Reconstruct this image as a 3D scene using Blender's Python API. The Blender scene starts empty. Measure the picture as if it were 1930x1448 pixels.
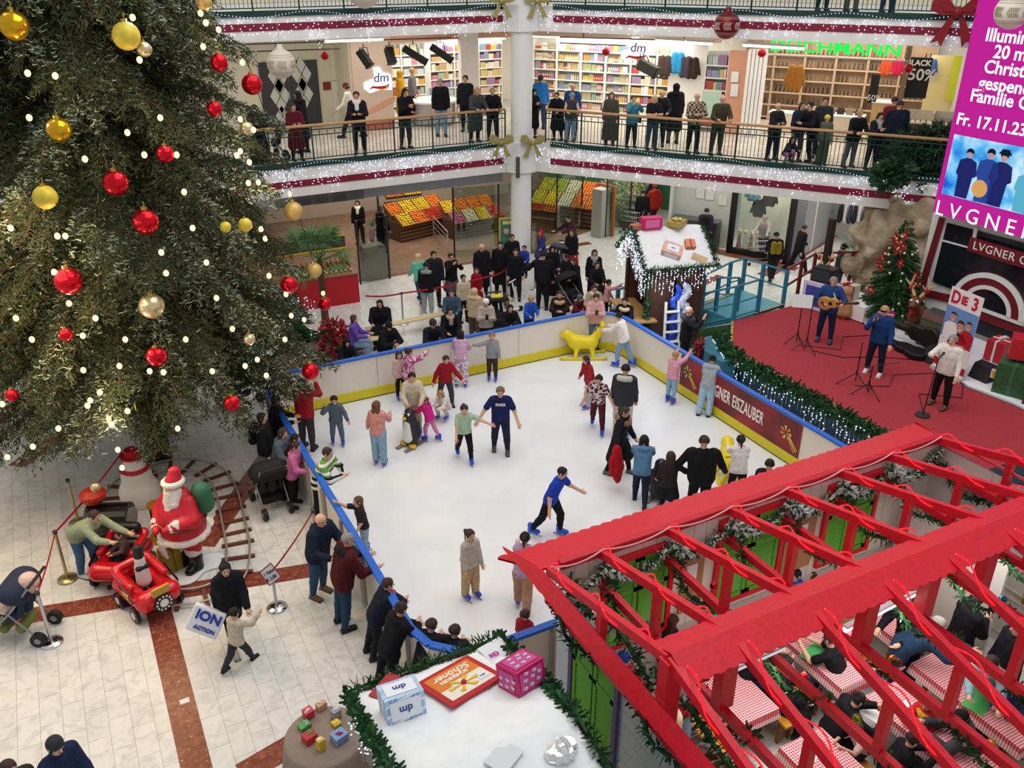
import bpy,math,random
import numpy as np
from mathutils import Vector,Matrix
random.seed(7);rng=np.random.default_rng(7)
R_=math.radians
SC=bpy.context.scene
COL=SC.collection
CH,CP,CYAW=10.2,26.2,27.5
cam_d=bpy.data.cameras.new('camera');cam=bpy.data.objects.new('camera',cam_d);COL.objects.link(cam)
cam_d.sensor_width=36.0;cam_d.lens=36.0*1662/1930;cam_d.clip_end=200;cam_d.clip_start=0.05
cam.location=(0,0,CH);cam.rotation_euler=(R_(90-CP),0,R_(-CYAW))
SC.camera=cam
SC.view_settings.view_transform='Standard';SC.view_settings.look='None'
SC.view_settings.gamma=1.0;SC.view_settings.exposure=0.0
try:SC.view_settings.use_curve_mapping=False
except Exception:pass
w=bpy.data.worlds.new('atrium_daylight');SC.world=w;w.use_nodes=True
bgn=w.node_tree.nodes['Background'];bgn.inputs[0].default_value=(0.93,0.97,1.0,1);bgn.inputs[1].default_value=0.56
cy=SC.cycles
cy.max_bounces=5;cy.diffuse_bounces=3;cy.glossy_bounces=2;cy.transmission_bounces=4;cy.transparent_max_bounces=8
cy.caustics_reflective=False;cy.caustics_refractive=False;cy.sample_clamp_indirect=3.0
def area(name,loc,size,power,color=(1,1,1),rot=(0,0,0),size_y=None):
 l=bpy.data.lights.new(name,'AREA');l.energy=power;l.color=color
 l.shape='RECTANGLE';l.size=size;l.size_y=size_y or size
 o=bpy.data.objects.new(name,l);o.location=loc;o.rotation_euler=rot;COL.objects.link(o);return o
area('atrium_ceiling_light',(9,13,19),14,1900,(1.0,0.98,0.95),size_y=16)
area('atrium_ceiling_light',(-2,22,17),8,380,(1.0,0.85,0.66))
WARM=(1.0,0.84,0.66)
FPX=1662.0
_c,_s=math.cos(R_(CP)),math.sin(R_(CP));_pc,_ps=math.cos(R_(CYAW)),math.sin(R_(CYAW))
def ray(px,py):
 a=(px-965)/FPX;b=(724-py)/FPX
 y=_c+b*_s;z=-_s+b*_c
 return(a*_pc+y*_ps,-a*_ps+y*_pc,z)
def G(px,py,z=0.0):
 d=ray(px,py);t=(z-CH)/d[2];return Vector((d[0]*t,d[1]*t,z))
def GX(px,py,X):
 d=ray(px,py);t=X/d[0];return Vector((X,d[1]*t,CH+d[2]*t))
def GY(px,py,Y):
 d=ray(px,py);t=Y/d[1];return Vector((d[0]*t,Y,CH+d[2]*t))
def GD(px,py,dist):
 d=ray(px,py);t=dist/math.hypot(d[0],d[1]);return Vector((d[0]*t,d[1]*t,CH+d[2]*t))
P0=Vector((14.9,27.2));AR=R_(-53.2);DR=Vector((math.cos(AR),math.sin(AR)));NR=Vector((-math.sin(AR),math.cos(AR)))
def RF(s,t,z=0.0):
 p=P0+DR*s+NR*t;return Vector((p.x,p.y,z))
def GR(px,py,t):
 d=ray(px,py);q=P0+NR*t
 k=(q.x*NR.x+q.y*NR.y)/(d[0]*NR.x+d[1]*NR.y)
 p=Vector((d[0]*k,d[1]*k));return(p-q).dot(DR),CH+d[2]*k
def LF(s,t,z=0.0):
 return Vector((14.3-s,27.4+t,z))
def lin(c):
 if isinstance(c,str):
  c=c.lstrip('#');c=''.join(x*2 for x in c)if len(c)==3 else c;c=[int(c[i:i+2],16)/255 for i in(0,2,4)]
 return tuple((x/12.92 if x<=.04045 else((x+.055)/1.055)**2.4)for x in c)
MATS={}
def M(c,rough=.6,metal=0.0,emit=0.0,alpha=1.0,noise=0.0,bump=0.0,scale=30.0,spec=.4,trans=0.0,sheen=0.0):
 key=(str(c),rough,metal,emit,alpha,noise,bump,scale,spec,trans,sheen)
 if key in MATS:return MATS[key]
 m=bpy.data.materials.new('mat_'+str(c).strip('#()').replace(', ','_')[:20]);m.use_nodes=True
 nt=m.node_tree;b=nt.nodes['Principled BSDF'];col=lin(c)+(1,)
 b.inputs['Base Color'].default_value=col;b.inputs['Roughness'].default_value=rough;b.inputs['Metallic'].default_value=metal
 b.inputs['Specular IOR Level'].default_value=spec
 if emit:b.inputs['Emission Color'].default_value=col;b.inputs['Emission Strength'].default_value=emit
 if alpha<1:b.inputs['Alpha'].default_value=alpha
 if trans:b.inputs['Transmission Weight'].default_value=trans
 if noise or bump:
  n=nt.nodes.new('ShaderNodeTexNoise');n.inputs['Scale'].default_value=scale;n.inputs['Detail'].default_value=3
  tc=nt.nodes.new('ShaderNodeTexCoord');nt.links.new(tc.outputs['Object'],n.inputs['Vector'])
  if noise:
   r=nt.nodes.new('ShaderNodeMapRange');r.inputs[1].default_value=.3;r.inputs[2].default_value=.7
   r.inputs[3].default_value=1-noise;r.inputs[4].default_value=1+noise
   x=nt.nodes.new('ShaderNodeVectorMath');x.operation='MULTIPLY';x.inputs[0].default_value=col[:3]
   nt.links.new(n.outputs[0],r.inputs[0]);nt.links.new(r.outputs[0],x.inputs[1]);nt.links.new(x.outputs[0],b.inputs['Base Color'])
  if bump:
   u=nt.nodes.new('ShaderNodeBump');u.inputs['Strength'].default_value=bump;u.inputs['Distance'].default_value=.02
   nt.links.new(n.outputs[0],u.inputs['Height']);nt.links.new(u.outputs[0],b.inputs['Normal'])
 MATS[key]=m;return m
def NM(name,build,rough=.6,spec=.4,metal=0.0):
 if name in MATS:return MATS[name]
 m=bpy.data.materials.new(name);m.use_nodes=True;nt=m.node_tree;b=nt.nodes['Principled BSDF']
 b.inputs['Roughness'].default_value=rough;b.inputs['Specular IOR Level'].default_value=spec;b.inputs['Metallic'].default_value=metal
 tc=nt.nodes.new('ShaderNodeTexCoord')
 s=build(nt,nt.links.new,tc)
 if s is not None:nt.links.new(s,b.inputs['Base Color'])
 MATS[name]=m;return m
def ramp(nt,stops,interp='LINEAR'):
 r=nt.nodes.new('ShaderNodeValToRGB');r.color_ramp.interpolation=interp
 e=r.color_ramp.elements
 while len(e)<len(stops):e.new(.5)
 for i,(p,c)in enumerate(stops):e[i].position=p;e[i].color=lin(c)+(1,)
 return r
def emis(c,k,sample=False):
 key=('em',str(c),k)
 if key in MATS:return MATS[key]
 m=bpy.data.materials.new('glow');m.use_nodes=True;nt=m.node_tree;nt.nodes.remove(nt.nodes['Principled BSDF'])
 e=nt.nodes.new('ShaderNodeEmission');e.inputs[0].default_value=lin(c)+(1,);e.inputs[1].default_value=k
 nt.links.new(e.outputs[0],nt.nodes['Material Output'].inputs[0])
 if not sample:m.cycles.emission_sampling='NONE'
 MATS[key]=m;return m
def glass(tint='#e6f2ee',a=.16):
 key=('gl',tint,a)
 if key in MATS:return MATS[key]
 m=bpy.data.materials.new('pane_glass');m.use_nodes=True;nt=m.node_tree;b=nt.nodes['Principled BSDF'];nt.nodes.remove(b)
 g=nt.nodes.new('ShaderNodeBsdfGlossy');g.inputs['Roughness'].default_value=.03
 t=nt.nodes.new('ShaderNodeBsdfTransparent');t.inputs[0].default_value=lin(tint)+(1,)
 x=nt.nodes.new('ShaderNodeMixShader');x.inputs[0].default_value=a
 nt.links.new(t.outputs[0],x.inputs[1]);nt.links.new(g.outputs[0],x.inputs[2]);nt.links.new(x.outputs[0],nt.nodes['Material Output'].inputs[0])
 MATS[key]=m;return m
class MB:
 def __init__(s):s.v=[];s.f=[];s.m=[]
 def add(s,vs,fs,m=0):
  o=len(s.v);s.v+=[tuple(p)for p in vs];s.f+=[[i+o for i in f]for f in fs];s.m+=[m]*len(fs);return s
 def box(s,c,d,rz=0,m=0,M4=None):
  x,y,z=d[0]/2,d[1]/2,d[2]/2
  vs=[Vector((a*x,b*y,e*z))for a in(-1,1)for b in(-1,1)for e in(-1,1)]
  if M4 is not None:vs=[M4@p for p in vs]
  elif rz:
   q=Matrix.Rotation(rz,3,'Z');vs=[q@p for p in vs]
  c=Vector(c);vs=[p+c for p in vs]
  return s.add(vs,[(0,1,3,2),(4,6,7,5),(0,4,5,1),(2,3,7,6),(0,2,6,4),(1,5,7,3)],m)
 def bar(s,a,b,w,h=None,m=0,up=(0,0,1)):
  a,b=Vector(a),Vector(b);h=h or w;d=(b-a);L=d.length;d.normalize();u=Vector(up)
  if abs(d.dot(u))>.98:u=Vector((0,1,0))
  r=d.cross(u).normalized();u=r.cross(d).normalized()
  vs=[a+r*(i*w/2)+u*(j*h/2)+d*(k*L)for k in(0,1)for i,j in((-1,-1),(1,-1),(1,1),(-1,1))]
  return s.add(vs,[(3,2,1,0),(4,5,6,7),(0,1,5,4),(1,2,6,5),(2,3,7,6),(3,0,4,7)],m)
 def cyl(s,a,b,r0,r1=None,n=12,m=0,cap=True):
  a,b=Vector(a),Vector(b);r1=r0 if r1 is None else r1;d=(b-a).normalized()
  u=d.orthogonal().normalized();w_=d.cross(u)
  vs=[]
  for p,r in((a,r0),(b,r1)):
   for i in range(n):
    t=2*math.pi*i/n;vs.append(p+(u*math.cos(t)+w_*math.sin(t))*r)
  fs=[(i,(i+1)%n,n+(i+1)%n,n+i)for i in range(n)]
  if cap:fs+=[tuple(range(n-1,-1,-1)),tuple(range(n,2*n))]
  return s.add(vs,fs,m)
 def tube(s,pts,r,n=8,m=0,closed=False):
  pts=[Vector(p)for p in pts];rr=r if hasattr(r,'__len__')else[r]*len(pts);N=len(pts);vs=[];pu=None
  for i,p in enumerate(pts):
   d=(pts[(i+1)%N if closed else min(i+1,N-1)]-pts[(i-1)%N if closed else max(i-1,0)])
   d=d.normalized()if d.length>1e-9 else Vector((0,0,1))
   u=(pu-d*pu.dot(d))if pu is not None else d.orthogonal()
   u=u.normalized()if u.length>1e-6 else d.orthogonal().normalized()
   pu=u;w_=d.cross(u)
   for k in range(n):
    t=2*math.pi*k/n;vs.append(p+(u*math.cos(t)+w_*math.sin(t))*rr[i])
  fs=[]
  for i in range(N if closed else N-1):
   j=(i+1)%N
   for k in range(n):fs.append((i*n+k,i*n+(k+1)%n,j*n+(k+1)%n,j*n+k))
  if not closed:fs+=[tuple(range(n-1,-1,-1)),tuple(range((N-1)*n,N*n))]
  return s.add(vs,fs,m)
 def sph(s,c,r,n=12,k=8,m=0,sc=(1,1,1),M4=None):
  c=Vector(c);vs=[Vector((0,0,r*sc[2]))]
  for i in range(1,k):
   p=math.pi*i/k
   for j in range(n):
    t=2*math.pi*j/n;vs.append(Vector((r*sc[0]*math.sin(p)*math.cos(t),r*sc[1]*math.sin(p)*math.sin(t),r*sc[2]*math.cos(p))))
  vs.append(Vector((0,0,-r*sc[2])));L=len(vs)-1
  if M4 is not None:vs=[M4@p for p in vs]
  vs=[p+c for p in vs]
  fs=[(0,1+j,1+(j+1)%n)for j in range(n)]
  for i in range(k-2):
   for j in range(n):
    a=1+i*n+j;b=1+i*n+(j+1)%n;fs.append((a,a+n,b+n,b))
  o=1+(k-2)*n;fs+=[(L,o+(j+1)%n,o+j)for j in range(n)]
  return s.add(vs,fs,m)
 def octa(s,c,r,m=0):
  c=Vector(c);vs=[c+Vector(d)*r for d in((1,0,0),(-1,0,0),(0,1,0),(0,-1,0),(0,0,1),(0,0,-1))]
  return s.add(vs,[(0,2,4),(2,1,4),(1,3,4),(3,0,4),(2,0,5),(1,2,5),(3,1,5),(0,3,5)],m)
 def prism(s,poly,z0,z1,m=0):
  n=len(poly);vs=[(p[0],p[1],z0)for p in poly]+[(p[0],p[1],z1)for p in poly]
  return s.add(vs,[tuple(range(n-1,-1,-1)),tuple(range(n,2*n))]+[(i,(i+1)%n,n+(i+1)%n,n+i)for i in range(n)],m)
 def extr(s,pts,off,m=0):
  pts=[Vector(p)for p in pts];off=Vector(off);n=len(pts)
  return s.add(pts+[p+off for p in pts],[tuple(range(n-1,-1,-1)),tuple(range(n,2*n))]+[(i,(i+1)%n,n+(i+1)%n,n+i)for i in range(n)],m)
 def lathe(s,prof,c=(0,0,0),n=20,m=0):
  c=Vector(c);vs=[]
  for r,z in prof:
   for i in range(n):
    t=2*math.pi*i/n;vs.append(c+Vector((r*math.cos(t),r*math.sin(t),z)))
  fs=[(i*n+k,i*n+(k+1)%n,(i+1)*n+(k+1)%n,(i+1)*n+k)for i in range(len(prof)-1)for k in range(n)]
  return s.add(vs,fs,m)
 def quad(s,a,b,c,d,m=0):return s.add([a,b,c,d],[(0,1,2,3)],m)
 def build(s,name,mats,parent=None,smooth=False,origin=None,bevel=0.0):
  if not isinstance(mats,(list,tuple)):mats=[mats]
  o=Vector(origin)if origin is not None else(Vector(parent['_base'])if parent is not None else Vector((0,0,0)))
  me=bpy.data.meshes.new(name)
  me.from_pydata([(p[0]-o.x,p[1]-o.y,p[2]-o.z)for p in s.v],[],s.f)
  for m in mats:me.materials.append(m)
  if len(mats)>1:me.polygons.foreach_set('material_index',s.m)
  if smooth:me.polygons.foreach_set('use_smooth',[True]*len(s.f))
  me.update()
  ob=bpy.data.objects.new(name,me);COL.objects.link(ob)
  if parent is not None:ob.parent=parent;ob['_base']=parent['_base']if '_base' in parent else(0,0,0)
  else:ob.location=o;ob['_base']=tuple(o)
  if bevel:
   b=ob.modifiers.new('bevel','BEVEL');b.width=bevel;b.segments=2;b.limit_method='ANGLE'
  return ob
def tag(o,label,cat,group=None,kind=None):
 if label:o['label']=label
 if cat:o['category']=cat
 if group:o['group']=group
 if kind:o['kind']=kind
 return o
def thing(name,label,cat,loc=(0,0,0),group=None):
 o=bpy.data.objects.new(name,None);COL.objects.link(o);o.location=loc;o['_base']=tuple(loc);o.empty_display_size=.1
 return tag(o,label,cat,group)
def struct(name,mb,m,**k):
 o=mb.build(name,m,**k);o['kind']='structure';return o
def copy_tree(src,loc,rz=0.0,label=None,scale=None,parent=None,mat=None):
 c=src.copy();COL.objects.link(c)
 if parent is None:
  c.location=loc;c.rotation_euler=(0,0,rz)
  if label:c['label']=label
  if scale:c.scale=(scale,)*3 if not hasattr(scale,'__len__')else scale
 else:c.parent=parent
 for ch in src.children:copy_tree(ch,None,parent=c)
 return c
def text(name,s,size,m,loc,rot=None,mat3=None,parent=None,depth=.01,align='CENTER',bold=0.0,shear=0.0,sx=1.0,spacing=1.0):
 cu=bpy.data.curves.new(name,'FONT');cu.body=s;cu.size=size;cu.extrude=depth;cu.align_x=align;cu.align_y='CENTER'
 cu.offset=bold;cu.shear=shear;cu.space_character=spacing;cu.resolution_u=3
 t=bpy.data.objects.new(name,cu);COL.objects.link(t)
 dg=bpy.context.evaluated_depsgraph_get();me=bpy.data.meshes.new_from_object(t.evaluated_get(dg));bpy.data.objects.remove(t)
 me.materials.clear();me.materials.append(m)
 o=bpy.data.objects.new(name,me);COL.objects.link(o)
 b=Vector(parent['_base'])if parent is not None else Vector((0,0,0))
 rotm=mat3.to_4x4()if mat3 is not None else(rot.to_matrix().to_4x4()if rot is not None else Matrix())
 me.transform(Matrix.Translation(Vector(loc)-b)@rotm@Matrix.Diagonal((sx,1,1,1)))
 if parent is not None:o.parent=parent
 else:
  me.transform(Matrix.Translation(-Vector(loc)));o.location=loc
 return o
def frame3(right,up):
 r=Vector(right).normalized();u=Vector(up);u=(u-r*u.dot(r)).normalized();n=r.cross(u)
 return Matrix((r,u,n)).transposed()
def _smin(a,b,k):
 h=np.maximum(k-np.abs(a-b),0)/k
 return np.minimum(a,b)-h*h*k*.25
def sdf_mesh(prims,vox,k=.03,cuts=(),subs=()):
 A=np.array([p[0]for p in prims],float);B=np.array([p[1]for p in prims],float)
 RA=np.array([p[2]for p in prims]);RB=np.array([p[3]for p in prims]);rm=np.maximum(RA,RB)[:,None]
 lo=np.minimum((A-rm).min(0),(B-rm).min(0))-2.5*vox;hi=np.maximum((A+rm).max(0),(B+rm).max(0))+2.5*vox
 n=np.maximum(np.ceil((hi-lo)/vox).astype(int)+1,4)
 D=np.full(n,9.0,np.float32)
 ax=[lo[i]+vox*np.arange(n[i])for i in range(3)]
 for a,b,ra,rb in zip(A,B,RA,RB):
  m=max(ra,rb)+k+2*vox
  i0=np.maximum(((np.minimum(a,b)-m-lo)/vox).astype(int),0);i1=np.minimum(((np.maximum(a,b)+m-lo)/vox).astype(int)+2,n)
  X=ax[0][i0[0]:i1[0],None,None]-a[0];Y=ax[1][None,i0[1]:i1[1],None]-a[1];Z=ax[2][None,None,i0[2]:i1[2]]-a[2]
  d=b-a;dd=float(d@d)
  if dd<1e-10:dist=np.sqrt(X*X+Y*Y+Z*Z)-ra
  else:
   t=np.clip((X*d[0]+Y*d[1]+Z*d[2])/dd,0,1)
   dist=np.sqrt((X-t*d[0])**2+(Y-t*d[1])**2+(Z-t*d[2])**2)-(ra+(rb-ra)*t)
  sl=tuple(slice(i0[j],i1[j])for j in range(3))
  D[sl]=_smin(D[sl],dist,k)
 for q,nn in cuts:
  P_=(ax[0][:,None,None]-q[0])*nn[0]+(ax[1][None,:,None]-q[1])*nn[1]+(ax[2][None,None,:]-q[2])*nn[2]
  D=np.maximum(D,P_.astype(np.float32))
 for c,r,sc in subs:
  d=np.sqrt(((ax[0][:,None,None]-c[0])/sc[0])**2+((ax[1][None,:,None]-c[1])/sc[1])**2+((ax[2][None,None,:]-c[2])/sc[2])**2)-r
  D=np.maximum(D,-d.astype(np.float32))
 return _nets(D,lo,vox)
def _nets(D,lo,vox):
 S=D<0
 c=np.zeros(tuple(x-1 for x in D.shape),np.int8)
 for i in(0,1):
  for j in(0,1):
   for l in(0,1):c+=S[i:i+c.shape[0],j:j+c.shape[1],l:l+c.shape[2]]
 act=(c>0)&(c<8);I=np.argwhere(act)
 if len(I)==0:return np.zeros((0,3)),np.zeros((0,4),int)
 idx=np.full(c.shape,-1,np.int64);idx[act]=np.arange(len(I))
 acc=np.zeros((len(I),3));cnt=np.zeros(len(I))
 cor=[(0,0,0),(1,0,0),(0,1,0),(1,1,0),(0,0,1),(1,0,1),(0,1,1),(1,1,1)]
 vals=[D[I[:,0]+q[0],I[:,1]+q[1],I[:,2]+q[2]]for q in cor]
 for a,b in((0,1),(2,3),(4,5),(6,7),(0,2),(1,3),(4,6),(5,7),(0,4),(1,5),(2,6),(3,7)):
  va,vb=vals[a],vals[b];x=(va<0)!=(vb<0)
  t=np.where(x,va/np.where(x,va-vb,1),0)
  p=np.array(cor[a])[None]+t[:,None]*(np.array(cor[b])-np.array(cor[a]))[None]
  acc+=p*x[:,None];cnt+=x
 V=lo+vox*(I+acc/cnt[:,None])
 F=[]
 for axis in range(3):
  o=[(1,0,0),(0,1,0),(0,0,1)];u,v=o[(axis+1)%3],o[(axis+2)%3]
  s0=S[tuple(slice(0,-1)if i==axis else slice(1,-1)for i in range(3))]
  s1=S[tuple(slice(1,None)if i==axis else slice(1,-1)for i in range(3))]
  E=np.argwhere(s0!=s1)
  if len(E)==0:continue
  flip=s0[E[:,0],E[:,1],E[:,2]]
  E=E+np.array([0 if i==axis else 1 for i in range(3)])
  u,v=np.array(u),np.array(v)
  q=[E-u-v,E-v,E,E-u]
  q=np.stack([idx[p[:,0],p[:,1],p[:,2]]for p in q],1)
  q[~flip]=q[~flip][:,::-1];F.append(q)
 return V,np.concatenate(F)
def np_mesh(name,V,F,mats,parent=None,smooth=True,extra=None,midx=None):
 me=bpy.data.meshes.new(name)
 if extra is not None and extra.v:
  n0=len(V);me.from_pydata(np.concatenate([V,np.array(extra.v)]).tolist(),[],F.tolist()+[[i+n0 for i in f]for f in extra.f])
  mi=([0]*len(F)if midx is None else list(midx))+extra.m
 else:
  me.from_pydata(V.tolist(),[],F.tolist());mi=midx
 for m in(mats if isinstance(mats,(list,tuple))else[mats]):me.materials.append(m)
 if mi is not None:me.polygons.foreach_set('material_index',list(mi))
 if smooth:me.polygons.foreach_set('use_smooth',[True]*len(me.polygons))
 me.update();ob=bpy.data.objects.new(name,me);COL.objects.link(ob)
 if parent is not None:ob.parent=parent
 return ob
V3=lambda x,y,z:np.array((x,y,z),float)
def _n(v):return v/max(np.linalg.norm(v),1e-9)
PO={'stand':dict(lean=2,hp=2,LA=(6,8,18,20),RA=(4,9,14,20),LL=(3,3,4),RL=(-2,3,3)),'pocket':dict(lean=3,hp=4,LA=(-6,16,40,45),RA=(-6,16,40,45),LL=(2,4,3),RL=(-2,3,3)),'walk':dict(lean=6,hp=6,LA=(24,6,28,15),RA=(-20,7,22,10),LL=(-20,2,26),RL=(26,2,8)),'phone':dict(lean=5,hp=15,LA=(22,10,100,42),RA=(24,10,105,42),LL=(2,3,4),RL=(-2,4,3)),'folded':dict(lean=3,hp=5,LA=(20,12,95,70),RA=(22,12,95,70),LL=(2,4,4),RL=(-2,4,3)),'rail':dict(lean=13,hp=6,LA=(26,14,62,30),RA=(24,16,66,26),LL=(-6,4,2),RL=(-3,5,6)),'lean':dict(lean=26,hp=0,LA=(34,14,88,62),RA=(36,14,84,58),LL=(-12,4,4),RL=(-4,4,12)),'photo':dict(lean=2,hp=2,LA=(62,14,92,30),RA=(64,14,92,30),LL=(2,4,3),RL=(-2,4,3)),'sit':dict(lean=6,hp=4,LA=(30,8,60,25),RA=(28,8,62,25),LL=(86,6,88),RL=(84,6,84),seat=1),'sitlean':dict(lean=24,hp=8,LA=(52,14,75,35),RA=(55,14,70,35),LL=(84,7,95),RL=(86,7,88),seat=1),'skate':dict(lean=14,hp=10,LA=(24,28,24,0),RA=(-14,26,22,0),LL=(24,6,26),RL=(-18,6,16)),'skate2':dict(lean=10,hp=10,LA=(4,24,26,10),RA=(10,26,26,10),LL=(10,6,18),RL=(-6,6,12)),'bend':dict(lean=66,hp=-8,LA=(58,8,24,20),RA=(62,8,34,20),LL=(14,4,22),RL=(4,4,14)),'crouch':dict(lean=36,hp=-4,LA=(50,10,50,20),RA=(60,10,40,20),LL=(112,10,128),RL=(100,10,120)),'reach':dict(lean=8,hp=-2,LA=(12,10,24,10),RA=(104,12,24,10),LL=(4,4,6),RL=(-4,4,6)),'push':dict(lean=18,hp=10,LA=(52,8,26,8),RA=(50,8,28,8),LL=(20,3,20),RL=(-16,3,14)),'hold':dict(lean=8,hp=8,LA=(10,12,20,5),RA=(14,52,12,0),LL=(16,3,20),RL=(-10,3,10)),'sing':dict(lean=4,hp=0,LA=(10,14,22,10),RA=(48,16,118,28),LL=(3,7,4),RL=(-3,7,4)),'guitar':dict(lean=4,hp=10,LA=(16,34,82,18),RA=(4,34,100,62),LL=(2,6,4),RL=(-3,6,4)),}
SKIN={'a':'#d9a98c','b':'#c58f6e','c':'#9a6a4c','d':'#e3b9a2','e':'#6b4631'}
JACK={'tee':(.010,.03,.55),'shirt':(.013,.06,1),'sweat':(.020,.05,1),'hoodie':(.020,.06,1),'jacket':(.021,.07,1),'coat':(.023,.34,1),'long':(.030,.62,1),'puffer':(.032,.09,1),'vest':(.024,.05,.0),'abaya':(.034,.93,1)}
def fabric(c):
 if isinstance(c,bpy.types.Material):return c
 return M(c,.85,noise=.14,bump=.35,scale=16,spec=.2)
PEOPLE=[]
def person(px,py,h,face,pose,top,tc,bottom,bc,hair,hc,shoe,label,z=0.0,sk='a',seat_z=None,at=None,bag=None,group=None,hat=None,vox=None,wide=None,tops=None,**kw):
 """px,py = where the top of the head shows in the photograph; face: 0 towards the camera, 90 to the photo's right, 180 away."""
 p=dict(PO[pose]);p.update(kw)
 if wide is None:wide=.84 if h<1.5 else.9 if h<1.7 else.98
 hf=.134+max(0,1.62-h)*.075
 L=h*(1-hf*1.06)/(1-.134*1.06);hh=hf*h
 le,sd=R_(p.get('lean',0)),R_(p.get('side',0))
 up=_n(V3(math.sin(sd)*math.cos(le),math.sin(le),math.cos(le)*math.cos(sd)));tw=R_(p.get('twist',0));rt=V3(math.cos(tw),math.sin(tw),0)
 pel=V3(0,0,0);chest=pel+up*.205*L;neck=pel+up*.305*L
 hp,hy=R_(p.get('hp',5))+le*.35,R_(p.get('hy',0))
 hu=_n(V3(0,math.sin(hp),math.cos(hp)));hfw=_n(V3(math.sin(hy)*1.0,math.cos(hy)*math.cos(hp),-math.sin(hp)*math.cos(hy)))
 hr=np.cross(hfw,hu)
 hc_=neck+_n(up+hu)*.035*L+hu*.50*hh
 htop=hc_+hu*.5*hh
 J={}
 for s,k in((-1,'L'),(1,'R')):
  f,ab,e,inw=[R_(x)for x in p[k+'A']]
  sh=neck-up*.022*L+rt*s*.108*L*wide
  d1=V3(s*math.sin(ab),math.sin(f)*math.cos(ab),-math.cos(f)*math.cos(ab))
  b=math.cos(inw)*V3(0,math.cos(f),math.sin(f))+math.sin(inw)*V3(-s,0,0);b=_n(b-d1*(b@d1))
  d2=math.cos(e)*d1+math.sin(e)*b
  if tw:
   Rz=np.array(((math.cos(tw),-math.sin(tw),0),(math.sin(tw),math.cos(tw),0),(0,0,1)));d1=Rz@d1;d2=Rz@d2;b=Rz@b
  el=sh+d1*.175*L;wr=el+d2*.148*L
  J[k+'s'],J[k+'e'],J[k+'w'],J[k+'h'],J[k+'d'],J[k+'b']=sh,el,wr,wr+d2*.052*L,d2,b
  f,ab,kn=[R_(x)for x in p[k+'L']]
  hip=pel+V3(s*.052*L,0,-.02*L)
  t1=V3(s*math.sin(ab),math.sin(f)*math.cos(ab),-math.cos(f)*math.cos(ab))
  g=f-kn;t2=V3(s*math.sin(ab)*.5,math.sin(g),-math.cos(g));t2=_n(t2)
  kne=hip+t1*.245*L;ank=kne+t2*.232*L
  J[k+'hip'],J[k+'k'],J[k+'a']=hip,kne,ank
 zmin=min(J['La'][2],J['Ra'][2])-.045*L
 skate=shoe=='skate'
 dz=-zmin+(.05 if skate else.0)
 if p.get('seat'):dz=(seat_z if seat_z is not None else.45)+.07*L
 off=V3(0,0,dz)
 for k in J:
  if k[1:]not in('d','b'):J[k]=J[k]+off
 pel,chest,neck,hc_,htop=pel+off,chest+off,neck+off,hc_+off,htop+off
 fa=-CYAW+face+180.0;rz=R_(fa)
 view=math.atan2(_pc,_ps);fdir=view+math.pi+R_(face)
 rz=fdir-math.pi/2
 ox=htop[0]*math.cos(rz)-htop[1]*math.sin(rz);oy=htop[0]*math.sin(rz)+htop[1]*math.cos(rz)
 if at is not None:loc=Vector((at[0],at[1],z))
 else:
  q=G(px,py,z+htop[2]);loc=Vector((q.x-ox,q.y-oy,z))
 dist=math.hypot(loc.x,loc.y)
 if vox is None:vox=min(max(dist*.00072,.0125),.024)*(1 if h>1.3 else.8)
 T=thing('person',label,'person',loc,group);T.rotation_euler=(0,0,rz)
 sm=fabric;skin=M(SKIN[sk],.55,spec=.3)
 P=[]
 r=L
 P.append((neck-up*.02*r,hc_-hu*.25*hh,.033*r,.031*r))
 P.append((hc_+hu*.10*hh-hfw*.05*hh,hc_+hu*.12*hh+hfw*.02*hh,.385*hh,.36*hh))
 P.append((hc_-hu*.20*hh+hfw*.10*hh,hc_-hu*.30*hh+hfw*.16*hh,.28*hh,.20*hh))
 P.append((hc_+hfw*.38*hh+hu*.02*hh,hc_+hfw*.47*hh-hu*.10*hh,.035*hh,.065*hh))
 for s in(-1,1):P.append((hc_+hr*s*.37*hh-hu*.02*hh,hc_+hr*s*.39*hh+hu*.08*hh,.06*hh,.07*hh))
 tor=[]
 for s,k in((-1,'L'),(1,'R')):
  tor.append((J[k+'s']-rt*s*.035*r,chest+rt*s*.050*r*wide,.048*r,.066*r*wide**.5))
  tor.append((chest+rt*s*.050*r*wide,pel+V3(s*.045*r*wide,0,.02*r),.066*r*wide**.5,.068*r*wide**.5))
 tor.append((neck-up*.03*r,pel,.06*r,.075*r*wide**.5))
 P+=[(a,b,x-.006,y-.006)for a,b,x,y in tor]
 arms,legs={},{}
 for s,k in((-1,'L'),(1,'R')):
  arms[k]=[(J[k+'s'],J[k+'e'],.033*r,.027*r),(J[k+'e'],J[k+'w'],.026*r,.018*r)]
  legs[k]=[(J[k+'hip'],J[k+'k'],.056*r,.037*r),(J[k+'k'],J[k+'k']*.72+J[k+'a']*.28,.036*r,.036*r),(J[k+'k']*.72+J[k+'a']*.28,J[k+'a'],.036*r,.024*r)]
  P+=arms[k]+legs[k]
  P.append((J[k+'w'],J[k+'h'],.017*r,.022*r));P.append((J[k+'a'],J[k+'a']+V3(0,.06*r,-.026*r),.022*r,.018*r))
 V,F=sdf_mesh(P,vox,k=.022)
 ex=MB()
 fr=max(.0060,.0048*r)
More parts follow.
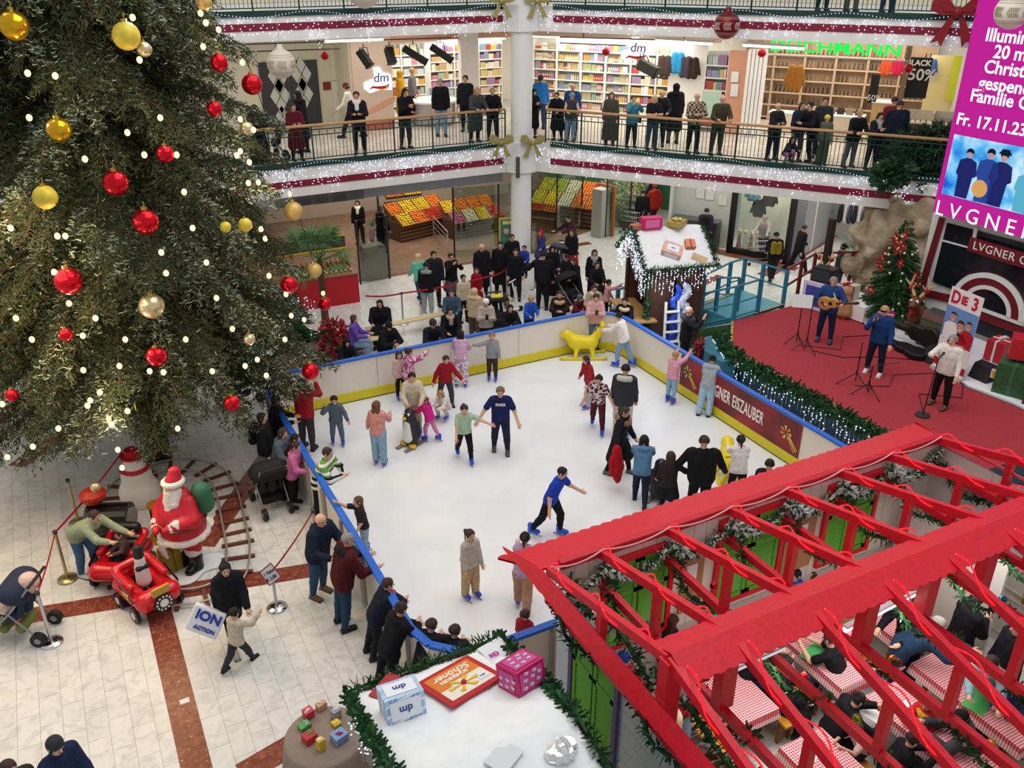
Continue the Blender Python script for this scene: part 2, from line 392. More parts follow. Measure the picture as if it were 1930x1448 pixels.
 for s,k in((-1,'L'),(1,'R')):
  d,b=J[k+'d'],_n(J[k+'b']);sidev=_n(np.cross(d,b));hnd=J[k+'h'];cu=p.get('curl',.55)
  for i,(q,ln)in enumerate(((-1.5,.040),(-.5,.047),(.5,.045),(1.5,.036))):
   a0=hnd+sidev*q*.0115*r+d*.004*r;a1=a0+_n(d+b*cu*.6)*ln*.55*r;a2=a1+_n(d+b*cu*1.8)*ln*.45*r
   ex.tube([a0,a1,a2],[fr*1.15,fr,fr*.75],5,0)
  a0=(J[k+'w']+hnd)/2-sidev*.017*r*1.0;a1=a0+_n(d*.8-sidev*.9+b*.3)*.026*r;a2=a1+_n(d+b*.4)*.022*r
  ex.tube([a0,a1,a2],[fr*1.3,fr*1.15,fr*.85],5,0)
 for s in(-1,1):
  ec=hc_+hfw*.385*hh+hr*s*.145*hh+hu*.045*hh
  ex.sph(ec,.050*hh,8,6,1,sc=(1,1,.7));ex.sph(ec+hfw*.033*hh,.032*hh,6,5,2)
  ex.bar(ec+hu*.095*hh-hr*.075*hh+hfw*.01*hh,ec+hu*.095*hh+hr*.075*hh+hfw*.01*hh,.03*hh,.022*hh,2)
 mc=hc_+hfw*.365*hh-hu*.255*hh
 ex.bar(mc-hr*.085*hh,mc+hr*.085*hh,.07*hh,.035*hh,3)
 np_mesh('body',V,F,[skin,M('#d8cec4',.4),M('#2a1d16',.5),M('#a4544c',.5)],T,extra=ex)
 inf,hem,slv=JACK[top]
 hem=p.get('hem',hem)
 Q=[(a,b,x+inf,y+inf)for a,b,x,y in tor]
 Q.append((neck-up*.03*r-rt*.05*r,neck-up*.03*r+rt*.05*r,.045*r+inf*.6,.045*r+inf*.6))
 cuts=[]
 if top in('coat','long','abaya'):
  fl=.02 if top!='abaya' else.035
  for k in 'LR':
   s=-1 if k=='L' else 1
   a,kk,an=J[k+'hip'],J[k+'k'],J[k+'a']
   Q.append((a+V3(s*.0,0,0),kk,.066*r+inf,.066*r+inf+fl))
   if top!='coat':Q.append((kk,an,.066*r+inf+fl,.062*r+inf+fl*1.6))
  if p.get('seat')is None:cuts.append((pel-V3(0,0,hem*r),V3(0,0,-1)))
 else:
  cuts.append((pel-up*(hem)*r,-up))
  Q.append((pel+V3(-.045*r,0,-.03*r),pel+V3(.045*r,0,-.03*r),.070*r+inf,.070*r+inf))
  cuts[-1]=(pel-_n(up*.6+V3(0,0,.4))*hem*r,-_n(up*.6+V3(0,0,.4)))
 for k in 'LR':
  sh,el,wr=J[k+'s'],J[k+'e'],J[k+'w']
  if slv>=1:
   pu=inf*.85
   Q+=[(sh,el,.036*r+pu,.030*r+pu),(el,el+(wr-el)*p.get('slv',.95),.029*r+pu,.021*r+pu*.9)]
  elif slv>0:Q+=[(sh,sh+(el-sh)*slv*1.3,.036*r+inf,.036*r+inf)]
 if top in('hoodie','coat','puffer')and p.get('hood',1):Q.append((neck-hfw*.05*r-rt*.035*r,neck-hfw*.05*r+rt*.035*r,.040*r,.040*r))
 if top=='puffer':Q.append((neck-rt*.02*r,neck+rt*.02*r,.052*r,.052*r))
 V,F=sdf_mesh(Q,vox,k=.03,cuts=cuts)
 nm={'tee':'shirt','shirt':'shirt','sweat':'sweater','hoodie':'hoodie','jacket':'jacket','coat':'coat','long':'coat','puffer':'jacket','vest':'vest','abaya':'robe'}[top]
 tm=np_mesh(nm,V,F,fabric(tc),T)
 if tops:tops(T,dict(J=J,neck=neck,chest=chest,pel=pel,up=up,rt=rt,L=L,hfw=hfw,inf=inf))
 if bottom!='none':
  bi={'jeans':.013,'legg':.007,'wide':.030,'skirt':.02,'shorts':.02,'tight':.007}[bottom]
  Q=[(pel+V3(-.035*r,0,.0),pel+V3(.035*r,0,0),.069*r+bi*.6,.069*r+bi*.6)]
  cuts=[(pel+V3(0,0,.05*r),V3(0,0,1))]if p.get('seat')is None and p.get('lean',0)<50 else[]
  for k in 'LR':
   a,kk,an=J[k+'hip'],J[k+'k'],J[k+'a']
   if bottom in('skirt','shorts'):
    Q.append((a,a+(kk-a)*.75,.060*r+bi,(.06 if bottom=='shorts' else.09)*r+bi))
   else:
    w2=.024*r+bi*(1 if bottom!='wide' else 1.25)
    Q+=[(a,kk,.058*r+bi,.038*r+bi),(kk,kk*.7+an*.3,.037*r+bi,.037*r+bi),(kk*.7+an*.3,kk*.06+an*.94,.036*r+bi,w2)]
  V,F=sdf_mesh(Q,vox,k=.02,cuts=cuts)
  np_mesh({'skirt':'skirt','shorts':'shorts','legg':'leggings','tight':'leggings'}.get(bottom,'trousers'),V,F,fabric(bc),T)
  if bottom in('skirt','shorts')and p.get('tights'):
   Q=[]
   for k in 'LR':Q+=[(a,b,x+.004,y+.004)for a,b,x,y in legs[k]]
   V,F=sdf_mesh(Q,vox,k=.02);np_mesh('tights',V,F,fabric(p['tights']),T)
 for k in 'LR':
  an=J[k+'a'];s=-1 if k=='L' else 1
  so=an[2]-.045*r
  if skate:
   Q=[(an+V3(0,-.012*r,-.012*r),an+V3(0,.085*r,-.016*r),.036*r,.030*r),(an+V3(0,-.005*r,0),an+V3(0,-.012*r,.055*r),.034*r,.036*r)]
  else:
   Q=[(an+V3(0,-.014*r,-.022*r),an+V3(0,.092*r,-.026*r),.032*r,.026*r),(an+V3(0,0,-.01*r),an+V3(0,-.004*r,.022*r),.029*r,.027*r)]
  cuts=[(V3(0,0,so),V3(0,0,-1))]
  V,F=sdf_mesh(Q,min(vox,.016),k=.015,cuts=cuts)
  e2=MB()
  if skate:
   for t in(-.02,.075):e2.box((an[0],t*r+an[1],so-.012),(.012,.03,.03),m=1)
   e2.box((an[0],an[1]+.03*r,so-.035),(.007,.22*r,.03),m=2)
   np_mesh('ice_skate',V,F,[M('#1c46c8',.35,spec=.5),M('#143a9c',.4),M('#b8bcc4',.3,metal=.9)],T,extra=e2)
  else:
   e2.box((an[0],an[1]+.036*r,so+.008),(.056*r,.15*r,.018),m=1)
   np_mesh('shoe',V,F,[M(shoe,.5),M('#d8d5cf' if p.get('wsole')else '#1b1a1a',.7)],T,extra=e2)
 HQ=[(hc_+hu*.12*hh-hfw*.06*hh,hc_+hu*.14*hh+hfw*.02*hh,.425*hh,.395*hh)]
 fc=hc_+hfw*.48*hh-hu*.06*hh
 subs=[(fc,1.0,(.37*hh,.42*hh,.40*hh))];cuts=[]
 nmh='hair'
 low=-.10
 if hair=='bald':HQ=[]
 elif hair=='short':low=-.16
 elif hair=='bob':HQ+=[(hc_-hfw*.12*hh+hr*s*.26*hh,hc_-hfw*.12*hh+hr*s*.28*hh-hu*.45*hh,.2*hh,.19*hh)for s in(-1,1)];low=-.6
 elif hair=='long':
  for s in(-1,0,1):HQ.append((hc_-hfw*.14*hh+hr*s*.24*hh,hc_-hfw*.30*hh+hr*s*.27*hh-hu*.85*hh-V3(0,0,.25*hh),.20*hh,.17*hh))
  low=-3
 elif hair=='vlong':
  for s in(-1,0,1):HQ.append((hc_-hfw*.14*hh+hr*s*.24*hh,hc_-hfw*.38*hh+hr*s*.32*hh-hu*.6*hh-V3(0,0,1.3*hh),.20*hh,.20*hh))
  low=-3
 elif hair=='pony':
  q0=hc_-hfw*.42*hh+hu*.22*hh;HQ+=[(q0,q0-hfw*.22*hh-hu*.12*hh,.10*hh,.12*hh),(q0-hfw*.22*hh-hu*.12*hh,q0-hfw*.25*hh-V3(0,0,1.1*hh),.12*hh,.05*hh)];low=-3
 elif hair=='bun':q0=hc_-hfw*.30*hh+hu*.46*hh;HQ.append((q0,q0,.17*hh,.17*hh));low=-.2
 elif hair=='topknot':q0=hc_-hfw*.05*hh+hu*.62*hh;HQ.append((q0,q0,.16*hh,.15*hh));low=-.2
 elif hair in('beanie','cap','santahat','tophat'):
  nmh={'beanie':'beanie','cap':'cap'}.get(hair,'hat');low=.05
  HQ=[(hc_+hu*.16*hh-hfw*.05*hh,hc_+hu*.18*hh,.44*hh,.42*hh)];subs=[]
  if hair=='cap':HQ.append((hc_+hfw*.36*hh+hu*.14*hh,hc_+hfw*.58*hh+hu*.10*hh,.12*hh,.10*hh))
 elif hair in('hijab','hood'):
  nmh='headscarf' if hair=='hijab' else 'hood'
  HQ=[(hc_+hu*.08*hh-hfw*.08*hh,hc_+hu*.10*hh,.47*hh,.45*hh),(hc_-hu*.3*hh-hfw*.08*hh,neck-up*.02*r,.40*hh,.50*hh)]
  subs=[(hc_+hfw*.46*hh-hu*.05*hh,1.0,(.29*hh,.29*hh,.36*hh))];low=-3
  if hair=='hijab':HQ.append((neck-up*.03*r,neck-up*.08*r+hfw*.02*r,.07*r,.075*r))
 if HQ:
  if low>-2:cuts=[(hc_+hu*low*hh,-_n(hu*.9+hfw*.35))]
  V,F=sdf_mesh(HQ,min(vox,.016),k=.03,cuts=cuts,subs=subs)
  if len(F):np_mesh(nmh,V,F,M(hc,.75,noise=.25,bump=.5,scale=40)if nmh=='hair' else fabric(hc),T)
  if hair in('cap','beanie')and hat!='only':
   V,F=sdf_mesh([(hc_-hfw*.08*hh-hu*.02*hh,hc_-hfw*.08*hh-hu*.02*hh,.41*hh,.41*hh)],min(vox,.016),cuts=[(hc_+hu*.1*hh,hu),(hc_-hu*.22*hh,-hu)],subs=[(fc,1.0,(.40*hh,.40*hh,.46*hh))])
   if len(F):np_mesh('hair',V,F,M(hat or '#2a201b',.8),T)
 if bag:
  kind,bcx=bag;e2=MB()
  if kind=='backpack':
   q=chest-V3(0,.10*r+inf,-.01*r);V,F=sdf_mesh([(q+V3(-.05*r,-.02,-.09*r),q+V3(-.05*r,0,.06*r),.055*r,.05*r),(q+V3(.05*r,-.02,-.09*r),q+V3(.05*r,0,.06*r),.055*r,.05*r)],vox,k=.03)
   np_mesh('backpack',V,F,fabric(bcx),T)
  elif kind=='scarf':
   V,F=sdf_mesh([(neck-rt*.03*r+hfw*.01*r,neck+rt*.03*r+hfw*.01*r,.055*r,.055*r),(neck+hfw*.07*r,chest+V3(0,.09*r,0),.035*r,.035*r)],vox,k=.03)
   np_mesh('scarf',V,F,fabric(bcx),T)
  elif kind=='furhood':
   rg=[neck-up*.012*r+rt*.075*r*math.cos(a)+hfw*.078*r*math.sin(a)+up*-.02*r*math.sin(a)for a in[x*.628 for x in range(11)]];V,F=sdf_mesh([(rg[i],rg[i+1],.036*r,.036*r)for i in range(10)],vox,k=.02)
   np_mesh('hood',V,F,M(bcx,.95,noise=.25,bump=1.0,scale=60),T)
  elif kind=='handbag':
   q=J['Lhip']+V3(-.10*r,.02,.02*r);e2.box(q,(.06,.22,.18));e2.tube([q+V3(0,-.08,.09),J['Ls']+V3(.04,0,.05),q+V3(0,.08,.09)],.008,5)
   e2.build('shoulder_bag',M(bcx,.5),T,origin=(0,0,0))
 mw=Matrix.Translation(loc)@Matrix.Rotation(rz,4,'Z')
 info=dict(T=T,mw=mw,J={k:mw@Vector(v)for k,v in J.items()if k[1:]not in('d','b')},loc=loc,rz=rz,neck=mw@Vector(neck),head=mw@Vector(hc_),chest=mw@Vector(chest),pel=mw@Vector(pel),L=L,fwd=Vector((math.cos(fdir),math.sin(fdir),0)))
 PEOPLE.append(info);return info
def marble(name,base,mort,bw,bh,rot=0,rough=.25,spec=.35,var=.10):
 def b(nt,lk,tc):
  mp=nt.nodes.new('ShaderNodeMapping');mp.inputs['Rotation'].default_value=(0,0,R_(rot));lk(tc.outputs['Object'],mp.inputs[0])
  br=nt.nodes.new('ShaderNodeTexBrick');br.inputs['Scale'].default_value=1;br.inputs['Brick Width'].default_value=bw;br.inputs['Row Height'].default_value=bh
  br.inputs['Mortar Size'].default_value=.004;br.inputs['Mortar Smooth'].default_value=.2;br.offset=.5
  c=lin(base);br.inputs['Color1'].default_value=tuple(x*(1+var)for x in c)+(1,);br.inputs['Color2'].default_value=tuple(x*(1-var)for x in c)+(1,)
  br.inputs['Mortar'].default_value=lin(mort)+(1,);lk(mp.outputs[0],br.inputs[0])
  n=nt.nodes.new('ShaderNodeTexNoise');n.inputs['Scale'].default_value=3.2;n.inputs['Detail'].default_value=7;n.inputs['Distortion'].default_value=1.6;lk(tc.outputs['Object'],n.inputs[0])
  r=ramp(nt,[(.35,'#b9bcbc'),(.52,'#f4f4f2'),(.7,'#ffffff')]);lk(n.outputs[0],r.inputs[0])
  x=nt.nodes.new('ShaderNodeMix');x.data_type='RGBA';x.blend_type='MULTIPLY';x.inputs[0].default_value=.35
  lk(br.outputs[0],x.inputs[6]);lk(r.outputs[0],x.inputs[7]);return x.outputs[2]
 return NM(name,b,rough,spec)
FLOOR=marble('marble_tiles','#dddcd7','#a3a4a2',.62,.30,90,var=.045)
GFLOOR=marble('gallery_tiles','#dcd5c9','#a9a198',.4,.4)
BFLOOR=marble('shop_tiles','#8f7461','#6d5747',.5,.5)
def _red(nt,lk,tc):
 n=nt.nodes.new('ShaderNodeTexNoise');n.inputs['Scale'].default_value=9;n.inputs['Detail'].default_value=5;lk(tc.outputs['Object'],n.inputs[0])
 r=ramp(nt,[(.3,'#6a3024'),(.55,'#824434'),(.7,'#955644')]);lk(n.outputs[0],r.inputs[0])
 v=nt.nodes.new('ShaderNodeTexNoise');v.inputs['Scale'].default_value=26;v.inputs['Detail'].default_value=2;lk(tc.outputs['Object'],v.inputs[0])
 r2=ramp(nt,[(.66,'#000000'),(.72,'#ffffff')]);lk(v.outputs[0],r2.inputs[0])
 x=nt.nodes.new('ShaderNodeMix');x.data_type='RGBA';x.inputs[7].default_value=lin('#d8c0b0')+(1,);lk(r2.outputs[0],x.inputs[0]);lk(r.outputs[0],x.inputs[6]);return x.outputs[2]
REDM=NM('red_marble',_red,.25,.4)
WALLW=M('#e9e6e0',.7,noise=.03,scale=3);CREAM=M('#e2dcc4',.7,noise=.04,scale=3);BEIGE=M('#d8bfae',.7,noise=.03,scale=2)
PEACH=M('#d89f84',.7,noise=.04,scale=3);WHITE=M('#ececea',.5,noise=.02,scale=4);BURG=M('#7d1030',.5,noise=.05)
GREEN=M('#123a33',.45,noise=.08);WOOD=M('#c39563',.45,noise=.14,scale=22);BLACK=M('#141415',.5);DGREY=M('#4a4b4d',.55,noise=.05)
GREY=M('#9a9da2',.5,noise=.04,scale=6);STEEL=M('#b9bbbe',.28,metal=.9);CHROME=M('#d7d9dc',.12,metal=1.0);PALEW=M('#f5f4f0',.6,noise=.03)
RED=M('#c01022',.45,noise=.06,scale=8);NAVY=M('#1f2f6b',.6,noise=.1)
m=MB();m.quad((-22,-6,0),(45,-6,0),(45,46,0),(-22,46,0));struct('floor',m,FLOOR)
STR=MB()
def stripe(a,b,w=.4,z=.004):
 a,b=Vector(a[:2]),Vector(b[:2]);d=(b-a).normalized();n=Vector((-d.y,d.x))*w/2
 STR.quad((*(a-n),z),(*(b-n),z),(*(b+n),z),(*(a+n),z))
def striped(p,q,w=.4):
 stripe(G(*p),G(*q),w)
stripe((.1,-3),(.1,13.4));striped((30,1165),(585,1075),.42);striped((385,1030),(545,800),.42);striped((30,880),(190,770),.42)
stripe((-3,28.0),(18,28.0),.35);striped((455,1460),(600,1375),.4);stripe((5.6,5.2),(9.6,-1.0),.5)
stripe(RF(2,4.9),RF(9,3.2),.45,.005);striped((1440,520),(1648,392),.55);stripe((13.2,20.6),(20,22.6),.35,.006);striped((1340,470),(1500,500),.4)
struct('trim_1',STR,REDM)
m=MB();p=G(348,1322);m.box((p.x,p.y,.004),(.14,.1,.008));struct('trim_2',m,WALLW)
m=MB();m.prism([(5.0,28.05),(15.4,28.05),(19.2,29.5),(23.2,31.0),(22,36.5),(5.0,36.5)],0.0,.008);struct('floor',m,BFLOOR)
SLAB=[(-14,27.4),(14.3,27.4),tuple(RF(.15,0)[:2]),tuple(RF(14.5,0)[:2]),tuple(RF(14.5,9)[:2]),(26,38),(-14,38)]
for nm,z0,z1 in(('ceiling',3.27,4.24),('ceiling',7.83,8.58)):
 m=MB();m.prism(SLAB,z0,z1);struct(nm,m,WALLW)
m=MB();m.prism(SLAB[:2]+[tuple(RF(.2,.05)[:2]),tuple(RF(14.5,.05)[:2])]+SLAB[4:],4.24,4.262);struct('floor',m,GFLOOR)
def band(name,z0,z1,mt,off=.012,ext=0.0,s1=14.4):
 m=MB();m.box(((-14+13.95)/2,27.4-off/2,(z0+z1)/2),(27.9,off+.02,z1-z0))
 a,b=RF(.75,-off/2),RF(s1,-off/2);m.box((*((a+b)/2)[:2],(z0+z1)/2),((b-a).length,off+.02,z1-z0),rz=AR);struct(name,m,mt)
band('trim_3',3.57,3.77,BURG);band('trim_4',8.12,8.32,BURG)
band('trim_5',4.17,4.33,GREEN,.05);band('trim_6',8.50,8.66,GREEN,.05)
m=MB();m.cyl((14.6,27.35,0),(14.6,27.35,12),.36,n=32,cap=False)
for z in(5.3,3.2):m.cyl((14.6,27.35,z),(14.6,27.35,z+.015),.365,n=32)
m.prism([(14.05,27.36),(14.3,27.0),(14.6,26.9),(14.95,26.95),(15.2,27.2),(14.9,27.6)],3.27,4.3);m.prism([(14.05,27.36),(14.3,27.0),(14.6,26.9),(14.95,26.95),(15.2,27.2),(14.9,27.6)],7.83,8.65)
struct('pillar',m,WHITE,smooth=False)
m=MB();p=GY(976,316,26.93);m.box(p,(.12,.1,.72));t=m.build('loudspeaker',DGREY,origin=p,bevel=.02);tag(t,'slim dark grey column loudspeaker fixed high on the white pillar','loudspeaker')
def wallbox(name,a,b,z0,z1,mt,th=.12):
 a,b=Vector(a[:2]),Vector(b[:2]);d=b-a;m=MB();c=(a+b)/2;m.box((c.x,c.y,(z0+z1)/2),(d.length,th,z1-z0),rz=math.atan2(d.y,d.x));return struct(name,m,mt)
XB0=GY(672,240,31.8).x;XB1=GY(745,240,31.8).x
wallbox('wall_back',(-14,33.7),(XB0,33.7),4.26,7.83,CREAM);wallbox('wall_back',(XB0,31.86),(XB1,31.86),4.26,7.83,BEIGE)
wallbox('wall_back',(XB0,31.9),(XB0,33.7),4.26,7.83,CREAM)
wallbox('wall_back',(-14,36.6),(20,36.6),4.26,7.83,CREAM);wallbox('wall_back',(18.6,36.6),RF(9.8,9.2),4.26,7.83,PALEW);wallbox('wall_back',RF(-1,8.7),RF(14,8.7),4.26,7.83,PALEW)
FX=17.1
a,b=Vector((XB1,31.9)),Vector((FX,31.9));wallbox('wall_back',a,b,7.25,7.83,PEACH)
wallbox('wall_right',RF(-2.3,4.5),RF(5.2,4.5),7.3,7.83,BEIGE);wallbox('wall_right',RF(5.2,4.5),RF(14,4.5),7.65,7.83,PALEW)
wallbox('wall_back',(-14,33.0),(19.5,33.0),8.6,12.2,CREAM);wallbox('wall_right',RF(-2.6,5.6),RF(14.4,5.6),8.6,12.2,CREAM)
def img_panel(pts,plane,off,mats,name,parent=None,depth=.01):
 m=MB();q=[plane(*p)for p in pts];m.extr(q,off);return m.build(name,mats,parent)
PL=lambda y:(lambda px,py:GY(px,py,y))
m=MB();m.extr([PL(31.79)(*p)for p in((692,208),(720,192),(745,180),(745,190),(722,204),(694,216))],(0,.01,0));struct('trim_7',m,PEACH)
m=MB();m.extr([PL(31.79)(*p)for p in((676,234),(744,226),(744,243),(676,250))],(0,.01,0));struct('trim_8',m,M('#b5624e',.7))
m=MB();A,B_=GY(486,125,33.6),GY(608,232,33.6);ztop=GY(565,114,33.6).z
dt=thing('double_door','dark grey double door with pale diamond panes in the cream gallery wall','door',((A.x+B_.x)/2,33.62,4.26))
W2=(B_.x-A.x)/2
for i in(0,1):
 x0=A.x+W2*i;m=MB();m.box((x0+W2/2,33.6,(4.27+ztop)/2),(W2-.03,.07,ztop-4.27));lf=m.build('door_leaf',M('#3a3d40',.5,noise=.06),dt)
 for k in range(3 if i==0 else 2):
  cz=4.27+(ztop-4.27)*(.8-.30*k);cx=x0+W2*(.62 if i==0 else.42);r1,r2=(W2*.34,.62)if k<1 or i==0 else(W2*.34,.6)
  if k==2:r1,r2=r1*.7,.36
  m=MB();m.extr([(cx-r1,33.555,cz),(cx,33.555,cz-r2),(cx+r1,33.555,cz),(cx,33.555,cz+r2)],(0,.01,0));m.build('diamond_pane',M('#cfd2c4',.3),lf)
  m=MB();m.bar((cx-r1*.5,33.55,cz-r2*.5),(cx+r1*.5,33.55,cz+r2*.5),.02);m.bar((cx-r1*.5,33.55,cz+r2*.5),(cx+r1*.5,33.55,cz-r2*.5),.02);m.build('glazing_bar',DGREY,lf)
m=MB()
for z in(5.3,):m.cyl((A.x+W2-.08,33.5,z),(A.x+W2-.08,33.5,z+.3),.02)
m.build('door_handle',STEEL,dt)
for px,py,w_,c,lab in((616,162,.28,'#8c2a20','small red fire alarm box on the cream wall beside the double door'),(641,172,.35,'#e8e4dc','white triangular warning notice on the cream gallery wall')):
 p=GY(px,py,33.6);m=MB();m.box(p,(w_,.03,w_));o=m.build('wall_sign',M(c,.5),origin=p);tag(o,lab,'sign')
 if c=='#e8e4dc':
  m=MB();m.extr([(p.x-.14,p.y-.02,p.z-.12),(p.x+.14,p.y-.02,p.z-.12),(p.x,p.y-.02,p.z+.13)],(0,.004,0));m.build('warning_triangle',M('#c23a30'),o,origin=p)
m=MB()
for a_,b_ in(((620,85),(668,150)),((624,152),(668,240))):
 p,q=GY(*a_,33.62),GY(*b_,33.62);m.box(((p.x+q.x)/2,33.62,(p.z+q.z)/2),(abs(q.x-p.x),.03,abs(q.z-p.z)))
struct('trim_9',m,M('#e9e5d4',.6))
p=GY(275,118,33.61);m=MB();m.box(p,(1.3,.06,.9));o=m.build('light_box',BLACK,origin=p);tag(o,'blue and violet lit advertising box seen through the tree branches','light box')
m=MB();m.box(p+Vector((-.3,-.04,0)),(.6,.02,.8),m=0);m.box(p+Vector((.3,-.04,.1)),(.55,.02,.6),m=1);m.build('lit_panel',[emis('#4a9be0',1.1),emis('#5a35c8',1.0)],o,origin=p)
wallbox('wall_back',(-14,36.5),(22,36.5),0,3.27,M('#b8a898',.7));wallbox('wall_back',(-14,30.6),(4.9,30.6),0,3.27,M('#6c5a4c',.7,noise=.1))
wallbox('wall_right',RF(-3.3,9),RF(3.6,9),0,3.27,M('#3f7a5c',.6));wallbox('wall_right',RF(3.5,9.0),RF(4.0,4.0),0,3.27,M('#b9c2b8',.6));wallbox('wall_right',RF(4.0,4.6),RF(6.3,4.6),0,3.27,M('#c9cbc4',.6,noise=.05))
wallbox('wall_right',RF(6.3,8),RF(16,8.5),0,3.27,M('#dcd8d0',.7));wallbox('wall_right',RF(8.7,4),RF(9.6,8.4),0,3.27,M('#8c8f92',.35))
m=MB();m.box((0,28.3,3.02),(28.6,.25,.5));struct('trim_10',m,GREY)
for px in(655,622,588,555):
 p=GY(px,368,28.12);
 t=thing('ventilation_grille',None,'vent',p,'grilles under the left gallery');t['label']='grey slatted ventilation grille in the beam under the left gallery'
 m=MB();m.box(p,(1.12,.03,.36));m.build('frame',M('#85888d',.5),t)
 m=MB()
 for k in range(6):m.box(p+Vector((0,-.025,-.14+k*.056)),(1.04,.03,.022))
 m.build('slat',M('#6c6f74',.5),t);break
src=t
for px in(622,588,555):
 copy_tree(src,GY(px,368+(655-px)*.11,28.12))
def railing(fr,s0,s1,z,label,post=1.28):
 base=fr(s0,.1,z);T=thing('gallery_railing',label,'railing',base)
 m=MB();m.tube([fr(s0,.1,z+1.11),fr(s1,.1,z+1.11)],.045,8);m.build('handrail',WOOD,T,smooth=True)
 m=MB()
 for h in(.12,.82,.98):m.bar(fr(s0,.1,z+h),fr(s1,.1,z+h),.025,.03)
 m.build('cross_rail',GREEN,T)
 n=int((s1-s0)/post);st=(s1-s0)/n
 for i in range(n+1):
  m=MB();m.bar(fr(s0+i*st,.1,z+.0),fr(s0+i*st,.1,z+1.08),.04);m.build('post',GREEN,T)
  if i==n:break
  m=MB()
  for k in range(1,11):
   s=s0+i*st+k*st/11;m.bar(fr(s,.1,z+.12),fr(s,.1,z+.82),.014)
   if k%2:m.bar(fr(s,.1,z+.82),fr(s,.1,z+.98),.014);m.sph(fr(s,.1,z+.9),.025,6,4)
  m.build('baluster_panel',GREEN,T)
railing(LF,.25,19,4.26,'green metal railing with wooden handrail along the left first-floor gallery')
railing(RF,.5,13.5,4.26,'green metal railing with wooden handrail along the right first-floor gallery')
railing(LF,.25,19,8.6,'green metal railing at the top edge of the picture above the left gallery')
railing(RF,.5,13.5,8.6,'green metal railing at the top edge of the picture above the right gallery')
ICE=emis('#d6e4ff',5.0)
def icicles(fr,s0,s1,z0,label,dens=1.0,drop=(.25,.95)):
 m=MB();s=s0;wv=MB();w_=[]
 while s<s1:
  ph=(s*1.1)%1.4;d=random.uniform(*drop)*(.55+.45*abs(math.sin(s*2.2)));n=int(d/.075)
  for k in range(n):
   if random.random()<.47*dens:m.octa(fr(s+random.uniform(-.05,.05),-.05-random.uniform(0,.05),z0-k*.075-random.uniform(0,.05)),random.uniform(.011,.019))
  s+=random.uniform(.06,.115)/dens
 s=s0
 while s<s1:
  w_.append(fr(s,-.06,z0+.10+.07*math.sin(s*2.1)));m.octa(w_[-1],.013);s+=.1
 m.tube(w_,.006,4,1)
 o=m.build('icicle_light_curtain',[ICE,M('#2a2c2e')]);tag(o,label,'string lights',kind='stuff')
icicles(LF,.2,19,4.12,'cool white icicle lights hanging over the left first-floor parapet')
icicles(RF,.2,13,4.12,'cool white icicle lights hanging over the right first-floor parapet')
icicles(LF,.2,19,8.45,'cool white icicle lights hanging over the left upper parapet')
icicles(RF,.2,13,8.45,'cool white icicle lights hanging over the right upper parapet')
def bow(p,s,mt,label,yaw,group=None):
 t=thing('ribbon_bow',label,'bow',p,group);p=Vector(p)
 r=Vector((math.cos(yaw),math.sin(yaw),0));n=Vector((-r.y,r.x,0))*-1;u=Vector((0,0,1))
 for sg in(-1,1):
  m=MB();q=[p+r*sg*x*s+u*z*s for x,z in((.02,.03),(.22,.26),(.40,.22),(.42,.02),(.22,-.06),(.02,-.03))];m.extr(q,n*.12*s);m.extr([a+n*.1*s for a in[p+r*sg*x*s+u*z*s for x,z in((.03,.02),(.2,.15),(.3,.12),(.2,0))]],n*.05*s);m.build('loop',mt,t)
  m=MB();m.extr([p+r*sg*x*s+u*z*s for x,z in((.0,.0),(.08,-.02),(.34,-.5),(.22,-.46),(.16,-.55))],n*.05*s);m.build('tail',mt,t)
 m=MB();m.sph(p+n*.08*s,.09*s,10,6);m.build('knot',mt,t)
GOLD=M('#a59a5e',.4,metal=.35,noise=.2)
for px,py,lab in((945,268,'gold ribbon bow on the left side of the pillar at gallery railing height'),(1004,268,'gold ribbon bow on the right side of the pillar at gallery railing height'),(946,2,'gold ribbon bow left of the pillar at the top edge of the picture'),(1013,2,'gold ribbon bow right of the pillar at the top edge of the picture')):
 bow(GY(px,py,27.05 if px<970 else 26.75),1.0,GOLD,lab,-.45)
q=RF(11.9,-.15);s_,z_=GR(1806,22,-.15);bow(RF(s_,-.15,z_),1.6,M('#8c0f1c',.4,noise=.15),'large dark red ribbon bow on the upper parapet near the big screen',AR)
def tube_light(a,b,label,wd=.06):
 t=thing('fluorescent_tube',label,'lamp',a);m=MB();m.tube([a,b],.04,8);m.build('tube',emis('#fff6e2',4.5,True),t)
 m=MB();m.bar(Vector(a)+Vector((0,0,.06)),Vector(b)+Vector((0,0,.06)),.12,.05);m.build('housing',WHITE,t)
tube_light(GY(613,78,28.0),GY(722,74,28.0),'glowing fluorescent tube under the upper gallery left of the pillar')
for a,b,lab in(((1235,76),(1342,83),'glowing fluorescent tube under the upper gallery beside the dark red ornament'),((1400,85),(1516,92),'glowing fluorescent tube under the upper gallery before the shoe shop')):
 (s0,z0),(s1,z1)=GR(*a,.55),GR(*b,.55);tube_light(RF(s0,.55,z0),RF(s1,.55,z1),lab)
def rods(name,pts,label):
 m=MB();
 for a,b in pts:m.tube([a,b],.02,6)
 c=Vector(pts[0][0]);o=m.build(name,M('#55554f',.5),origin=c);tag(o,label,'lighting track')
rods('lighting_track',[(GY(452,84,28.2),GY(850,71,28.2)),(GY(452,98,28.2),GY(640,92,28.2)),(GY(520,82,28.2),GY(520,96,28.2)),(GY(600,79,28.2),GY(600,62,28.2))],'thin steel lighting track hung under the left upper gallery')
L2=lambda px,py:RF(GR(px,py,.9)[0],.9,GR(px,py,.9)[1])
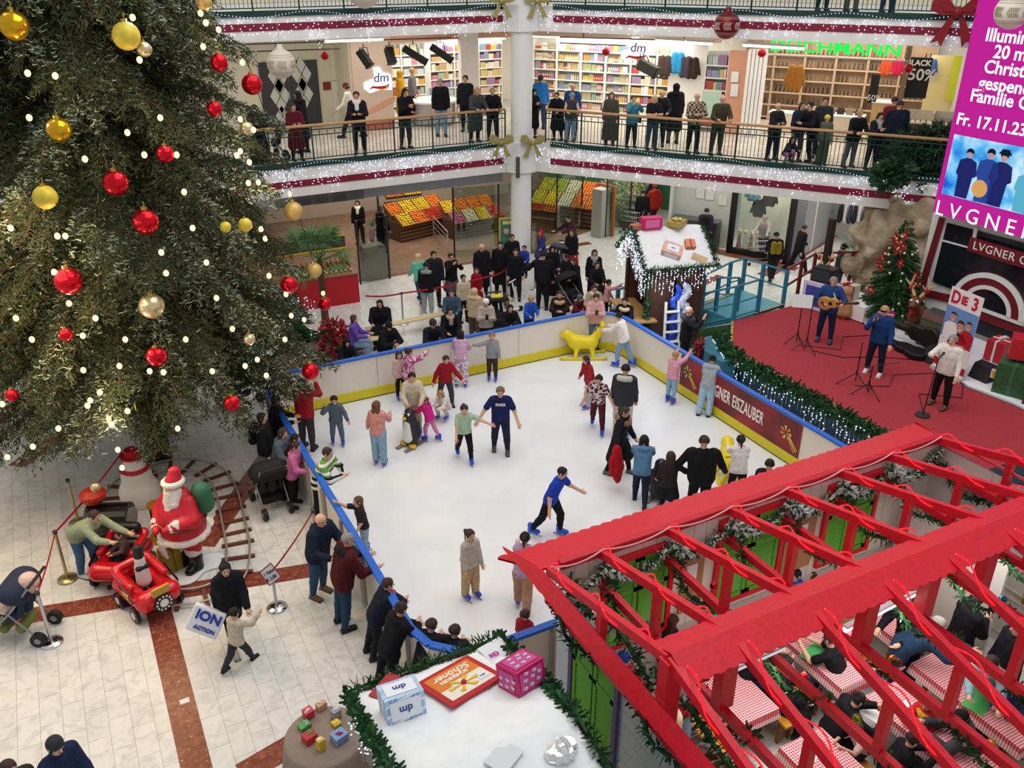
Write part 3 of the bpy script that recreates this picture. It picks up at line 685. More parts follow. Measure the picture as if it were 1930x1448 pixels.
rods('lighting_track',[(L2(1055,70),L2(1345,78)),(L2(1055,81),L2(1180,86)),(L2(1100,71),L2(1100,60)),(L2(1290,77),L2(1290,62))],'thin steel lighting track hung under the right upper gallery')
def spotlight(a,b,hang,label,w_=.24,col='#1d1e1c'):
 a,b=Vector(a),Vector(b);t=thing('stage_spotlight',label,'spotlight',a)
 m=MB();m.bar(a,b,w_,w_*.9);m.build('housing',M(col,.45),t,bevel=.02)
 d=(b-a).normalized();m=MB();m.bar(b,b+d*.03,w_*1.12,w_*1.0);m.build('lens_hood',BLACK,t)
 m=MB();c=(a+b)/2;h=Vector(hang);m.tube([c+Vector((-.15,0,0)),h+Vector((-.12,0,-.12)),h+Vector((.12,0,-.12)),c+Vector((.15,0,0))],.015,6);m.tube([h,h+Vector((0,0,-.12))],.015,6);m.build('yoke',BLACK,t)
YS=28.2
for(a,b,h,lab)in(((677,95),(697,124),(684,82),'leftmost black stage spotlight on the left gallery track'),((731,90),(739,118),(733,78),'short black stage spotlight, second from the left on the track'),((760,90),(803,117),(778,76),'long black stage spotlight left of the pillar, third on the track'),((812,87),(851,114),(829,73),'long black stage spotlight nearest to the pillar on the track')):
 spotlight(GY(*a,YS),GY(*b,YS-.25),GY(*h,YS),lab)
spotlight(L2(1205,120),L2(1238,137),L2(1213,98),'olive grey stage spotlight hanging before the right drugstore sign',.36,'#4a4c44')
spotlight(L2(1203,117),L2(1216,126),L2(1207,100),'round grey lamp hanging behind the olive spotlight',.3,'#8c8d80')
area('drugstore_lamp',RF(1.0,6.0,7.2),5.5,260,(1.0,.93,.82),size_y=3,rot=(0,0,AR));area('drugstore_lamp',(14.2,33.6,7.2),4.5,170,(1.0,.93,.82),size_y=3)
area('shoe_shop_lamp',RF(9.2,6.3,7.5),6.0,230,(1.0,.88,.72),size_y=3,rot=(0,0,AR))
area('gallery_lamp',(8,30.0,7.7),10,150,(1.0,.94,.85),size_y=2.5);area('gallery_lamp',RF(6,2.2,7.7),10,150,(1.0,.94,.85),size_y=2.5,rot=(0,0,AR))
area('grocer_lamp',(12.5,32,3.2),8,300,(1.0,.9,.76),size_y=5);area('grocer_lamp',RF(0.8,5.5,3.2),4.5,170,(1.0,.92,.8),size_y=4,rot=(0,0,AR))
area('arcade_lamp',RF(10,4,3.2),8,240,(1.0,.95,.88),size_y=5,rot=(0,0,AR));area('arcade_lamp',(4,28.9,3.2),9,70,(1.0,.85,.7),size_y=2);area('kiosk_lamp',RF(4.6,2.0,3.2),3,50,(1,.97,.92),size_y=3,rot=(0,0,AR))
UN=[]
def shelf_unit(label,o,r,f,w_,h,rows,dep=.42,mat=None,group=None,name='shelf_unit'):
 """o: base centre, r: direction along the shelf, f: towards the shopper."""
 o,r,f=Vector(o),Vector(r).normalized(),Vector(f).normalized();u=Vector((0,0,1));mt=mat or PALEW
 t=thing(name,label,'shelf',o,group)
 for sg in(-1,1):
  m=MB();m.bar(o+r*sg*w_/2,o+r*sg*w_/2+u*h,.03,dep,up=f);m.build('side_panel',mt,t)
 m=MB();m.bar(o-f*dep/2-r*w_/2+u*h/2,o-f*dep/2+r*w_/2+u*h/2,.02,h,up=u);m.build('back_panel',mt,t)
 sp=[]
 for k in range(rows):
  z=.12+k*(h-.15)/rows
  m=MB();m.bar(o-r*w_/2+u*z,o+r*w_/2+u*z,dep,.025);m.bar(o-r*w_/2+u*z+f*dep/2,o+r*w_/2+u*z+f*dep/2,.01,.05);m.build('shelf',mt,t)
  sp.append((z+.015,(h-.15)/rows))
 UN.append((o,r,f,w_,dep,sp));return t
PCOL=['#e8dcc0','#f2efe6','#d98aa0','#e0a85a','#d8c878','#a8c4a8','#c7d3dc','#c0564a','#a48ab0','#efe3d2','#e6c4ac','#8aa4c0','#f4f0ea','#cfae7c']
def goods_proto(c,kind):
 m=MB()
 if kind==0:m.box((0,0,.5),(1,1,1));m.box((0,.505,.55),(.7,.01,.4),m=1)
 elif kind==1:m.lathe([(0,0),(.5,0),(.5,.62),(.42,.74),(.2,.8),(.2,.98),(0,1)],n=8);m.lathe([(.51,.18),(.51,.5)],n=8,m=1)
 else:m.add([(-.5,-.4,0),(.5,-.4,0),(.5,.4,0),(-.5,.4,0),(-.5,-.08,1),(.5,-.08,1),(.5,.08,1),(-.5,.08,1)],[(0,1,5,4),(1,2,6,5),(2,3,7,6),(3,0,4,7),(4,5,6,7)]);m.box((0,.27,.45),(.6,.02,.3),m=1)
 o=m.build('product',[M(c,.5),M(random.choice(PCOL),.5)]);me=o.data;bpy.data.objects.remove(o);return me
PM=[goods_proto(c,k)for i,c in enumerate(PCOL)for k in((0,1,2)[i%3],(1,2,0)[i%3])]
def mesh_obj(name,me,loc,rz,sc,label,cat,group):
 o=bpy.data.objects.new(name,me);COL.objects.link(o);o.location=loc;o.rotation_euler=(0,0,rz);o.scale=sc;return tag(o,label,cat,group)
def fill(units,label,cat,group,limit,name='product',meshes=None,wr=(.05,.10),hr=(.5,.85),stuffname='packaged_goods',stufflabel=None):
 st=MB();n=0;cols=[M(c,.5)for c in PCOL]
 for o,r,f,w_,dep,sp in units:
  rz=math.atan2(r.y,r.x)
  if(Vector((-r.y,r.x,0))).dot(f)<0:rz+=math.pi
  for z,hh in sp:
   x=-w_/2+.06
   while x<w_/2-.06:
    run=random.randint(2,4);me=random.choice(meshes or PM);gw=random.uniform(*wr);gh=hh*random.uniform(*hr);ci=random.randrange(len(cols))
    for _ in range(run):
     if x+gw>w_/2-.03:x=9;break
     p=o+r*(x+gw/2)+f*(dep*.22)+Vector((0,0,z))
     if n<limit:mesh_obj(name,me,p,rz,(gw*.92,min(gw*1.2,dep*.5),gh),label,cat,group)
     else:st.box(p+Vector((0,0,gh/2)),(gw*.92,dep*.5,gh),rz=rz,m=ci)
     n+=1;x+=gw
    x+=.01
 if st.v:o=st.build(stuffname,cols);tag(o,stufflabel,'goods',kind='stuff')
d3,n3=Vector((DR.x,DR.y,0)),Vector((NR.x,NR.y,0))
grp='white drugstore shelf units on the first floor';lb='white shelf unit full of packaged goods in the bright first-floor drugstore'
UN.clear()
for i in range(6):shelf_unit(lb,RF(-2.3+i*1.04,6.5,4.27),d3,-n3,1.0,2.75,7,group=grp)
fill(UN,'small packaged product on the bright drugstore shelves right of the pillar','product','products on the right drugstore shelves',300,stufflabel='rows of packaged goods filling the remaining drugstore shelves right of the pillar')
UN.clear()
for i in range(3):shelf_unit(lb,(14.2+i*1.04,33.3,4.27),(1,0,0),(0,-1,0),1.0,2.75,8,group=grp)
for i in range(3):shelf_unit(lb,(12.0+i*1.04,36.0,4.27),(1,0,0),(0,-1,0),1.0,2.5,6,group=grp)
fill(UN,None,None,None,0,stufflabel='rows of packaged goods on the drugstore shelves left of the pillar')
for fr_,a,b,z in((None,RF(-2.8,6.1,7.12),RF(4,6.1,7.12),0),(None,Vector((14,32.9,7.1)),Vector((16.8,32.9,7.1)),0)):
 t=thing('light_strip','bright warm light strip above the drugstore shelves '+('right' if a.x>16.5 else 'left')+' of the pillar','lamp',a)
 m=MB();m.bar(a,b,.16,.05);m.build('diffuser',emis('#fff0d4',4),t);m=MB();m.bar(a+Vector((0,0,.05)),b+Vector((0,0,.05)),.2,.05);m.build('housing',WHITE,t)
def dm_sign(c,r,s,label,hang=None):
 c,r=Vector(c),Vector(r).normalized();u=Vector((0,0,1));n=r.cross(u)*1.0
 t=thing('shop_sign',label,'sign',c);P2=lambda x,z,o=0:c+r*x*s+u*z*s+n*o
 m=MB();m.extr([P2(-.1,.1),P2(-.48,-.02),P2(-.5,-.22),P2(-.3,-.38),P2(.1,-.28),P2(.5,-.32),P2(.52,-.08),P2(.48,.2),P2(.2,.28),P2(.1,.46),P2(-.12,.44)],-n*.06)
 m.build('sign_board',emis('#ffffff',1.3),t)
 text('letters','dm',.42*s,M('#28356e',.5),P2(.12,.1,.008),mat3=frame3(r,u),parent=t,sx=1.05,shear=.1)
 m=MB();m.extr([P2(-.36,-.28,.002),P2(-.2,-.15,.002),P2(.0,-.17,.002),P2(.3,-.16,.002),P2(.4,-.1,.002),P2(.4,-.18,.002),P2(.2,-.25,.002),P2(-.05,-.24,.002),P2(-.2,-.22,.002)],n*.006);m.build('swoosh',M('#c8102e',.5),t)
 m=MB();m.extr([P2(-.1,-.24,.002),P2(.3,-.22,.002),P2(.42,-.2,.002),P2(.36,-.26,.002),P2(.1,-.29,.002)],n*.006);m.build('swoosh',M('#f2b200',.5),t)
 return t
dm_sign(GY(712,153,31.74),(1,0,0),1.05,'white drugstore logo board on the beige wall left of the pillar')
s_,z_=GR(1196,96,4.0);dm_sign(RF(s_,4.0,z_),d3,1.05,'white drugstore logo board hanging in front of the shelves right of the pillar')
m=MB();x0,x1=GY(866,100,31.8).x,GY(899,100,31.8).x;m.box(((x0+x1)/2,31.8,5.9),(x1-x0,.25,3.2));struct('trim_11',m,WALLW)
p=GY(816,207,32.2);t=thing('checkout_counter','curved steel checkout counter inside the drugstore entrance','counter',(p.x,p.y,4.27))
m=MB();m.lathe([(.8,0),(.86,.1),(.86,.75),(.9,.8)],(p.x,p.y,4.27),20);m.build('body',STEEL,t,smooth=True);m=MB();m.lathe([(0,.86),(.95,.86),(.95,.8),(0,.8)],(p.x,p.y,4.27),20);m.build('worktop',WHITE,t)
p=p+Vector((.1,.1,0));m=MB();m.bar((p.x,p.y,5.13),(p.x,p.y,5.3),.05);m.box((p.x,p.y,5.4),(.35,.05,.26));o=m.build('cash_register',M('#9fb3d4',.3),origin=(p.x,p.y,5.13));tag(o,'pale cash register screen on the curved drugstore counter','screen')
def garment(loc,yaw,c,label,sc=1.0,name='hanging_jacket',col2=None):
 P=[]
 for s in(-1,1):P+=[((s*.10,0,.62),(s*.10,0,.05),.10,.12),((s*.17,0,.62),(s*.30,0,.12),.065,.05)]
 P=[tuple(np.array(q)if i<2 else q for i,q in enumerate(x))for x in P]
 V,F=sdf_mesh(P,.035,k=.04);V=V*np.array((1,.7,1))*sc
 o=np_mesh(name,V,F,fabric(c));o.location=loc;o.rotation_euler=(0,0,yaw);return tag(o,label,'jacket')
for px,py,c,lab in((1252,128,'#4a3a36','dark brown jacket hanging left of the blue one in the drugstore'),(1276,122,'#2f8fc4','bright blue jacket hanging in the drugstore display'),(1290,130,'#4b4452','dark grey jacket hanging right of the blue one in the drugstore'),(1303,132,'#3a2b28','black brown jacket hanging rightmost in the drugstore display')):
 s_,z_=GR(px,py+14,5.6);garment(RF(s_,5.6,z_),AR,c,lab)
wallbox('wall_right',RF(3.0,5.9),RF(4.4,5.9),4.27,7.2,PALEW)
R45=lambda px,py,t=4.5:RF(GR(px,py,t)[0],t,GR(px,py,t)[1])
def rquad(name,x0,y0,x1,y1,t,mt,th=.06,label=None,cat='panel',parent=None,struct_=False):
 a,b=R45(x0,(y0+y1)/2,t),R45(x1,(y0+y1)/2,t);z0,z1=R45((x0+x1)/2,y1,t).z,R45((x0+x1)/2,y0,t).z
 m=MB();c=(a+b)/2;m.box((c.x,c.y,(z0+z1)/2),((b-a).length,th,abs(z1-z0)),rz=AR)
 o=m.build(name,mt,parent,origin=None if parent is not None else(c.x,c.y,z0))
 if struct_:o['kind']='structure'
 elif label:tag(o,label,cat)
 return o
rquad('wall_right',1369,95,1402,258,4.5,PEACH,.15,struct_=True)
rquad('notice_sheet',1378,135,1392,155,4.38,WHITE,.02,'upper white notice sheet on the peach wall','notice');rquad('notice_sheet',1377,158,1391,182,4.38,WHITE,.02,'lower white notice sheet on the peach wall','notice')
rquad('display_board',1322,172,1358,222,4.4,M('#bcd8c4',.6),.04,'pale green display board in front of the drugstore beside the peach wall','board')
for i in range(5):rquad('trim_12',1403+i*7.4,92,1408.6+i*7.4,262,4.2,PALEW,.2,struct_=True)
sA,zA=GR(1350,165,5.0);UN.clear();shelf_unit('narrow white shelf of orange and green bottles beside the peach wall',RF(sA,5.0,4.27),d3,-n3,.8,2.7,6)
fill(UN,None,None,None,0,stufflabel='bottles on the narrow shelf beside the peach wall')
b_=thing('shop_sign','green glowing shop name half hidden under the upper gallery edge','sign',R45(1570,97))
sA,zA=GR(1572,91,4.42);text('letters','DEICHMANN',.52,emis('#21d84a',1.6),RF(sA,4.40,zA),mat3=frame3(d3,(0,0,1)),parent=b_,bold=.012,sx=1.35)
m=MB();m.bar(RF(sA-2.4,4.44,zA-.3),RF(sA+2.4,4.44,zA-.3),.04,.04);m.build('mounting_rail',STEEL,b_)
UN.clear();gs='shoe shelves along the back of the shoe shop'
WOODL=M('#cfa877',.5,noise=.1,scale=10)
for i in range(6):shelf_unit('shelf unit lined with shoes at the back of the first-floor shoe shop',RF(5.9+i*1.12,8.2,4.27),d3,-n3,1.08,2.9,6,mat=M('#c4ac94',.6),group=gs)
def shoe_proto(c):
 V,F=sdf_mesh([(V3(-.35,0,.2),V3(.3,0,.16),.2,.16),(V3(-.36,0,.2),V3(-.34,0,.55),.17,.17)],.09,k=.08,cuts=[(V3(0,0,.04),V3(0,0,-1))])
 V=np.stack([V[:,0],V[:,1]*.85,V[:,2]],1);o=np_mesh('shoe',V[:,[1,0,2]],F,M(c,.5));me=o.data;bpy.data.objects.remove(o);return me
SM=[shoe_proto(c)for c in('#2a2320','#3a2c25','#6b4a34','#1c1c20','#8c7866','#b59a86','#4a4048')]
fill(UN,'dark shoe standing on the back shelves of the shoe shop','shoe','shoes on the shoe shop shelves',300,name='display_shoe',meshes=SM,wr=(.13,.17),hr=(.5,.8),stufflabel='remaining shoes on the shoe shop shelves',stuffname='shoes')
for i in range(5):
 for k in range(random.randint(4,7)):
  q=R45(1535+i*8,205,5.6+.15*i);m=MB();m.box((q.x,q.y,4.27+.07+k*.135),(.32,.2,.125),rz=AR+random.uniform(-.1,.1));m.box((q.x,q.y,4.27+.13+k*.135),(.33,.21,.02),rz=AR,m=1)
  o=m.build('shoe_box',[M('#dccdbf',.7),M('#b4a294',.7)],origin=(q.x,q.y,4.27+k*.135));tag(o,'pale shoe box in the stacked boxes in front of the shoe shop shelves','box','stacked shoe boxes in the shoe shop')
def table_box(name,px,py,t,d,mt,label,cat='display'):
 q=R45(px,py,t);m=MB();m.box((q.x,q.y,4.27+d[2]/2),d,rz=AR);T_=thing(name,label,cat,(q.x,q.y,4.27));m.build('cabinet',mt,T_);m=MB();m.box((q.x,q.y,4.27+d[2]+.02),(d[0]+.06,d[1]+.06,.04),rz=AR);m.build('top',PALEW,T_);return q
qt=table_box('display_cabinet',1672,195,5.6,(.9,.6,1.25),WOODL,'light wooden display cabinet in the middle of the shoe shop');table_box('display_cabinet',1478,205,5.5,(.9,.6,.7),M('#e8d8c4',.6),'low pale display cabinet at the left of the shoe shop')
q2=table_box('display_cabinet',1595,200,5.4,(1.3,.7,.75),M('#dccab4',.6),'pale display cabinet with bags in the shoe shop')
for i,c in enumerate(('#8a7a6c','#3a302c','#a08a78','#5a5048')):
 q=q2+d3*(-.45+.3*i);m=MB();m.box((q.x,q.y,5.06+.11),(.24,.12,.2),rz=AR);m.tube([Vector((q.x,q.y,5.27))+d3*-.07,Vector((q.x,q.y,5.36)),Vector((q.x,q.y,5.27))+d3*.07],.012,5);o=m.build('handbag',M(c,.5),origin=(q.x,q.y,5.06),bevel=.02);tag(o,['grey brown handbag, leftmost on the pale shoe shop cabinet','black handbag second on the pale shoe shop cabinet','tan handbag third on the pale shoe shop cabinet','dark grey handbag rightmost on the pale shoe shop cabinet'][i],'handbag')
s_,z_=GR(1496,165,5.6);garment(RF(s_,5.6,z_-.05),AR,'#9a6428','ochre brown hooded jacket hanging at the left of the shoe shop',1.15)
for px,c,lab in((1668,'#c4502e','orange red backpack hanging above the shoe shop cabinet'),(1690,'#b8204a','crimson backpack hanging above the wooden shoe shop cabinet'),(1752,'#4a6aa8','blue slippers bag on the bright wall at the right of the shoe shop')):
 s_,z_=GR(px,140,6.5);garment(RF(s_,6.5,z_),AR,c,lab,.7,'hanging_bag')
rquad('wall_right',1745,105,1802,215,6.8,M('#e8d49a',.6),.1,struct_=True);rquad('trim_13',1790,105,1806,190,6.6,M('#d8dc3c',.6),.1,struct_=True)
rquad('wall_right',1698,60,1707,250,4.9,M('#8a6e58',.5),.1,struct_=True)
bn=rquad('sale_banner',1710,108,1752,185,5.2,M('#15171a',.5),.03,'black sale banner reading BLACK -50% in the shoe shop','banner')
for s,px,py,sz in(('BLACK',1732,119,.24),('-50%',1732,142,.5)):
 o=text('lettering',s,sz,M('#e8e4dc',.5),R45(px,py,5.17),mat3=frame3(d3,(0,0,1)),bold=.008);o.parent=bn;o.location=o.location-bn.location
bn=rquad('sale_stand',1639,140,1655,195,5.3,M('#1a1a1c',.5),.03,'narrow black sale stand with white figures beside the wooden cabinet','banner')
o=text('lettering','50%',.26,M('#e8e4dc',.5),R45(1647,185,5.27),mat3=frame3(d3,(0,0,1)));o.parent=bn;o.location=o.location-bn.location
UN.clear();sA,_z=GR(1745,230,5.2)
for i in range(2):shelf_unit('low rack of dark slippers at the right end of the shoe shop',RF(sA+i*1.0-.3,5.2,4.27),d3,-n3,.98,1.1,3,dep=.6,mat=M('#cfc4b6',.6),group='low slipper racks in the shoe shop')
fill(UN,'dark slipper on the low rack at the right end of the shoe shop','shoe','slippers on the low racks',60,name='display_slipper',meshes=SM,wr=(.12,.16),hr=(.3,.5),stufflabel='remaining slippers on the low racks',stuffname='slippers')
ORG,YEL,LIM,RDF,PNK,WHF=[M(c,.45,noise=.1,scale=60)for c in('#e8801c','#e8c81c','#a8bc28','#cc3018','#d07a96','#e6dcc0')]
def fruit_proto(mt,sc):
 m=MB();m.sph((0,0,0),1,8,6,sc=sc);m.cyl((0,0,sc[2]*.9),(0,0,sc[2]*1.1),.1,n=5,m=1);o=m.build('fruit',[mt,M('#5a4a20')],smooth=True);me=o.data;bpy.data.objects.remove(o);return me
FP={k:fruit_proto(m_,s)for k,m_,s in(('orange',ORG,(1,1,.95)),('lemon',YEL,(1.2,.85,.85)),('lime',LIM,(1,1,.9)),('red apple',RDF,(1,1,.9)),('pink apple',PNK,(1,1,.9)),('pale pear',WHF,(.9,.9,1.15)))}
FN=[0];FST=MB()
def crate(c,r,f,w_,dep,tilt,kind,z,mats=[ORG,YEL,LIM,RDF,PNK,WHF],where='grocer'):
 c=Vector(c);r=Vector(r).normalized();f=Vector(f).normalized();u=(Vector((0,0,1))*math.cos(tilt)+f*math.sin(tilt)).normalized();v=(f*math.cos(tilt)-Vector((0,0,1))*math.sin(tilt)).normalized()
 m=MB();m.bar(c-v*dep/2,c+v*dep/2,w_,.03,up=u)
 for sg in(-1,1):m.bar(c+r*sg*w_/2-v*dep/2+u*.06,c+r*sg*w_/2+v*dep/2+u*.06,.02,.12,up=u);m.bar(c+v*sg*dep/2-r*w_/2+u*.06,c+v*sg*dep/2+r*w_/2+u*.06,.02,.12,up=u)
 o=m.build('fruit_crate',M('#6b4a2c',.6),origin=c);tag(o,'wooden crate holding '+kind+'s on the sloping fruit stand '+where,'crate','crates of '+kind+'s '+where)
 rad=.052;nx,ny=int(w_/(rad*2.05)),int(dep/(rad*2.05));mi=list(FP).index(kind)
 for i in range(nx):
  for j in range(ny):
   p=c+r*(-w_/2+(i+.5)*w_/nx)+v*(-dep/2+(j+.5)*dep/ny)+u*(.07+random.uniform(0,.035))
   if FN[0]<300:
    o=mesh_obj(kind.replace(' ','_'),FP[kind],p,random.uniform(0,6),(rad,)*3,kind+' lying among others in a crate on the fruit stand '+where,'fruit',kind+'s on the fruit stand '+where);FN[0]+=1
   else:FST.sph(p,rad,6,4,m=mi)
def stand(label,c,r,f,w_,dep,h,kinds,where,n=2):
 c,r,f=Vector(c),Vector(r).normalized(),Vector(f).normalized()
 t=thing('fruit_stand',label,'stand',(c.x,c.y,0.008));m=MB();rz=math.atan2(r.y,r.x)
 sg=1
 m.box((c.x,c.y,h*.35),(w_,dep*.8,h*.7),rz=rz);m.build('base',M('#4a3424',.6),t)
 m=MB()
 for k in range(5):
  q=c+f*dep*.42;m.box((q.x,q.y,.12+k*h*.13),(w_,.03,h*.08),rz=rz)
 m.build('slat',M('#7a5636',.6),t)
 for j in range(n):
  for i,k in enumerate(kinds[j]):
   nn=len(kinds[j]);q=c+r*(-w_/2+(i+.5)*w_/nn)+f*(dep*(-.28+.56*j/max(n-1,1)))+Vector((0,0,h*(.98-.26*j)))
   crate(q,r,f,w_/nn-.04,dep*.5,.55,k,0,where=where)
X_,Y_=Vector((1,0,0)),Vector((0,-1,0))
q=GY(800,385,31.6);stand('slatted fruit stand heaped with oranges and lemons left of the pillar',(q.x,32.2,0),(1,.25,0),(.25,-1,0),2.6,1.3,1.05,[('orange','lemon','lemon','orange'),('lemon','orange','red apple','red apple')],'left of the pillar')
q=GY(900,385,31.0);stand('slatted fruit stand with lemons and red apples nearest to the pillar on its left',(q.x-.1,31.4,0),(1,.1,0),(.1,-1,0),2.3,1.3,1.05,[('lemon','orange','orange','orange'),('pink apple','pale pear','lemon','red apple')],'nearest the pillar')
q=GY(764,372,34.2);stand('far fruit stand of oranges at the left end of the grocer',(q.x,34.3,0),(1,0,0),(0,-1,0),1.6,.9,1.1,[('orange','lemon')],'at the left end',1)
q=RF(-.6,5.3);stand('black framed fruit stand of limes and oranges right of the pillar',(q.x,q.y,0),d3,-n3,3.0,1.5,1.35,[('lime','lime','pale pear','orange','red apple'),('lime','lemon','pale pear','orange','orange')],'right of the pillar')
q=RF(-1.2,3.8);stand('small fruit stand beside the pillar on its right',(q.x,q.y,0),d3,-n3,1.3,.8,.8,[('red apple','orange')],'beside the pillar',1)
if FST.v:tag(FST.build('fruit',[ORG,YEL,LIM,RDF,PNK,WHF]),'heaps of loose fruit in the remaining crates of the grocer','fruit',kind='stuff')
t=thing('vegetable_rack','long sloping rack of green vegetables along the grocer back wall','rack',RF(.9,6.6))
m=MB();m.extr([RF(.2,5.2,.9),RF(2.2,5.2,.9),RF(2.2,8.4,2.0),RF(.2,8.4,2.0)],(0,0,-.12));m.box(RF(1.2,6.9,.6),(2.0,2.8,1.1),rz=AR);m.build('base',M('#4a4f44',.5),t)
for k in range(9):m=MB();m.bar(RF(.2,5.25+k*.36,.98+k*.124),RF(2.2,5.25+k*.36,.98+k*.124),.03,.1);m.build('divider',STEEL,t)
m=MB()
for k in range(800):
 a=random.uniform(.25,2.15);b=random.uniform(5.25,8.35);p=RF(a,b,.97+(b-5.2)*.344);d=Vector((random.uniform(-.1,.1),random.uniform(-.1,.1),random.uniform(.03,.12)))
 m.add([p,p+d,p+d+Vector((.05,.05,.02)),p+Vector((.06,0,.01))],[(0,1,2,3)],random.randrange(3))
tag(m.build('leafy_vegetables',[M('#5a7a34'),M('#94a05a'),M('#b9b48a')]),'loose green leafy vegetables spread over the sloping rack','vegetables',kind='stuff')
def screen(pts,h,label,frame=True,a=.12):
 t=thing('glass_screen',label,'glass screen',pts[0])
 for a_,b_ in zip(pts[:-1],pts[1:]):
  m=MB();m.bar(Vector(a_)+Vector((0,0,h/2)),Vector(b_)+Vector((0,0,h/2)),.012,h);m.build('pane',glass(a=a),t)
 for p in pts:
  m=MB();m.cyl(p,Vector(p)+Vector((0,0,h+.02)),.035,n=8);m.build('post',M('#2c2f30',.4),t)
screen([G(857,486),G(940,478),G(985,472)],2.6,'tall glass screen before the fruit left of the pillar');screen([G(735,525),G(718,470)],2.1,'glass gate leaf at the grocer entrance beside the black-haired woman')
screen([G(1000,478),G(1048,440),G(1095,432)],2.9,'tall glass screen before the fruit right of the pillar');screen([G(680,536),G(735,524)],2.2,'glass screen between the red bottle counter and the grocer entrance')
screen([G(1140,447),G(1185,440)],2.9,'glass screen beside the grey cabinet in front of the vegetables')
q=G(1130,445);t=thing('cabinet','tall grey cabinet with an orange wooden side by the vegetable racks','cabinet',q)
m=MB();m.box(q+Vector((0,0,.95)),(.5,.5,1.9),rz=.3);m.build('body',M('#a8a8a6',.5),t);m=MB();m.box(q+Vector((.32,.06,1.0)),(.06,.8,2.0),rz=.3);m.build('side_panel',M('#b8743c',.5),t)
q=G(712,530);m=MB();m.box(q+Vector((0,.35,.6)),(.75,.5,1.2));t=m.build('cabinet',M('#7c6450',.5),origin=q,bevel=.02);tag(t,'brown waist-high cabinet beside the grocer entrance gate','cabinet')
t=thing('entrance_barrier','steel entrance barrier of thin bars beside the fruit stand','barrier',G(838,478))
a,b=G(818,455),G(845,487);m=MB();m.tube([a,a+Vector((0,0,1.0)),b+Vector((0,0,1.0)),b],.025,8);m.build('frame',STEEL,t)
m=MB()
for k in range(1,5):m.tube([a+Vector((0,0,k*.2)),b+Vector((0,0,k*.2))],.012,6)
m.build('bar',STEEL,t)
q=G(960,482);t=thing('poster_stand','yellow framed poster stand with a green poster at the foot of the pillar','poster stand',q)
fr=frame3((1,-.35,0),(0,0,1));rr=fr@Vector((1,0,0));nn=fr@Vector((0,0,1));k0=q+Vector((0,0,.85));back=Vector((.1,.3,0))
m=MB();m.box(k0,(.78,.05,1.2),rz=math.atan2(rr.y,rr.x));m.build('frame',M('#c8a850',.5),t);m=MB();m.box(k0+nn*.03,(.66,.01,1.06),rz=math.atan2(rr.y,rr.x));po=m.build('poster',M('#3f7a6a',.6),t)
m=MB();m.box(k0+nn*.037+Vector((0,0,.42)),(.5,.008,.12),rz=math.atan2(rr.y,rr.x));m.sph(k0+nn*.03+Vector((-.12,0,.1)),.12,8,6,m=1);m.sph(k0+nn*.03+Vector((.1,0,-.3)),.14,8,6,m=2);m.build('printed_picture',[M('#e0cc6a'),M('#c8a0a8'),M('#e0c890')],po)
m=MB();
for sg in(-1,1):m.bar(q+rr*sg*.3+Vector((0,0,0)),k0+rr*sg*.3-Vector((0,0,.6)),.03);m.bar(q+rr*sg*.3-nn*.3,k0+rr*sg*.3,.03)
m.build('leg',BLACK,t)
q=G(643,575);t=thing('sales_counter','red sales counter loaded with bottles left of the grocer','counter',q)
m=MB();m.box(q+Vector((-.5,.5,.48)),(2.3,.95,.96),rz=-.05);m.build('body',M('#b01020',.5),t);m=MB();m.box(q+Vector((-.5,.5,.98)),(2.35,1.0,.04),rz=-.05);m.build('worktop',M('#8a6a4a',.5),t)
bt=MB();bt.lathe([(0,0),(.04,0),(.04,.16),(.015,.22),(.015,.29),(0,.3)],n=8);bt.lathe([(.042,.05),(.042,.12)],n=8,m=1)
bm=[bt.build('bottle',[M(c,.25),M('#e0d4b0')]).data for c in('#6a3a14','#8a5a1c','#2c3a1c','#a8401c')]
for ob in[o for o in COL.objects if o.name.startswith('bottle')and o.users_collection and o.data in bm]:bpy.data.objects.remove(ob)
for i in range(14):
 for j in range(4):mesh_obj('bottle',random.choice(bm),q+Vector((-1.55+i*.155,.2+j*.2,1.0)),0,(1,1,1),'small brown bottle standing in rows on the red sales counter','bottle','bottles on the red sales counter')
p=q+Vector((-.5,1.0,0));t=thing('back_shelf','wooden back shelf with a yellow lettered board behind the red counter','shelf',p)
m=MB();m.box(p+Vector((0,.2,1.7)),(2.3,.08,.5));m.build('board',M('#3c3630',.5),t);m=MB();m.box(p+Vector((0,.15,1.5)),(2.3,.03,.05));m.box(p+Vector((0,.15,1.93)),(2.3,.03,.05));m.build('yellow_trim',M('#d8b820',.5),t)
m=MB()
for sg in(-1,1):m.bar(p+Vector((sg*1.1,.2,0)),p+Vector((sg*1.1,.2,2.0)),.06)
m.build('post',WOOD,t)
q=R45(1358,476,4.2);m=MB();a,b=RF(4.1,4.15),RF(5.9,4.05);t=thing('counter','long dark metal counter against the pale wall right of the grocer','counter',a)
m.bar(a+Vector((0,0,.55)),b+Vector((0,0,.55)),.5,1.1);m.build('body',M('#3c3d3c',.4,metal=.3),t);m=MB();m.bar(a+Vector((0,0,1.12)),b+Vector((0,0,1.12)),.56,.04);m.build('worktop',M('#55565a',.35),t)
for px,py,lab in((1320,365,'small framed picture on the pale wall, left one'),(1338,368,'white poster on the pale wall beside the dark counter'),(1362,378,'wide white poster on the pale wall, right one')):
 rquad('poster',px-8,py-9,px+8,py+9,4.5,M('#dad8cc',.6),.03,lab,'poster')
sM0,zM0=6.35,0;wd=2.15
t=thing('shop_window','black framed shop window showing shirts and toys, right of the dark counter','shop window',RF(sM0+1,4.0))
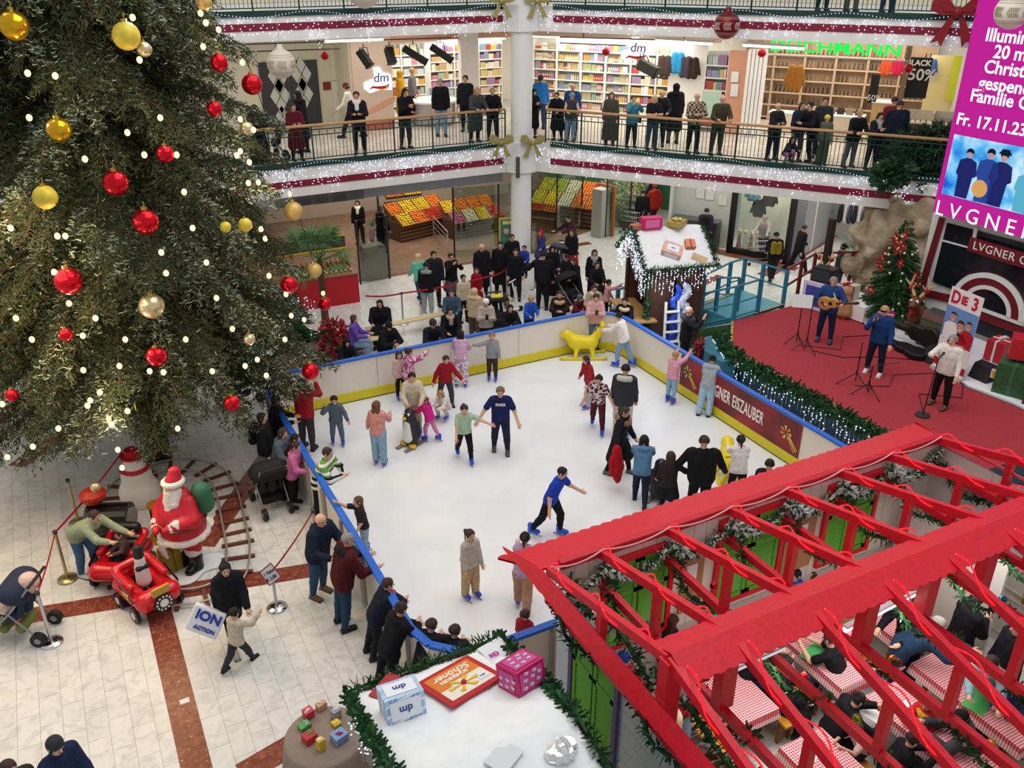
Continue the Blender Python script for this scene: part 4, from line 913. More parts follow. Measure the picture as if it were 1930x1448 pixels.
for a,b in((RF(sM0,4.1,.02),RF(sM0,4.1,2.9)),(RF(sM0+wd,3.8,.02),RF(sM0+wd,3.8,2.9)),(RF(sM0,4.1,.12),RF(sM0+wd,3.8,.12)),(RF(sM0,4.1,2.85),RF(sM0+wd,3.8,2.85))):
 m=MB();m.bar(a,b,.14,.2);m.build('frame',BLACK,t)
m=MB();m.bar(RF(sM0,4.1,1.45),RF(sM0+wd,3.8,1.45),.012,2.7);m.build('pane',glass(a=.08),t)
wallbox('wall_right',RF(sM0-.1,5.9),RF(sM0+wd+.6,5.6),0,3.2,M('#e8dccb',.7));area('window_lamp',RF(sM0+1,4.9,3.1),1.6,55,(1,.93,.82),rot=(0,0,AR))
for px,py,c,lab in((1428,395,'#26262c','dark printed T-shirt hanging in the shop window'),(1418,365,'#7a9ab0','pale blue shirt hanging in the upper corner of the shop window'),(1450,375,'#5a4a44','brown jacket hanging behind the printed T-shirt')):
 s_,z_=GR(px,py+12,4.9);garment(RF(s_,4.9,z_),AR,c,lab,.9)
for i,c in enumerate(('#c8302c','#e8e4e0','#d04038','#e8c8b0')):
 p=RF(sM0+.25+i*.22,4.5,.02);m=MB();m.cyl(p,p+Vector((0,0,.62)),.12,.05,10);m.sph(p+Vector((0,0,.72)),.09,10,6,m=1);o=m.build('toy_figure',[M(c,.6),M('#e8c8b0',.6)],origin=p);tag(o,['red cone-shaped toy figure leftmost in the shop window','white cone-shaped toy figure in the shop window','red cone-shaped toy figure third in the shop window','beige cone-shaped toy figure rightmost in the shop window'][i],'toy')
t=thing('clothes_rail','rail of dark clothes in the bright arcade far right of the shop window','clothes rail',RF(9.9,7))
a,b=RF(9.7,7.2),RF(11.3,7.2);m=MB();m.tube([a,a+Vector((0,0,1.7)),b+Vector((0,0,1.7)),b],.025,8);m.build('frame',STEEL,t)
for k in range(9):garment(RF(9.8+k*.17,7.2,.85),AR+1.57,['#2a2c34','#d8d4cc','#3c4458'][k%3],['dark garment on the rail in the bright arcade','white garment on the rail in the bright arcade','slate blue garment on the rail in the bright arcade'][k%3],.95,'hanging_garment')['group']=['dark','white','slate'][k%3]+' garments on the arcade rail'
for z in(4.6,):pass
m=MB();a=RF(8.6,3.85);m.bar(a+Vector((0,0,1.5)),RF(8.95,3.9,1.5),.1,2.9);struct('trim_14',m,M('#8b8e92',.35,metal=.3))
RX0,RX1,RY0,RY1,IZ,BT=3.38,13.0,8.8,19.15,.10,1.2
def _ice(nt,lk,tc):
 n=nt.nodes.new('ShaderNodeTexNoise');n.inputs['Scale'].default_value=.9;n.inputs['Detail'].default_value=8;n.inputs['Distortion'].default_value=.8;lk(tc.outputs['Object'],n.inputs[0])
 r=ramp(nt,[(.35,'#e2e4e6'),(.55,'#e8e9eb'),(.7,'#ecedef')]);lk(n.outputs[0],r.inputs[0]);return r.outputs[0]
ICEM=NM('rink_ice',_ice,.32,.3)
ch=.85
def rink_outline(o=0.0):
 a,b,c,d=RX0-o,RX1+o,RY0-o,RY1+o;k=ch+o*.4
 P=[]
 for cx,cyy,a0 in((b-k,d-k,0),(a+k,d-k,90),(a+k,c+k,180),(b-k,c+k,270)):
  for i in range(4):t=R_(a0+i*30);P.append((cx+k*math.cos(t),cyy+k*math.sin(t)))
 return P
m=MB();m.prism(rink_outline(.1),0.006,IZ);o=m.build('ice_sheet',ICEM,origin=(8,14,0));tag(o,'white ice sheet of the skating rink inside the low barrier','ice')
bar=thing('rink_barrier','low cream rink barrier with blue top rail and yellow kick strip around the ice','barrier',(RX0,RY0,0))
PANEL=M('#e6ddcd',.4,noise=.03,scale=2);BLUE=M('#1f62c8',.4,noise=.05);YEL2=M('#d8c81a',.4,noise=.06)
OUT=rink_outline(.05);segs=[]
N_=len(OUT)
for i in range(N_):
 a,b=Vector((*OUT[i],0)),Vector((*OUT[(i+1)%N_],0));L=(b-a).length
 n=max(1,round(L/2.0))
 for k in range(n):segs.append((a+(b-a)*k/n,a+(b-a)*(k+1)/n))
cap=MB();kick=MB();brace=MB()
for a,b in segs:
 m=MB();d=(b-a).normalized();out=Vector((d.y,-d.x,0))
 q=d*.006 if(b-a).length>.6 else d*0
 m.bar(a+q+Vector((0,0,(IZ+BT)/2)),b-q+Vector((0,0,(IZ+BT)/2)),.05,BT-IZ)
 if(b-a).length>.6:
  for s in(.02,.5,.98):m.bar(a+(b-a)*s+out*.055+Vector((0,0,.05)),a+(b-a)*s+out*.055+Vector((0,0,BT-.05)),.05,.06,m=1)
 m.build('panel',[PANEL,M('#a6a49c',.4)],bar)
 cap.bar(a-q*2+Vector((0,0,BT+.02)),b+q*2+Vector((0,0,BT+.02)),.13,.055);kick.bar(a-out*.035+Vector((0,0,IZ+.13)),b-out*.035+Vector((0,0,IZ+.13)),.03,.25)
 kick.bar(a-out*.04+Vector((0,0,IZ+.01)),b-out*.04+Vector((0,0,IZ+.01)),.035,.02,m=1)
cap.build('cap_rail',BLUE,bar,bevel=.012);kick.build('kick_strip',[YEL2,M('#3a3a30',.6)],bar)
def _ban(nt,lk,tc):
 n=nt.nodes.new('ShaderNodeTexNoise');n.inputs['Scale'].default_value=1.1;lk(tc.outputs['Object'],n.inputs[0])
 r=ramp(nt,[(.35,'#4e1a20'),(.55,'#8c1c22'),(.7,'#a51f26')]);lk(n.outputs[0],r.inputs[0])
 s=nt.nodes.new('ShaderNodeTexNoise');s.inputs['Scale'].default_value=40;lk(tc.outputs['Object'],s.inputs[0]);r2=ramp(nt,[(.72,'#000000'),(.76,'#ffffff')]);lk(s.outputs[0],r2.inputs[0])
 x=nt.nodes.new('ShaderNodeMix');x.data_type='RGBA';x.inputs[7].default_value=lin('#c89088')+(1,);lk(r2.outputs[0],x.inputs[0]);lk(r.outputs[0],x.inputs[6]);return x.outputs[2]
XW=RX1+.02
y0,y1=GX(1283,700,XW).y,GX(1512,815,XW).y
ban=thing('banner','dark red banner reading LUGNER EISZAUBER on the right-hand rink boards','banner',(XW,(y0+y1)/2,.4))
m=MB();m.box((XW-.012,(y0+y1)/2,.76),(.012,y0-y1,.80));m.build('sheet',NM('banner_print',_ban,.5),ban)
FR=frame3((0,-1,0),(0,0,1))
text('lettering','LUGNER EISZAUBER',.44,M('#f2eee6',.5),(XW-.02,(y0+y1)/2+.02,.76),mat3=FR,parent=ban,bold=.004,sx=(y0-y1)*.112,spacing=1.06)
for yy in(y0-.30,y1+.42):
 m=MB()
 for k in range(7):
  t=k*.9;p=Vector((XW-.025,yy,.8));m.extr([p+Vector((0,math.cos(t)*.03,math.sin(t)*.03)),p+Vector((0,math.cos(t+.3)*.17,math.sin(t+.3)*.17)),p+Vector((0,math.cos(t+.75)*.16,math.sin(t+.75)*.16))],(-.004,0,0),m=k%2)
 for k in range(3):m.bar(p+Vector((-.004,-.05-.04*k,-.05)),p+Vector((-.004,-.30-.05*k,-.36+.04*k)),.005,.028,m=k%2)
 m.build('printed_ribbon',[M('#c8982c',.5),M('#e8c878',.5)],ban)
def seal(px,py,yaw,label):
 q=G(px,py,IZ);t=thing('skating_aid',label,'skating aid',q);Z=Matrix.Rotation(yaw,3,'Z')
 W=lambda x,y,z:np.array(Z@Vector((x,y,z)))
 V,F=sdf_mesh([(W(0,-.25,.44),W(0,.2,.42),.21,.18),(W(0,-.28,.48),W(0,-.48,.66),.17,.13),(W(0,.2,.42),W(0,.48,.85),.15,.08),(W(-.13,.48,.95),W(.13,.48,.95),.06,.06),(W(.1,-.2,.3),W(.24,-.25,.08),.07,.05),(W(-.1,-.2,.3),W(-.24,-.25,.08),.07,.05),(W(.1,.2,.3),W(.22,.25,.08),.07,.05),(W(-.1,.2,.3),W(-.22,.25,.08),.07,.05),(W(0,-.48,.66),W(0,-.62,.62),.1,.06)],.025,k=.07)
 np_mesh('body',V,F,M('#e6cf10',.3,spec=.5),t)
 for s in(-1,1):
  m=MB();m.tube([Vector(W(s*.25,-.68,.10)),Vector(W(s*.25,-.55,.035)),Vector(W(s*.25,.5,.035)),Vector(W(s*.25,.62,.08))],.04,8);m.build('runner',M('#e0c80e',.3),t,origin=(0,0,0),smooth=True)
 m=MB();m.tube([Vector(W(-.24,.35,.78)),Vector(W(.24,.35,.78))],.03,8);m.build('handle',M('#e0c80e',.3),t,origin=(0,0,0))
seal(1100,672,R_(-117),'yellow seal shaped skating aid in the back corner of the ice');seal(1374,905,R_(153),'yellow seal shaped skating aid held by the white-sweatered woman near the red roof')
def penguin(px,py,face,label):
 q=G(px,py,IZ);t=thing('skating_aid',label,'skating aid',q);fd=math.atan2(_pc,_ps)+math.pi+R_(face)-math.pi/2;Z=Matrix.Rotation(fd,3,'Z');W=lambda x,y,z:np.array(Z@Vector((x,y,z)))
 V,F=sdf_mesh([(W(0,0,.22),W(0,0,.62),.20,.15),(W(0,.02,.72),W(0,.02,.80),.135,.13),(W(.19,-.03,.62),W(.24,-.03,.30),.05,.03),(W(-.19,-.03,.62),W(-.24,-.03,.30),.05,.03)],.022,k=.05)
 np_mesh('body',V,F,M('#23252b',.4),t)
 V,F=sdf_mesh([(W(0,.06,.24),W(0,.055,.62),.165,.11)],.022);np_mesh('belly',V,F,M('#e8e6e0',.4),t)
 m=MB();m.sph(W(0,.19,.75),.05,8,6,sc=(1,1,.7));m.build('beak',M('#e0b020',.4),t,origin=(0,0,0))
 for s in(-1,1):
  m=MB();m.sph(W(s*.06,.12,.84),.035,8,6);m.sph(W(s*.06,.15,.845),.016,6,5,m=1);m.build('eye',[M('#f4f2ee',.4),BLACK],t,origin=(0,0,0))
  m=MB();m.bar(W(s*.13,-.28,.02),W(s*.13,.36,.02),.10,.03);m.sph(W(s*.13,.12,.06),.09,8,5,sc=(1,1.4,.5),m=1);m.build('ski',[M('#7c786c',.5),M('#d8b224',.5)],t,origin=(0,0,0))
penguin(776,838,-35,'penguin shaped skating aid on skis in front of the girl in magenta');penguin(1240,940,150,'penguin shaped skating aid seen from behind beside the denim vest')
GRN=[M('#24522a',.8),M('#346634',.8),M('#1b4226',.8)];SNOWG=M('#dfe6e2',.8)
def sag(a,b,d,n=12):
 a,b=Vector(a),Vector(b);return[a.lerp(b,i/n)-Vector((0,0,d*4*(i/n)*(1-i/n)))for i in range(n+1)]
def resample(path,st):
 out=[];
 for a,b in zip(path[:-1],path[1:]):
  a,b=Vector(a),Vector(b);n=max(1,int((b-a).length/st))
  for i in range(n):out.append((a.lerp(b,i/n),(b-a).normalized()))
 return out
def garland_mesh(m,path,r,snow,dens,leaf,ns=3):
 m.tube([Vector(p)for p in path],r*.22,5)
 for p,d in resample(path,.03/dens):
  for _ in range(4):
   v=Vector(rng.normal(size=3));v=(v-d*v.dot(d)*.6).normalized();q=p+v*r*random.uniform(.15,.55);e=q+(v+d*random.uniform(-.5,.5)).normalized()*leaf*random.uniform(.6,1.1)
   w_=v.cross(d).normalized()*leaf*.26
   m.add([q-w_,q+w_,e+w_*.5,e-w_*.5],[(0,1,2,3)],ns if random.random()<snow else random.randrange(ns))
def garland(path,r,label,snow=0.0,dens=1.0,group=None,parent=None,leaf=.10,mats=None,name='garland'):
 m=MB();mats=mats or(GRN+[SNOWG]);garland_mesh(m,path,r,snow,dens,leaf,len(mats)-1)
 o=m.build(name,mats,parent,origin=None if parent is not None else path[0])
 return o if parent is not None else tag(o,label,'garland',group)
def light_drops(pts,label,k=12,dmax=.6,dens=1.0,step=.09,name='icicle_lights',r=(.012,.018)):
 m=MB();w_=MB()
 for p,d in resample(pts,step):
  L=random.uniform(.3,1)*dmax;n=int(L/.07*dens)
  for i in range(n):
   if random.random()<.62:m.octa(p+Vector((random.uniform(-.03,.03),random.uniform(-.03,.03),-i*.07/dens)),random.uniform(*r))
  m.tube([p,p-Vector((0,0,L))],.004,3,1)
 o=m.build(name,[ICE,M('#d8d8d4')],origin=pts[0]);return tag(o,label,'string lights',kind='stuff')
HX0,HX1,HYL,HYR=4.92,12.3,8.08,2.92
RIDY,RIDZ,EZI,EZO=5.5,3.52,2.93,2.58
RDW=M('#d4162c',.4,noise=.10,scale=14,bump=.15);RDD=M('#c01426',.45,noise=.12,scale=14)
house=thing('timber_house','open red roofed timber house with cream walls in the lower right of the hall','house',(HX0,HYR,0))
def scallop(a,b,w1,n,flip):
 """flat board from the line a-b out to a scalloped edge offset by vector w1"""
 a,b,w1=Vector(a),Vector(b),Vector(w1);up=[a,b];L=(b-a).length;k=max(2,int(L/.17));e=[]
 for i in range(k):
  for j in range(6):
   t=(i+j/6)/k;e.append(a.lerp(b,t)+w1*(1-.07*(1-math.sin(math.pi*j/6))))
 e.append(b+w1*.93)
 return up,e
def board(name,a,b,w1,mt=RDW,th=.03,e0=0.0,e1=0.0):
 a,b,w1=Vector(a),Vector(b),Vector(w1);d=(b-a).normalized();nrm=d.cross(w1).normalized()
 if nrm.z<0:nrm=-nrm
 L=(b-a).length;k=max(2,round(L/.17));inn,out=[],[]
 for i in range(k*6+1):
  t=i/(k*6);s=1-.06*(1-abs(math.sin(math.pi*t*k)))
  inn.append(a.lerp(b,t));o_=a.lerp(b,t)+w1*s+d*((e1*t-e0*(1-t)))
  out.append(o_)
 m=MB();n=len(inn);vs=inn+out+[p-nrm*th for p in inn]+[p-nrm*th for p in out];fs=[]
 for i in range(n-1):
  fs+=[(i,i+1,n+i+1,n+i),(2*n+i,3*n+i,3*n+i+1,2*n+i+1),(n+i,n+i+1,3*n+i+1,3*n+i),(i+1,i,2*n+i,2*n+i+1)]
 m.add(vs,fs);return m.build(name,mt,house)
ex0,ex1=4.62,12.25
board('eave_board',(ex0,8.06,EZI),(ex1,8.06,EZI),(0,.92,EZO-EZI),e0=.2,e1=.6)
board('eave_board',(ex0,8.06,EZI),(ex0,2.94,EZI),(-.12,0,-.2),e0=.9,e1=.9)
board('eave_board',(ex1,8.06,EZI),(ex1,2.94,EZI),(.6,0,-.33),e0=.9,e1=.9)
board('eave_board',(ex0,2.94,EZI),(ex1,2.94,EZI),(0,-.92,EZO-EZI),e0=.2,e1=.6)
for s in(1,-1):board('ridge_board',(4.74,RIDY,RIDZ+.05),(12.4,RIDY,RIDZ+.05),(0,s*.36,-.15))
RXS=[4.74,5.55,6.66,7.76,8.85,9.97,11.05,12.2]
for i,x in enumerate(RXS):
 for sg,ye in((1,HYL),(-1,HYR)):
  m=MB();m.bar((x,ye-.02*sg,EZI-.06),(x,RIDY,RIDZ-.04),.085,.12);m.build('rafter',RDW,house)
  yq=RIDY+sg*1.28;zq=EZI-.06+(RIDZ-EZI)*(1-1.28/2.58)
  m=MB();m.bar((x,yq,2.42),(x,yq,zq-.05),.10,.10);m.build('strut',RDW,house)
 m=MB();m.bar((x,HYL,2.40),(x,HYR,2.40),.085,.12);m.build('tie_beam',RDW,house)
 if i in(0,1,3,4,5,6,7):m=MB();m.bar((x+.02,RIDY,2.44),(x+.02,RIDY,RIDZ-.03),.20,.16);m.build('ridge_post',RDW,house)
m=MB();m.bar((HX0,HYL,EZI-.05),(HX1,HYL,EZI-.05),.1,.12);m.build('wall_plate',RDD,house)
PLK=M('#d9d0c4',.6,noise=.06,scale=5);PLB=M('#c3cfd8',.6,noise=.05,scale=5);LOWP=M('#b4b0aa',.6,noise=.04)
def planked(a,b,z0,z1,mt,wd=.22,th=.04,inset=0):
 a,b=Vector(a),Vector(b);L=(b-a).length;n=max(1,int(L/wd));m=MB()
 for i in range(n):m.bar(a.lerp(b,i/n)+(b-a).normalized()*.004+Vector((0,0,(z0+z1)/2)),a.lerp(b,(i+1)/n)-(b-a).normalized()*.004+Vector((0,0,(z0+z1)/2)),th,z1-z0)
 return m
planked((HX0,HYL,0),(HX1,HYL,0),.0,2.9,None).build('wall_panel',PLK,house)
m=MB();m.box(((HX0+HX1)/2,HYL-.04,.5),(HX1-HX0,.03,1.0));m.build('wainscot',LOWP,house)
planked((HX0,HYL,0),(HX0,7.62,0),0,2.32,None,.46).build('corner_panel',PLB,house)
m=MB()
for k in range(11):m.box((HX0-.005,(6.55+HYR)/2,.1+k*.2),(.05,6.55-HYR,.19))
m.build('wall_panel',PLB,house)
m=MB();m.box((HX0,(7.62+6.55)/2,.32),(.05,1.07,.64));m.build('wall_panel',PLB,house)
m=MB();m.box((HX0+.05,5.2,1.15),(.03,5.2,2.3));m.build('inner_lining',PLK,house)
planked((HX1,HYL,0),(HX1,HYR,0),0,2.75,None,.9).build('wall_panel',M('#dcd8d2',.6,noise=.03),house)
planked((HX0,HYR,0),(HX1,HYR,0),0,2.75,None,.3).build('wall_panel',PLK,house)
SHG=M('#58a42a',.5,noise=.08,scale=12);SHD=0
def shutter_window(c,r,n,w_,h,frame_m,slope=True):
 c,r,n=Vector(c),Vector(r).normalized(),Vector(n).normalized();u=Vector((0,0,1))
 m=MB()
 for sg in(-1,1):m.bar(c+r*sg*(w_/2+.04)-u*(h/2+.08),c+r*sg*(w_/2+.04)+u*(h/2+.08),.08,.08,up=n)
 for sg in(-1,1):m.bar(c+u*sg*(h/2+.04)-r*w_/2,c+u*sg*(h/2+.04)+r*w_/2,.08,.08,up=n)
 f=m.build('window_frame',frame_m,house)
 for sg in(-1,1):
  m=MB();cc=c+r*sg*w_/4;ww=w_/2-.03
  for s2 in(-1,1):m.bar(cc+r*s2*(ww/2-.035)-u*h/2,cc+r*s2*(ww/2-.035)+u*h/2,.07,.05,up=n);m.bar(cc+u*s2*(h/2-.04)-r*ww/2,cc+u*s2*(h/2-.04)+r*ww/2,.05,.08,up=u)
  m.bar(cc+u*h*.12-r*ww/2,cc+u*h*.12+r*ww/2,.05,.08,up=u)
  k=int(h/.055)
  for i in range(2,k-1):
   z=-h/2+i*h/k;m.bar(cc+u*z-r*(ww/2-.07),cc+u*z+r*(ww/2-.07),.045,.014,m=1,up=(n*.8+u*.6))
  m.bar(cc-r*(ww/2-.05)-n*.026,cc+r*(ww/2-.05)-n*.026,.006,h-.1,m=2,up=u)
  m.build('shutter',[SHG,SHG,M('#255214',.6)],f)
for x0,x1,z0,z1 in((5.66,6.72,1.15,2.62),(7.68,8.84,1.2,2.66),(9.84,10.85,1.2,2.62)):
 shutter_window(((x0+x1)/2,HYL-.05,(z0+z1)/2),(1,0,0),(0,-1,0),x1-x0,z1-z0,RDW)
shutter_window((HX0-.04,7.08,1.55),(0,-1,0),(-1,0,0),1.0,1.75,M('#5a4a78',.5,noise=.3,scale=30))
shutter_window((HX0-.04,4.6,.95),(0,-1,0),(-1,0,0),1.4,1.3,M('#4a4f88',.5,noise=.3,scale=30))
dr=thing('panel_door','white panelled double door with brass handle in the end wall of the red house','door',(HX1-.05,5.6,0))
for y in(6.35,5.25):
 m=MB();m.box((HX1-.06,y,1.05),(.05,1.04,2.1));lf=m.build('door_leaf',M('#d8d3cb',.5),dr)
 m=MB()
 for z,h in((.55,.7),(1.5,.9)):
  for sg in(-1,1):m.box((HX1-.095,y,z+sg*h/2),(.02,.8,.03));m.box((HX1-.095,y+sg*.4,z),(.02,.03,h))
 m.build('panel_moulding',M('#c9c3ba',.5),lf)
m=MB();m.tube([(HX1-.1,6.0,1.05),(HX1-.16,6.0,1.05),(HX1-.16,6.12,1.05)],.015,8);m.box((HX1-.09,6.0,1.05),(.01,.05,.22));m.build('door_handle',M('#b8923c',.3,metal=.8),dr)
pt=thing('partition','white partition screen with a beige top and small blue notice inside the red house','partition',(11.35,7.0,0))
m=MB();m.box((11.35,6.85,1.05),(.06,1.9,2.1));m.build('panel',M('#d8d5cf',.6),pt);m=MB();m.box((11.35,6.85,2.13),(.09,1.95,.06));m.build('top_rail',M('#d0a888',.6),pt);m=MB();m.box((11.31,6.75,1.75),(.015,.55,.12));m.build('notice',M('#1c2348',.5),pt)
for x,lab in((9.3,'wooden notice board with a white sheet between the green shutters inside the red house'),(7.18,'small wooden framed notice beside the first green shutters inside the red house')):
 t=thing('notice_board',lab,'notice board',(x,HYL-.06,1.2));w_=.62 if x>8 else.4
 m=MB();m.box((x,HYL-.045,1.75),(w_,.03,1.0));m.build('board',M('#a87c54',.6,noise=.1),t);m=MB();m.box((x-.03,HYL-.065,1.95),(w_*.5,.008,.35));m.build('sheet',WHITE,t)
LED=emis('#ff2430',1.5);LEDW=emis('#ff9aa0',1.6)
def rope(a,b,turns,label,r=.085,mt=None):
 a,b=Vector(a),Vector(b);d=(b-a).normalized();u=Vector((1,0,0))if abs(d.x)<.9 else Vector((0,1,0));w_=d.cross(u).normalized();n=int(turns*14)
 m=MB();P=[a.lerp(b,i/n)+(u*math.cos(i/n*turns*6.283)+w_*math.sin(i/n*turns*6.283))*r for i in range(n+1)]
 m.tube(P,.011,5)
 for i in range(0,n,2):m.octa(P[i],.013,1)
 tag(m.build('light_rope',[LED,LEDW],origin=a),label,'light rope')
ORD=['first','second','third','fourth','fifth','sixth','seventh','eighth']
for i,x in enumerate(RXS):
 rope((x,HYL,EZI),(x,RIDY+.3,RIDZ-.06),2.3,'red light rope winding round the '+ORD[i]+' left-hand rafter of the red roof')
 rope((x,RIDY-.2,RIDZ),(x,HYR,EZI),2.3,'red light rope winding round the '+ORD[i]+' right-hand rafter of the red roof')
m=MB()
for i in range(7):m.tube(sag((RXS[i],8.0,EZI+.04),(RXS[i+1],8.0,EZI+.04),.09,10),.012,5)
tag(m.build('light_rope',M('#e8b0b0',.4),origin=(RXS[0],8,EZI)),'pale pink cable looped along the upper edge of the red eave','light rope')
for i in range(7):
 garland(sag((RXS[i],HYL-.12,2.72),(RXS[i+1],HYL-.12,2.72),.32,14),.12,'snowy festoon garland hanging between the '+ORD[i]+' and '+ORD[i+1]+' rafter along the left wall',snow=.75,leaf=.085,dens=2.2)
for i,x in enumerate(RXS):
 P=[]
 for k in range(60):
  t=k/59;P.append(Vector((x+.08*math.cos(k*.55),HYL-.1+(HYR+.3-HYL)*t,2.40+.08*math.sin(k*.55)-.14*abs(math.sin(t*9.4)))))
 g_=MB()
 for a_,b_ in((0,15),(22,38),(45,60)):garland_mesh(g_,P[a_:b_],.12,.05,1.1,.095)
 tag(g_.build('garland',GRN+[SNOWG],origin=P[0]),'green garland wound along the '+ORD[i]+' tie beam under the red roof','garland')
garland([(HX0+.12,8.0-.25*k,2.62-.10*math.sin(k*1.1))for k in range(20)],.15,'green garland along the inner edge of the end wall of the red house',snow=.25,leaf=.12)
def bauble(p,r,c,label,group=None,name='bauble',metal=.75,rough=.22,capc='#c8a850'):
 t=thing(name,label,'bauble',p,group);m=MB();m.sph(p,r,16,10);m.build('ball',M(c,rough,metal=metal,noise=.12,scale=9),t,smooth=True)
 m=MB();m.cyl(Vector(p)+Vector((0,0,r*.96)),Vector(p)+Vector((0,0,r*1.18)),r*.22,n=8);m.tube([Vector(p)+Vector((0,0,r*1.15)),Vector(p)+Vector((r*.1,0,r*1.4)),Vector(p)+Vector((0,0,r*1.6))],r*.05,4);m.build('cap',M(capc,.3,metal=.8),t);return t
for px,py,c,lab in((1683,1243,'#c87030','copper bauble hanging from the middle tie beam garland'),(1692,1250,'#b01424','red bauble beside the copper one on the middle garland'),(1515,1275,'#b81420','red bauble hanging over the wooden benches'),(1615,1355,'#8c9a20','small olive bauble hanging above the dark-coated woman'),(1890,1130,'#1f6a80','teal bauble hanging near the white door'),(1801,1074,'#2f80b0','blue bauble hanging below the ridge beam'),(1795,1062,'#6c1420','dark red bauble above the blue one below the ridge'),(1875,1418,'#c83a1c','orange red bauble at the lower right corner'),(1868,1402,'#b88a3c','brass bauble at the lower right corner'),(1440,1205,'#b01420','red bauble on the garland under the ridge board'),(1345,1105,'#a81828','red bauble bow on the garland by the second truss')):
 p=G(px,py,2.2);bauble(p,.055,c,lab)
t=thing('fluorescent_tube','bright white tube lamp slung diagonally under the red roof','lamp',(8.85,5.3,2.5))
a,b=G(1592,1188,2.5),G(1722,1120,2.5);m=MB();m.tube([a,b],.035,8);m.build('tube',emis('#ffffff',9,True),t);m=MB();m.bar(a+Vector((0,0,.05)),b+Vector((0,0,.05)),.07,.03);m.build('housing',WHITE,t)
t=thing('fluorescent_tube','grey tube lamp with a painted faint glow under the ridge board beside the benches','lamp',(7,5.3,2.5))
a,b=G(1385,1262,2.5),G(1478,1220,2.5);m=MB();m.tube([a,b],.035,8);m.build('tube',emis('#dfe4ea',.8),t);m=MB();m.bar(a+Vector((0,0,.05)),b+Vector((0,0,.05)),.07,.03);m.build('housing',M('#c8ccd0',.4),t)  # faint glow put into the grey tube's colour; it is no lit lamp
area('house_lamp',(8.6,6.0,2.35),5.5,85,(1,.97,.93),size_y=1)
for px,py,lab in((1578,1152,'bushy green potted plant on the wall beside the bright tube lamp'),(1700,1088,'small bright green plant under the ridge board')):
 p=G(px,py,2.3);t=thing('potted_plant',lab,'plant',p);garland([p+Vector((-.2,0,-.05)),p+Vector((0,.02,.02)),p+Vector((.2,0,-.05))],.16,'',parent=t,leaf=.12,mats=[M('#3f8a2c',.7),M('#5aa83c',.7),M('#8ac460',.7)],name='leaves')
 m=MB();m.box(p+Vector((0,0,-.16)),(.5,.2,.16));m.build('planter',M('#5a3a24',.6),t)
def _ging(nt,lk,tc):
 w1=nt.nodes.new('ShaderNodeTexWave');w1.inputs['Scale'].default_value=8;w1.bands_direction='X';lk(tc.outputs['Object'],w1.inputs[0])
 w2=nt.nodes.new('ShaderNodeTexWave');w2.inputs['Scale'].default_value=8;w2.bands_direction='Y';lk(tc.outputs['Object'],w2.inputs[0])
 r1=ramp(nt,[(.0,'#000000'),(.5,'#ffffff')],'CONSTANT');r2=ramp(nt,[(.0,'#000000'),(.5,'#ffffff')],'CONSTANT');lk(w1.outputs[0],r1.inputs[0]);lk(w2.outputs[0],r2.inputs[0])
 a=nt.nodes.new('ShaderNodeMath');a.operation='ADD';lk(r1.outputs[0],a.inputs[0]);lk(r2.outputs[0],a.inputs[1]);b=nt.nodes.new('ShaderNodeMath');b.operation='MULTIPLY';b.inputs[1].default_value=.5;lk(a.outputs[0],b.inputs[0])
 r=ramp(nt,[(0,'#f0e8e4'),(.5,'#dd8c90'),(1,'#c02c3c')]);lk(b.outputs[0],r.inputs[0]);return r.outputs[0]
GING=NM('gingham',_ging,.8,.2);BEN=M('#c88a24',.5,noise=.12,scale=9)
def bench(c,L,ang,label,h=.45,w_=.28,mt=None):
 c=Vector((c[0],c[1],0));d=Vector((math.cos(ang),math.sin(ang),0));n=Vector((-d.y,d.x,0));t=thing('bench',label,'bench',c)
 m=MB()
 for s in(-1,1):m.bar(c+n*s*w_*.26-d*L/2+Vector((0,0,h-.02)),c+n*s*w_*.26+d*L/2+Vector((0,0,h-.02)),w_*.48,.04)
 m.build('seat',mt or BEN,t)
 for s in(-1,1):
  for s2 in(-1,1):m=MB();m.bar(c+d*s*(L/2-.15)+n*s2*w_*.36,c+d*s*(L/2-.15)+n*s2*w_*.28+Vector((0,0,h-.04)),.05,.05);m.build('leg',M('#8a5a20',.5,noise=.1),t)
  m=MB();m.bar(c+d*s*(L/2-.15)-n*w_*.4+Vector((0,0,h*.55)),c+d*s*(L/2-.15)+n*w_*.4+Vector((0,0,h*.55)),.04,.06);m.build('crossbar',M('#8a5a20',.5),t)
def table(c,L,ang,label,lab2,w_=.68,h=.74,cloth=True):
 c=Vector((c[0],c[1],0));d=Vector((math.cos(ang),math.sin(ang),0));n=Vector((-d.y,d.x,0));t=thing('table',label,'table',c)
 m=MB();m.bar(c-d*L/2+Vector((0,0,h-.025)),c+d*L/2+Vector((0,0,h-.025)),w_,.05);m.build('tabletop',BEN,t)
 for s in(-1,1):
  for s2 in(-1,1):m=MB();m.bar(c+d*s*(L/2-.2)+n*s2*w_*.42,c+d*s*(L/2-.2)+n*s2*w_*.3+Vector((0,0,h-.05)),.06,.06);m.build('leg',M('#8a5a20',.5),t)
 if cloth:
  m=MB();a=L/2+.03;b=w_/2+.03;K=16
  ring=lambda z,k:[(x*(1+k/a),y*(1+k/b),z)for x,y in((-a,-b),(a,-b),(a,b),(-a,b))]
  vs=ring(.012,0)+ring(-.16,.03);m.add(vs,[(0,1,2,3),(0,4,5,1),(1,5,6,2),(2,6,7,3),(3,7,4,0)])
  o=m.build('tablecloth',GING);o.location=(c.x,c.y,h);o.rotation_euler=(0,0,ang);tag(o,lab2,'tablecloth')
AX=R_(90)
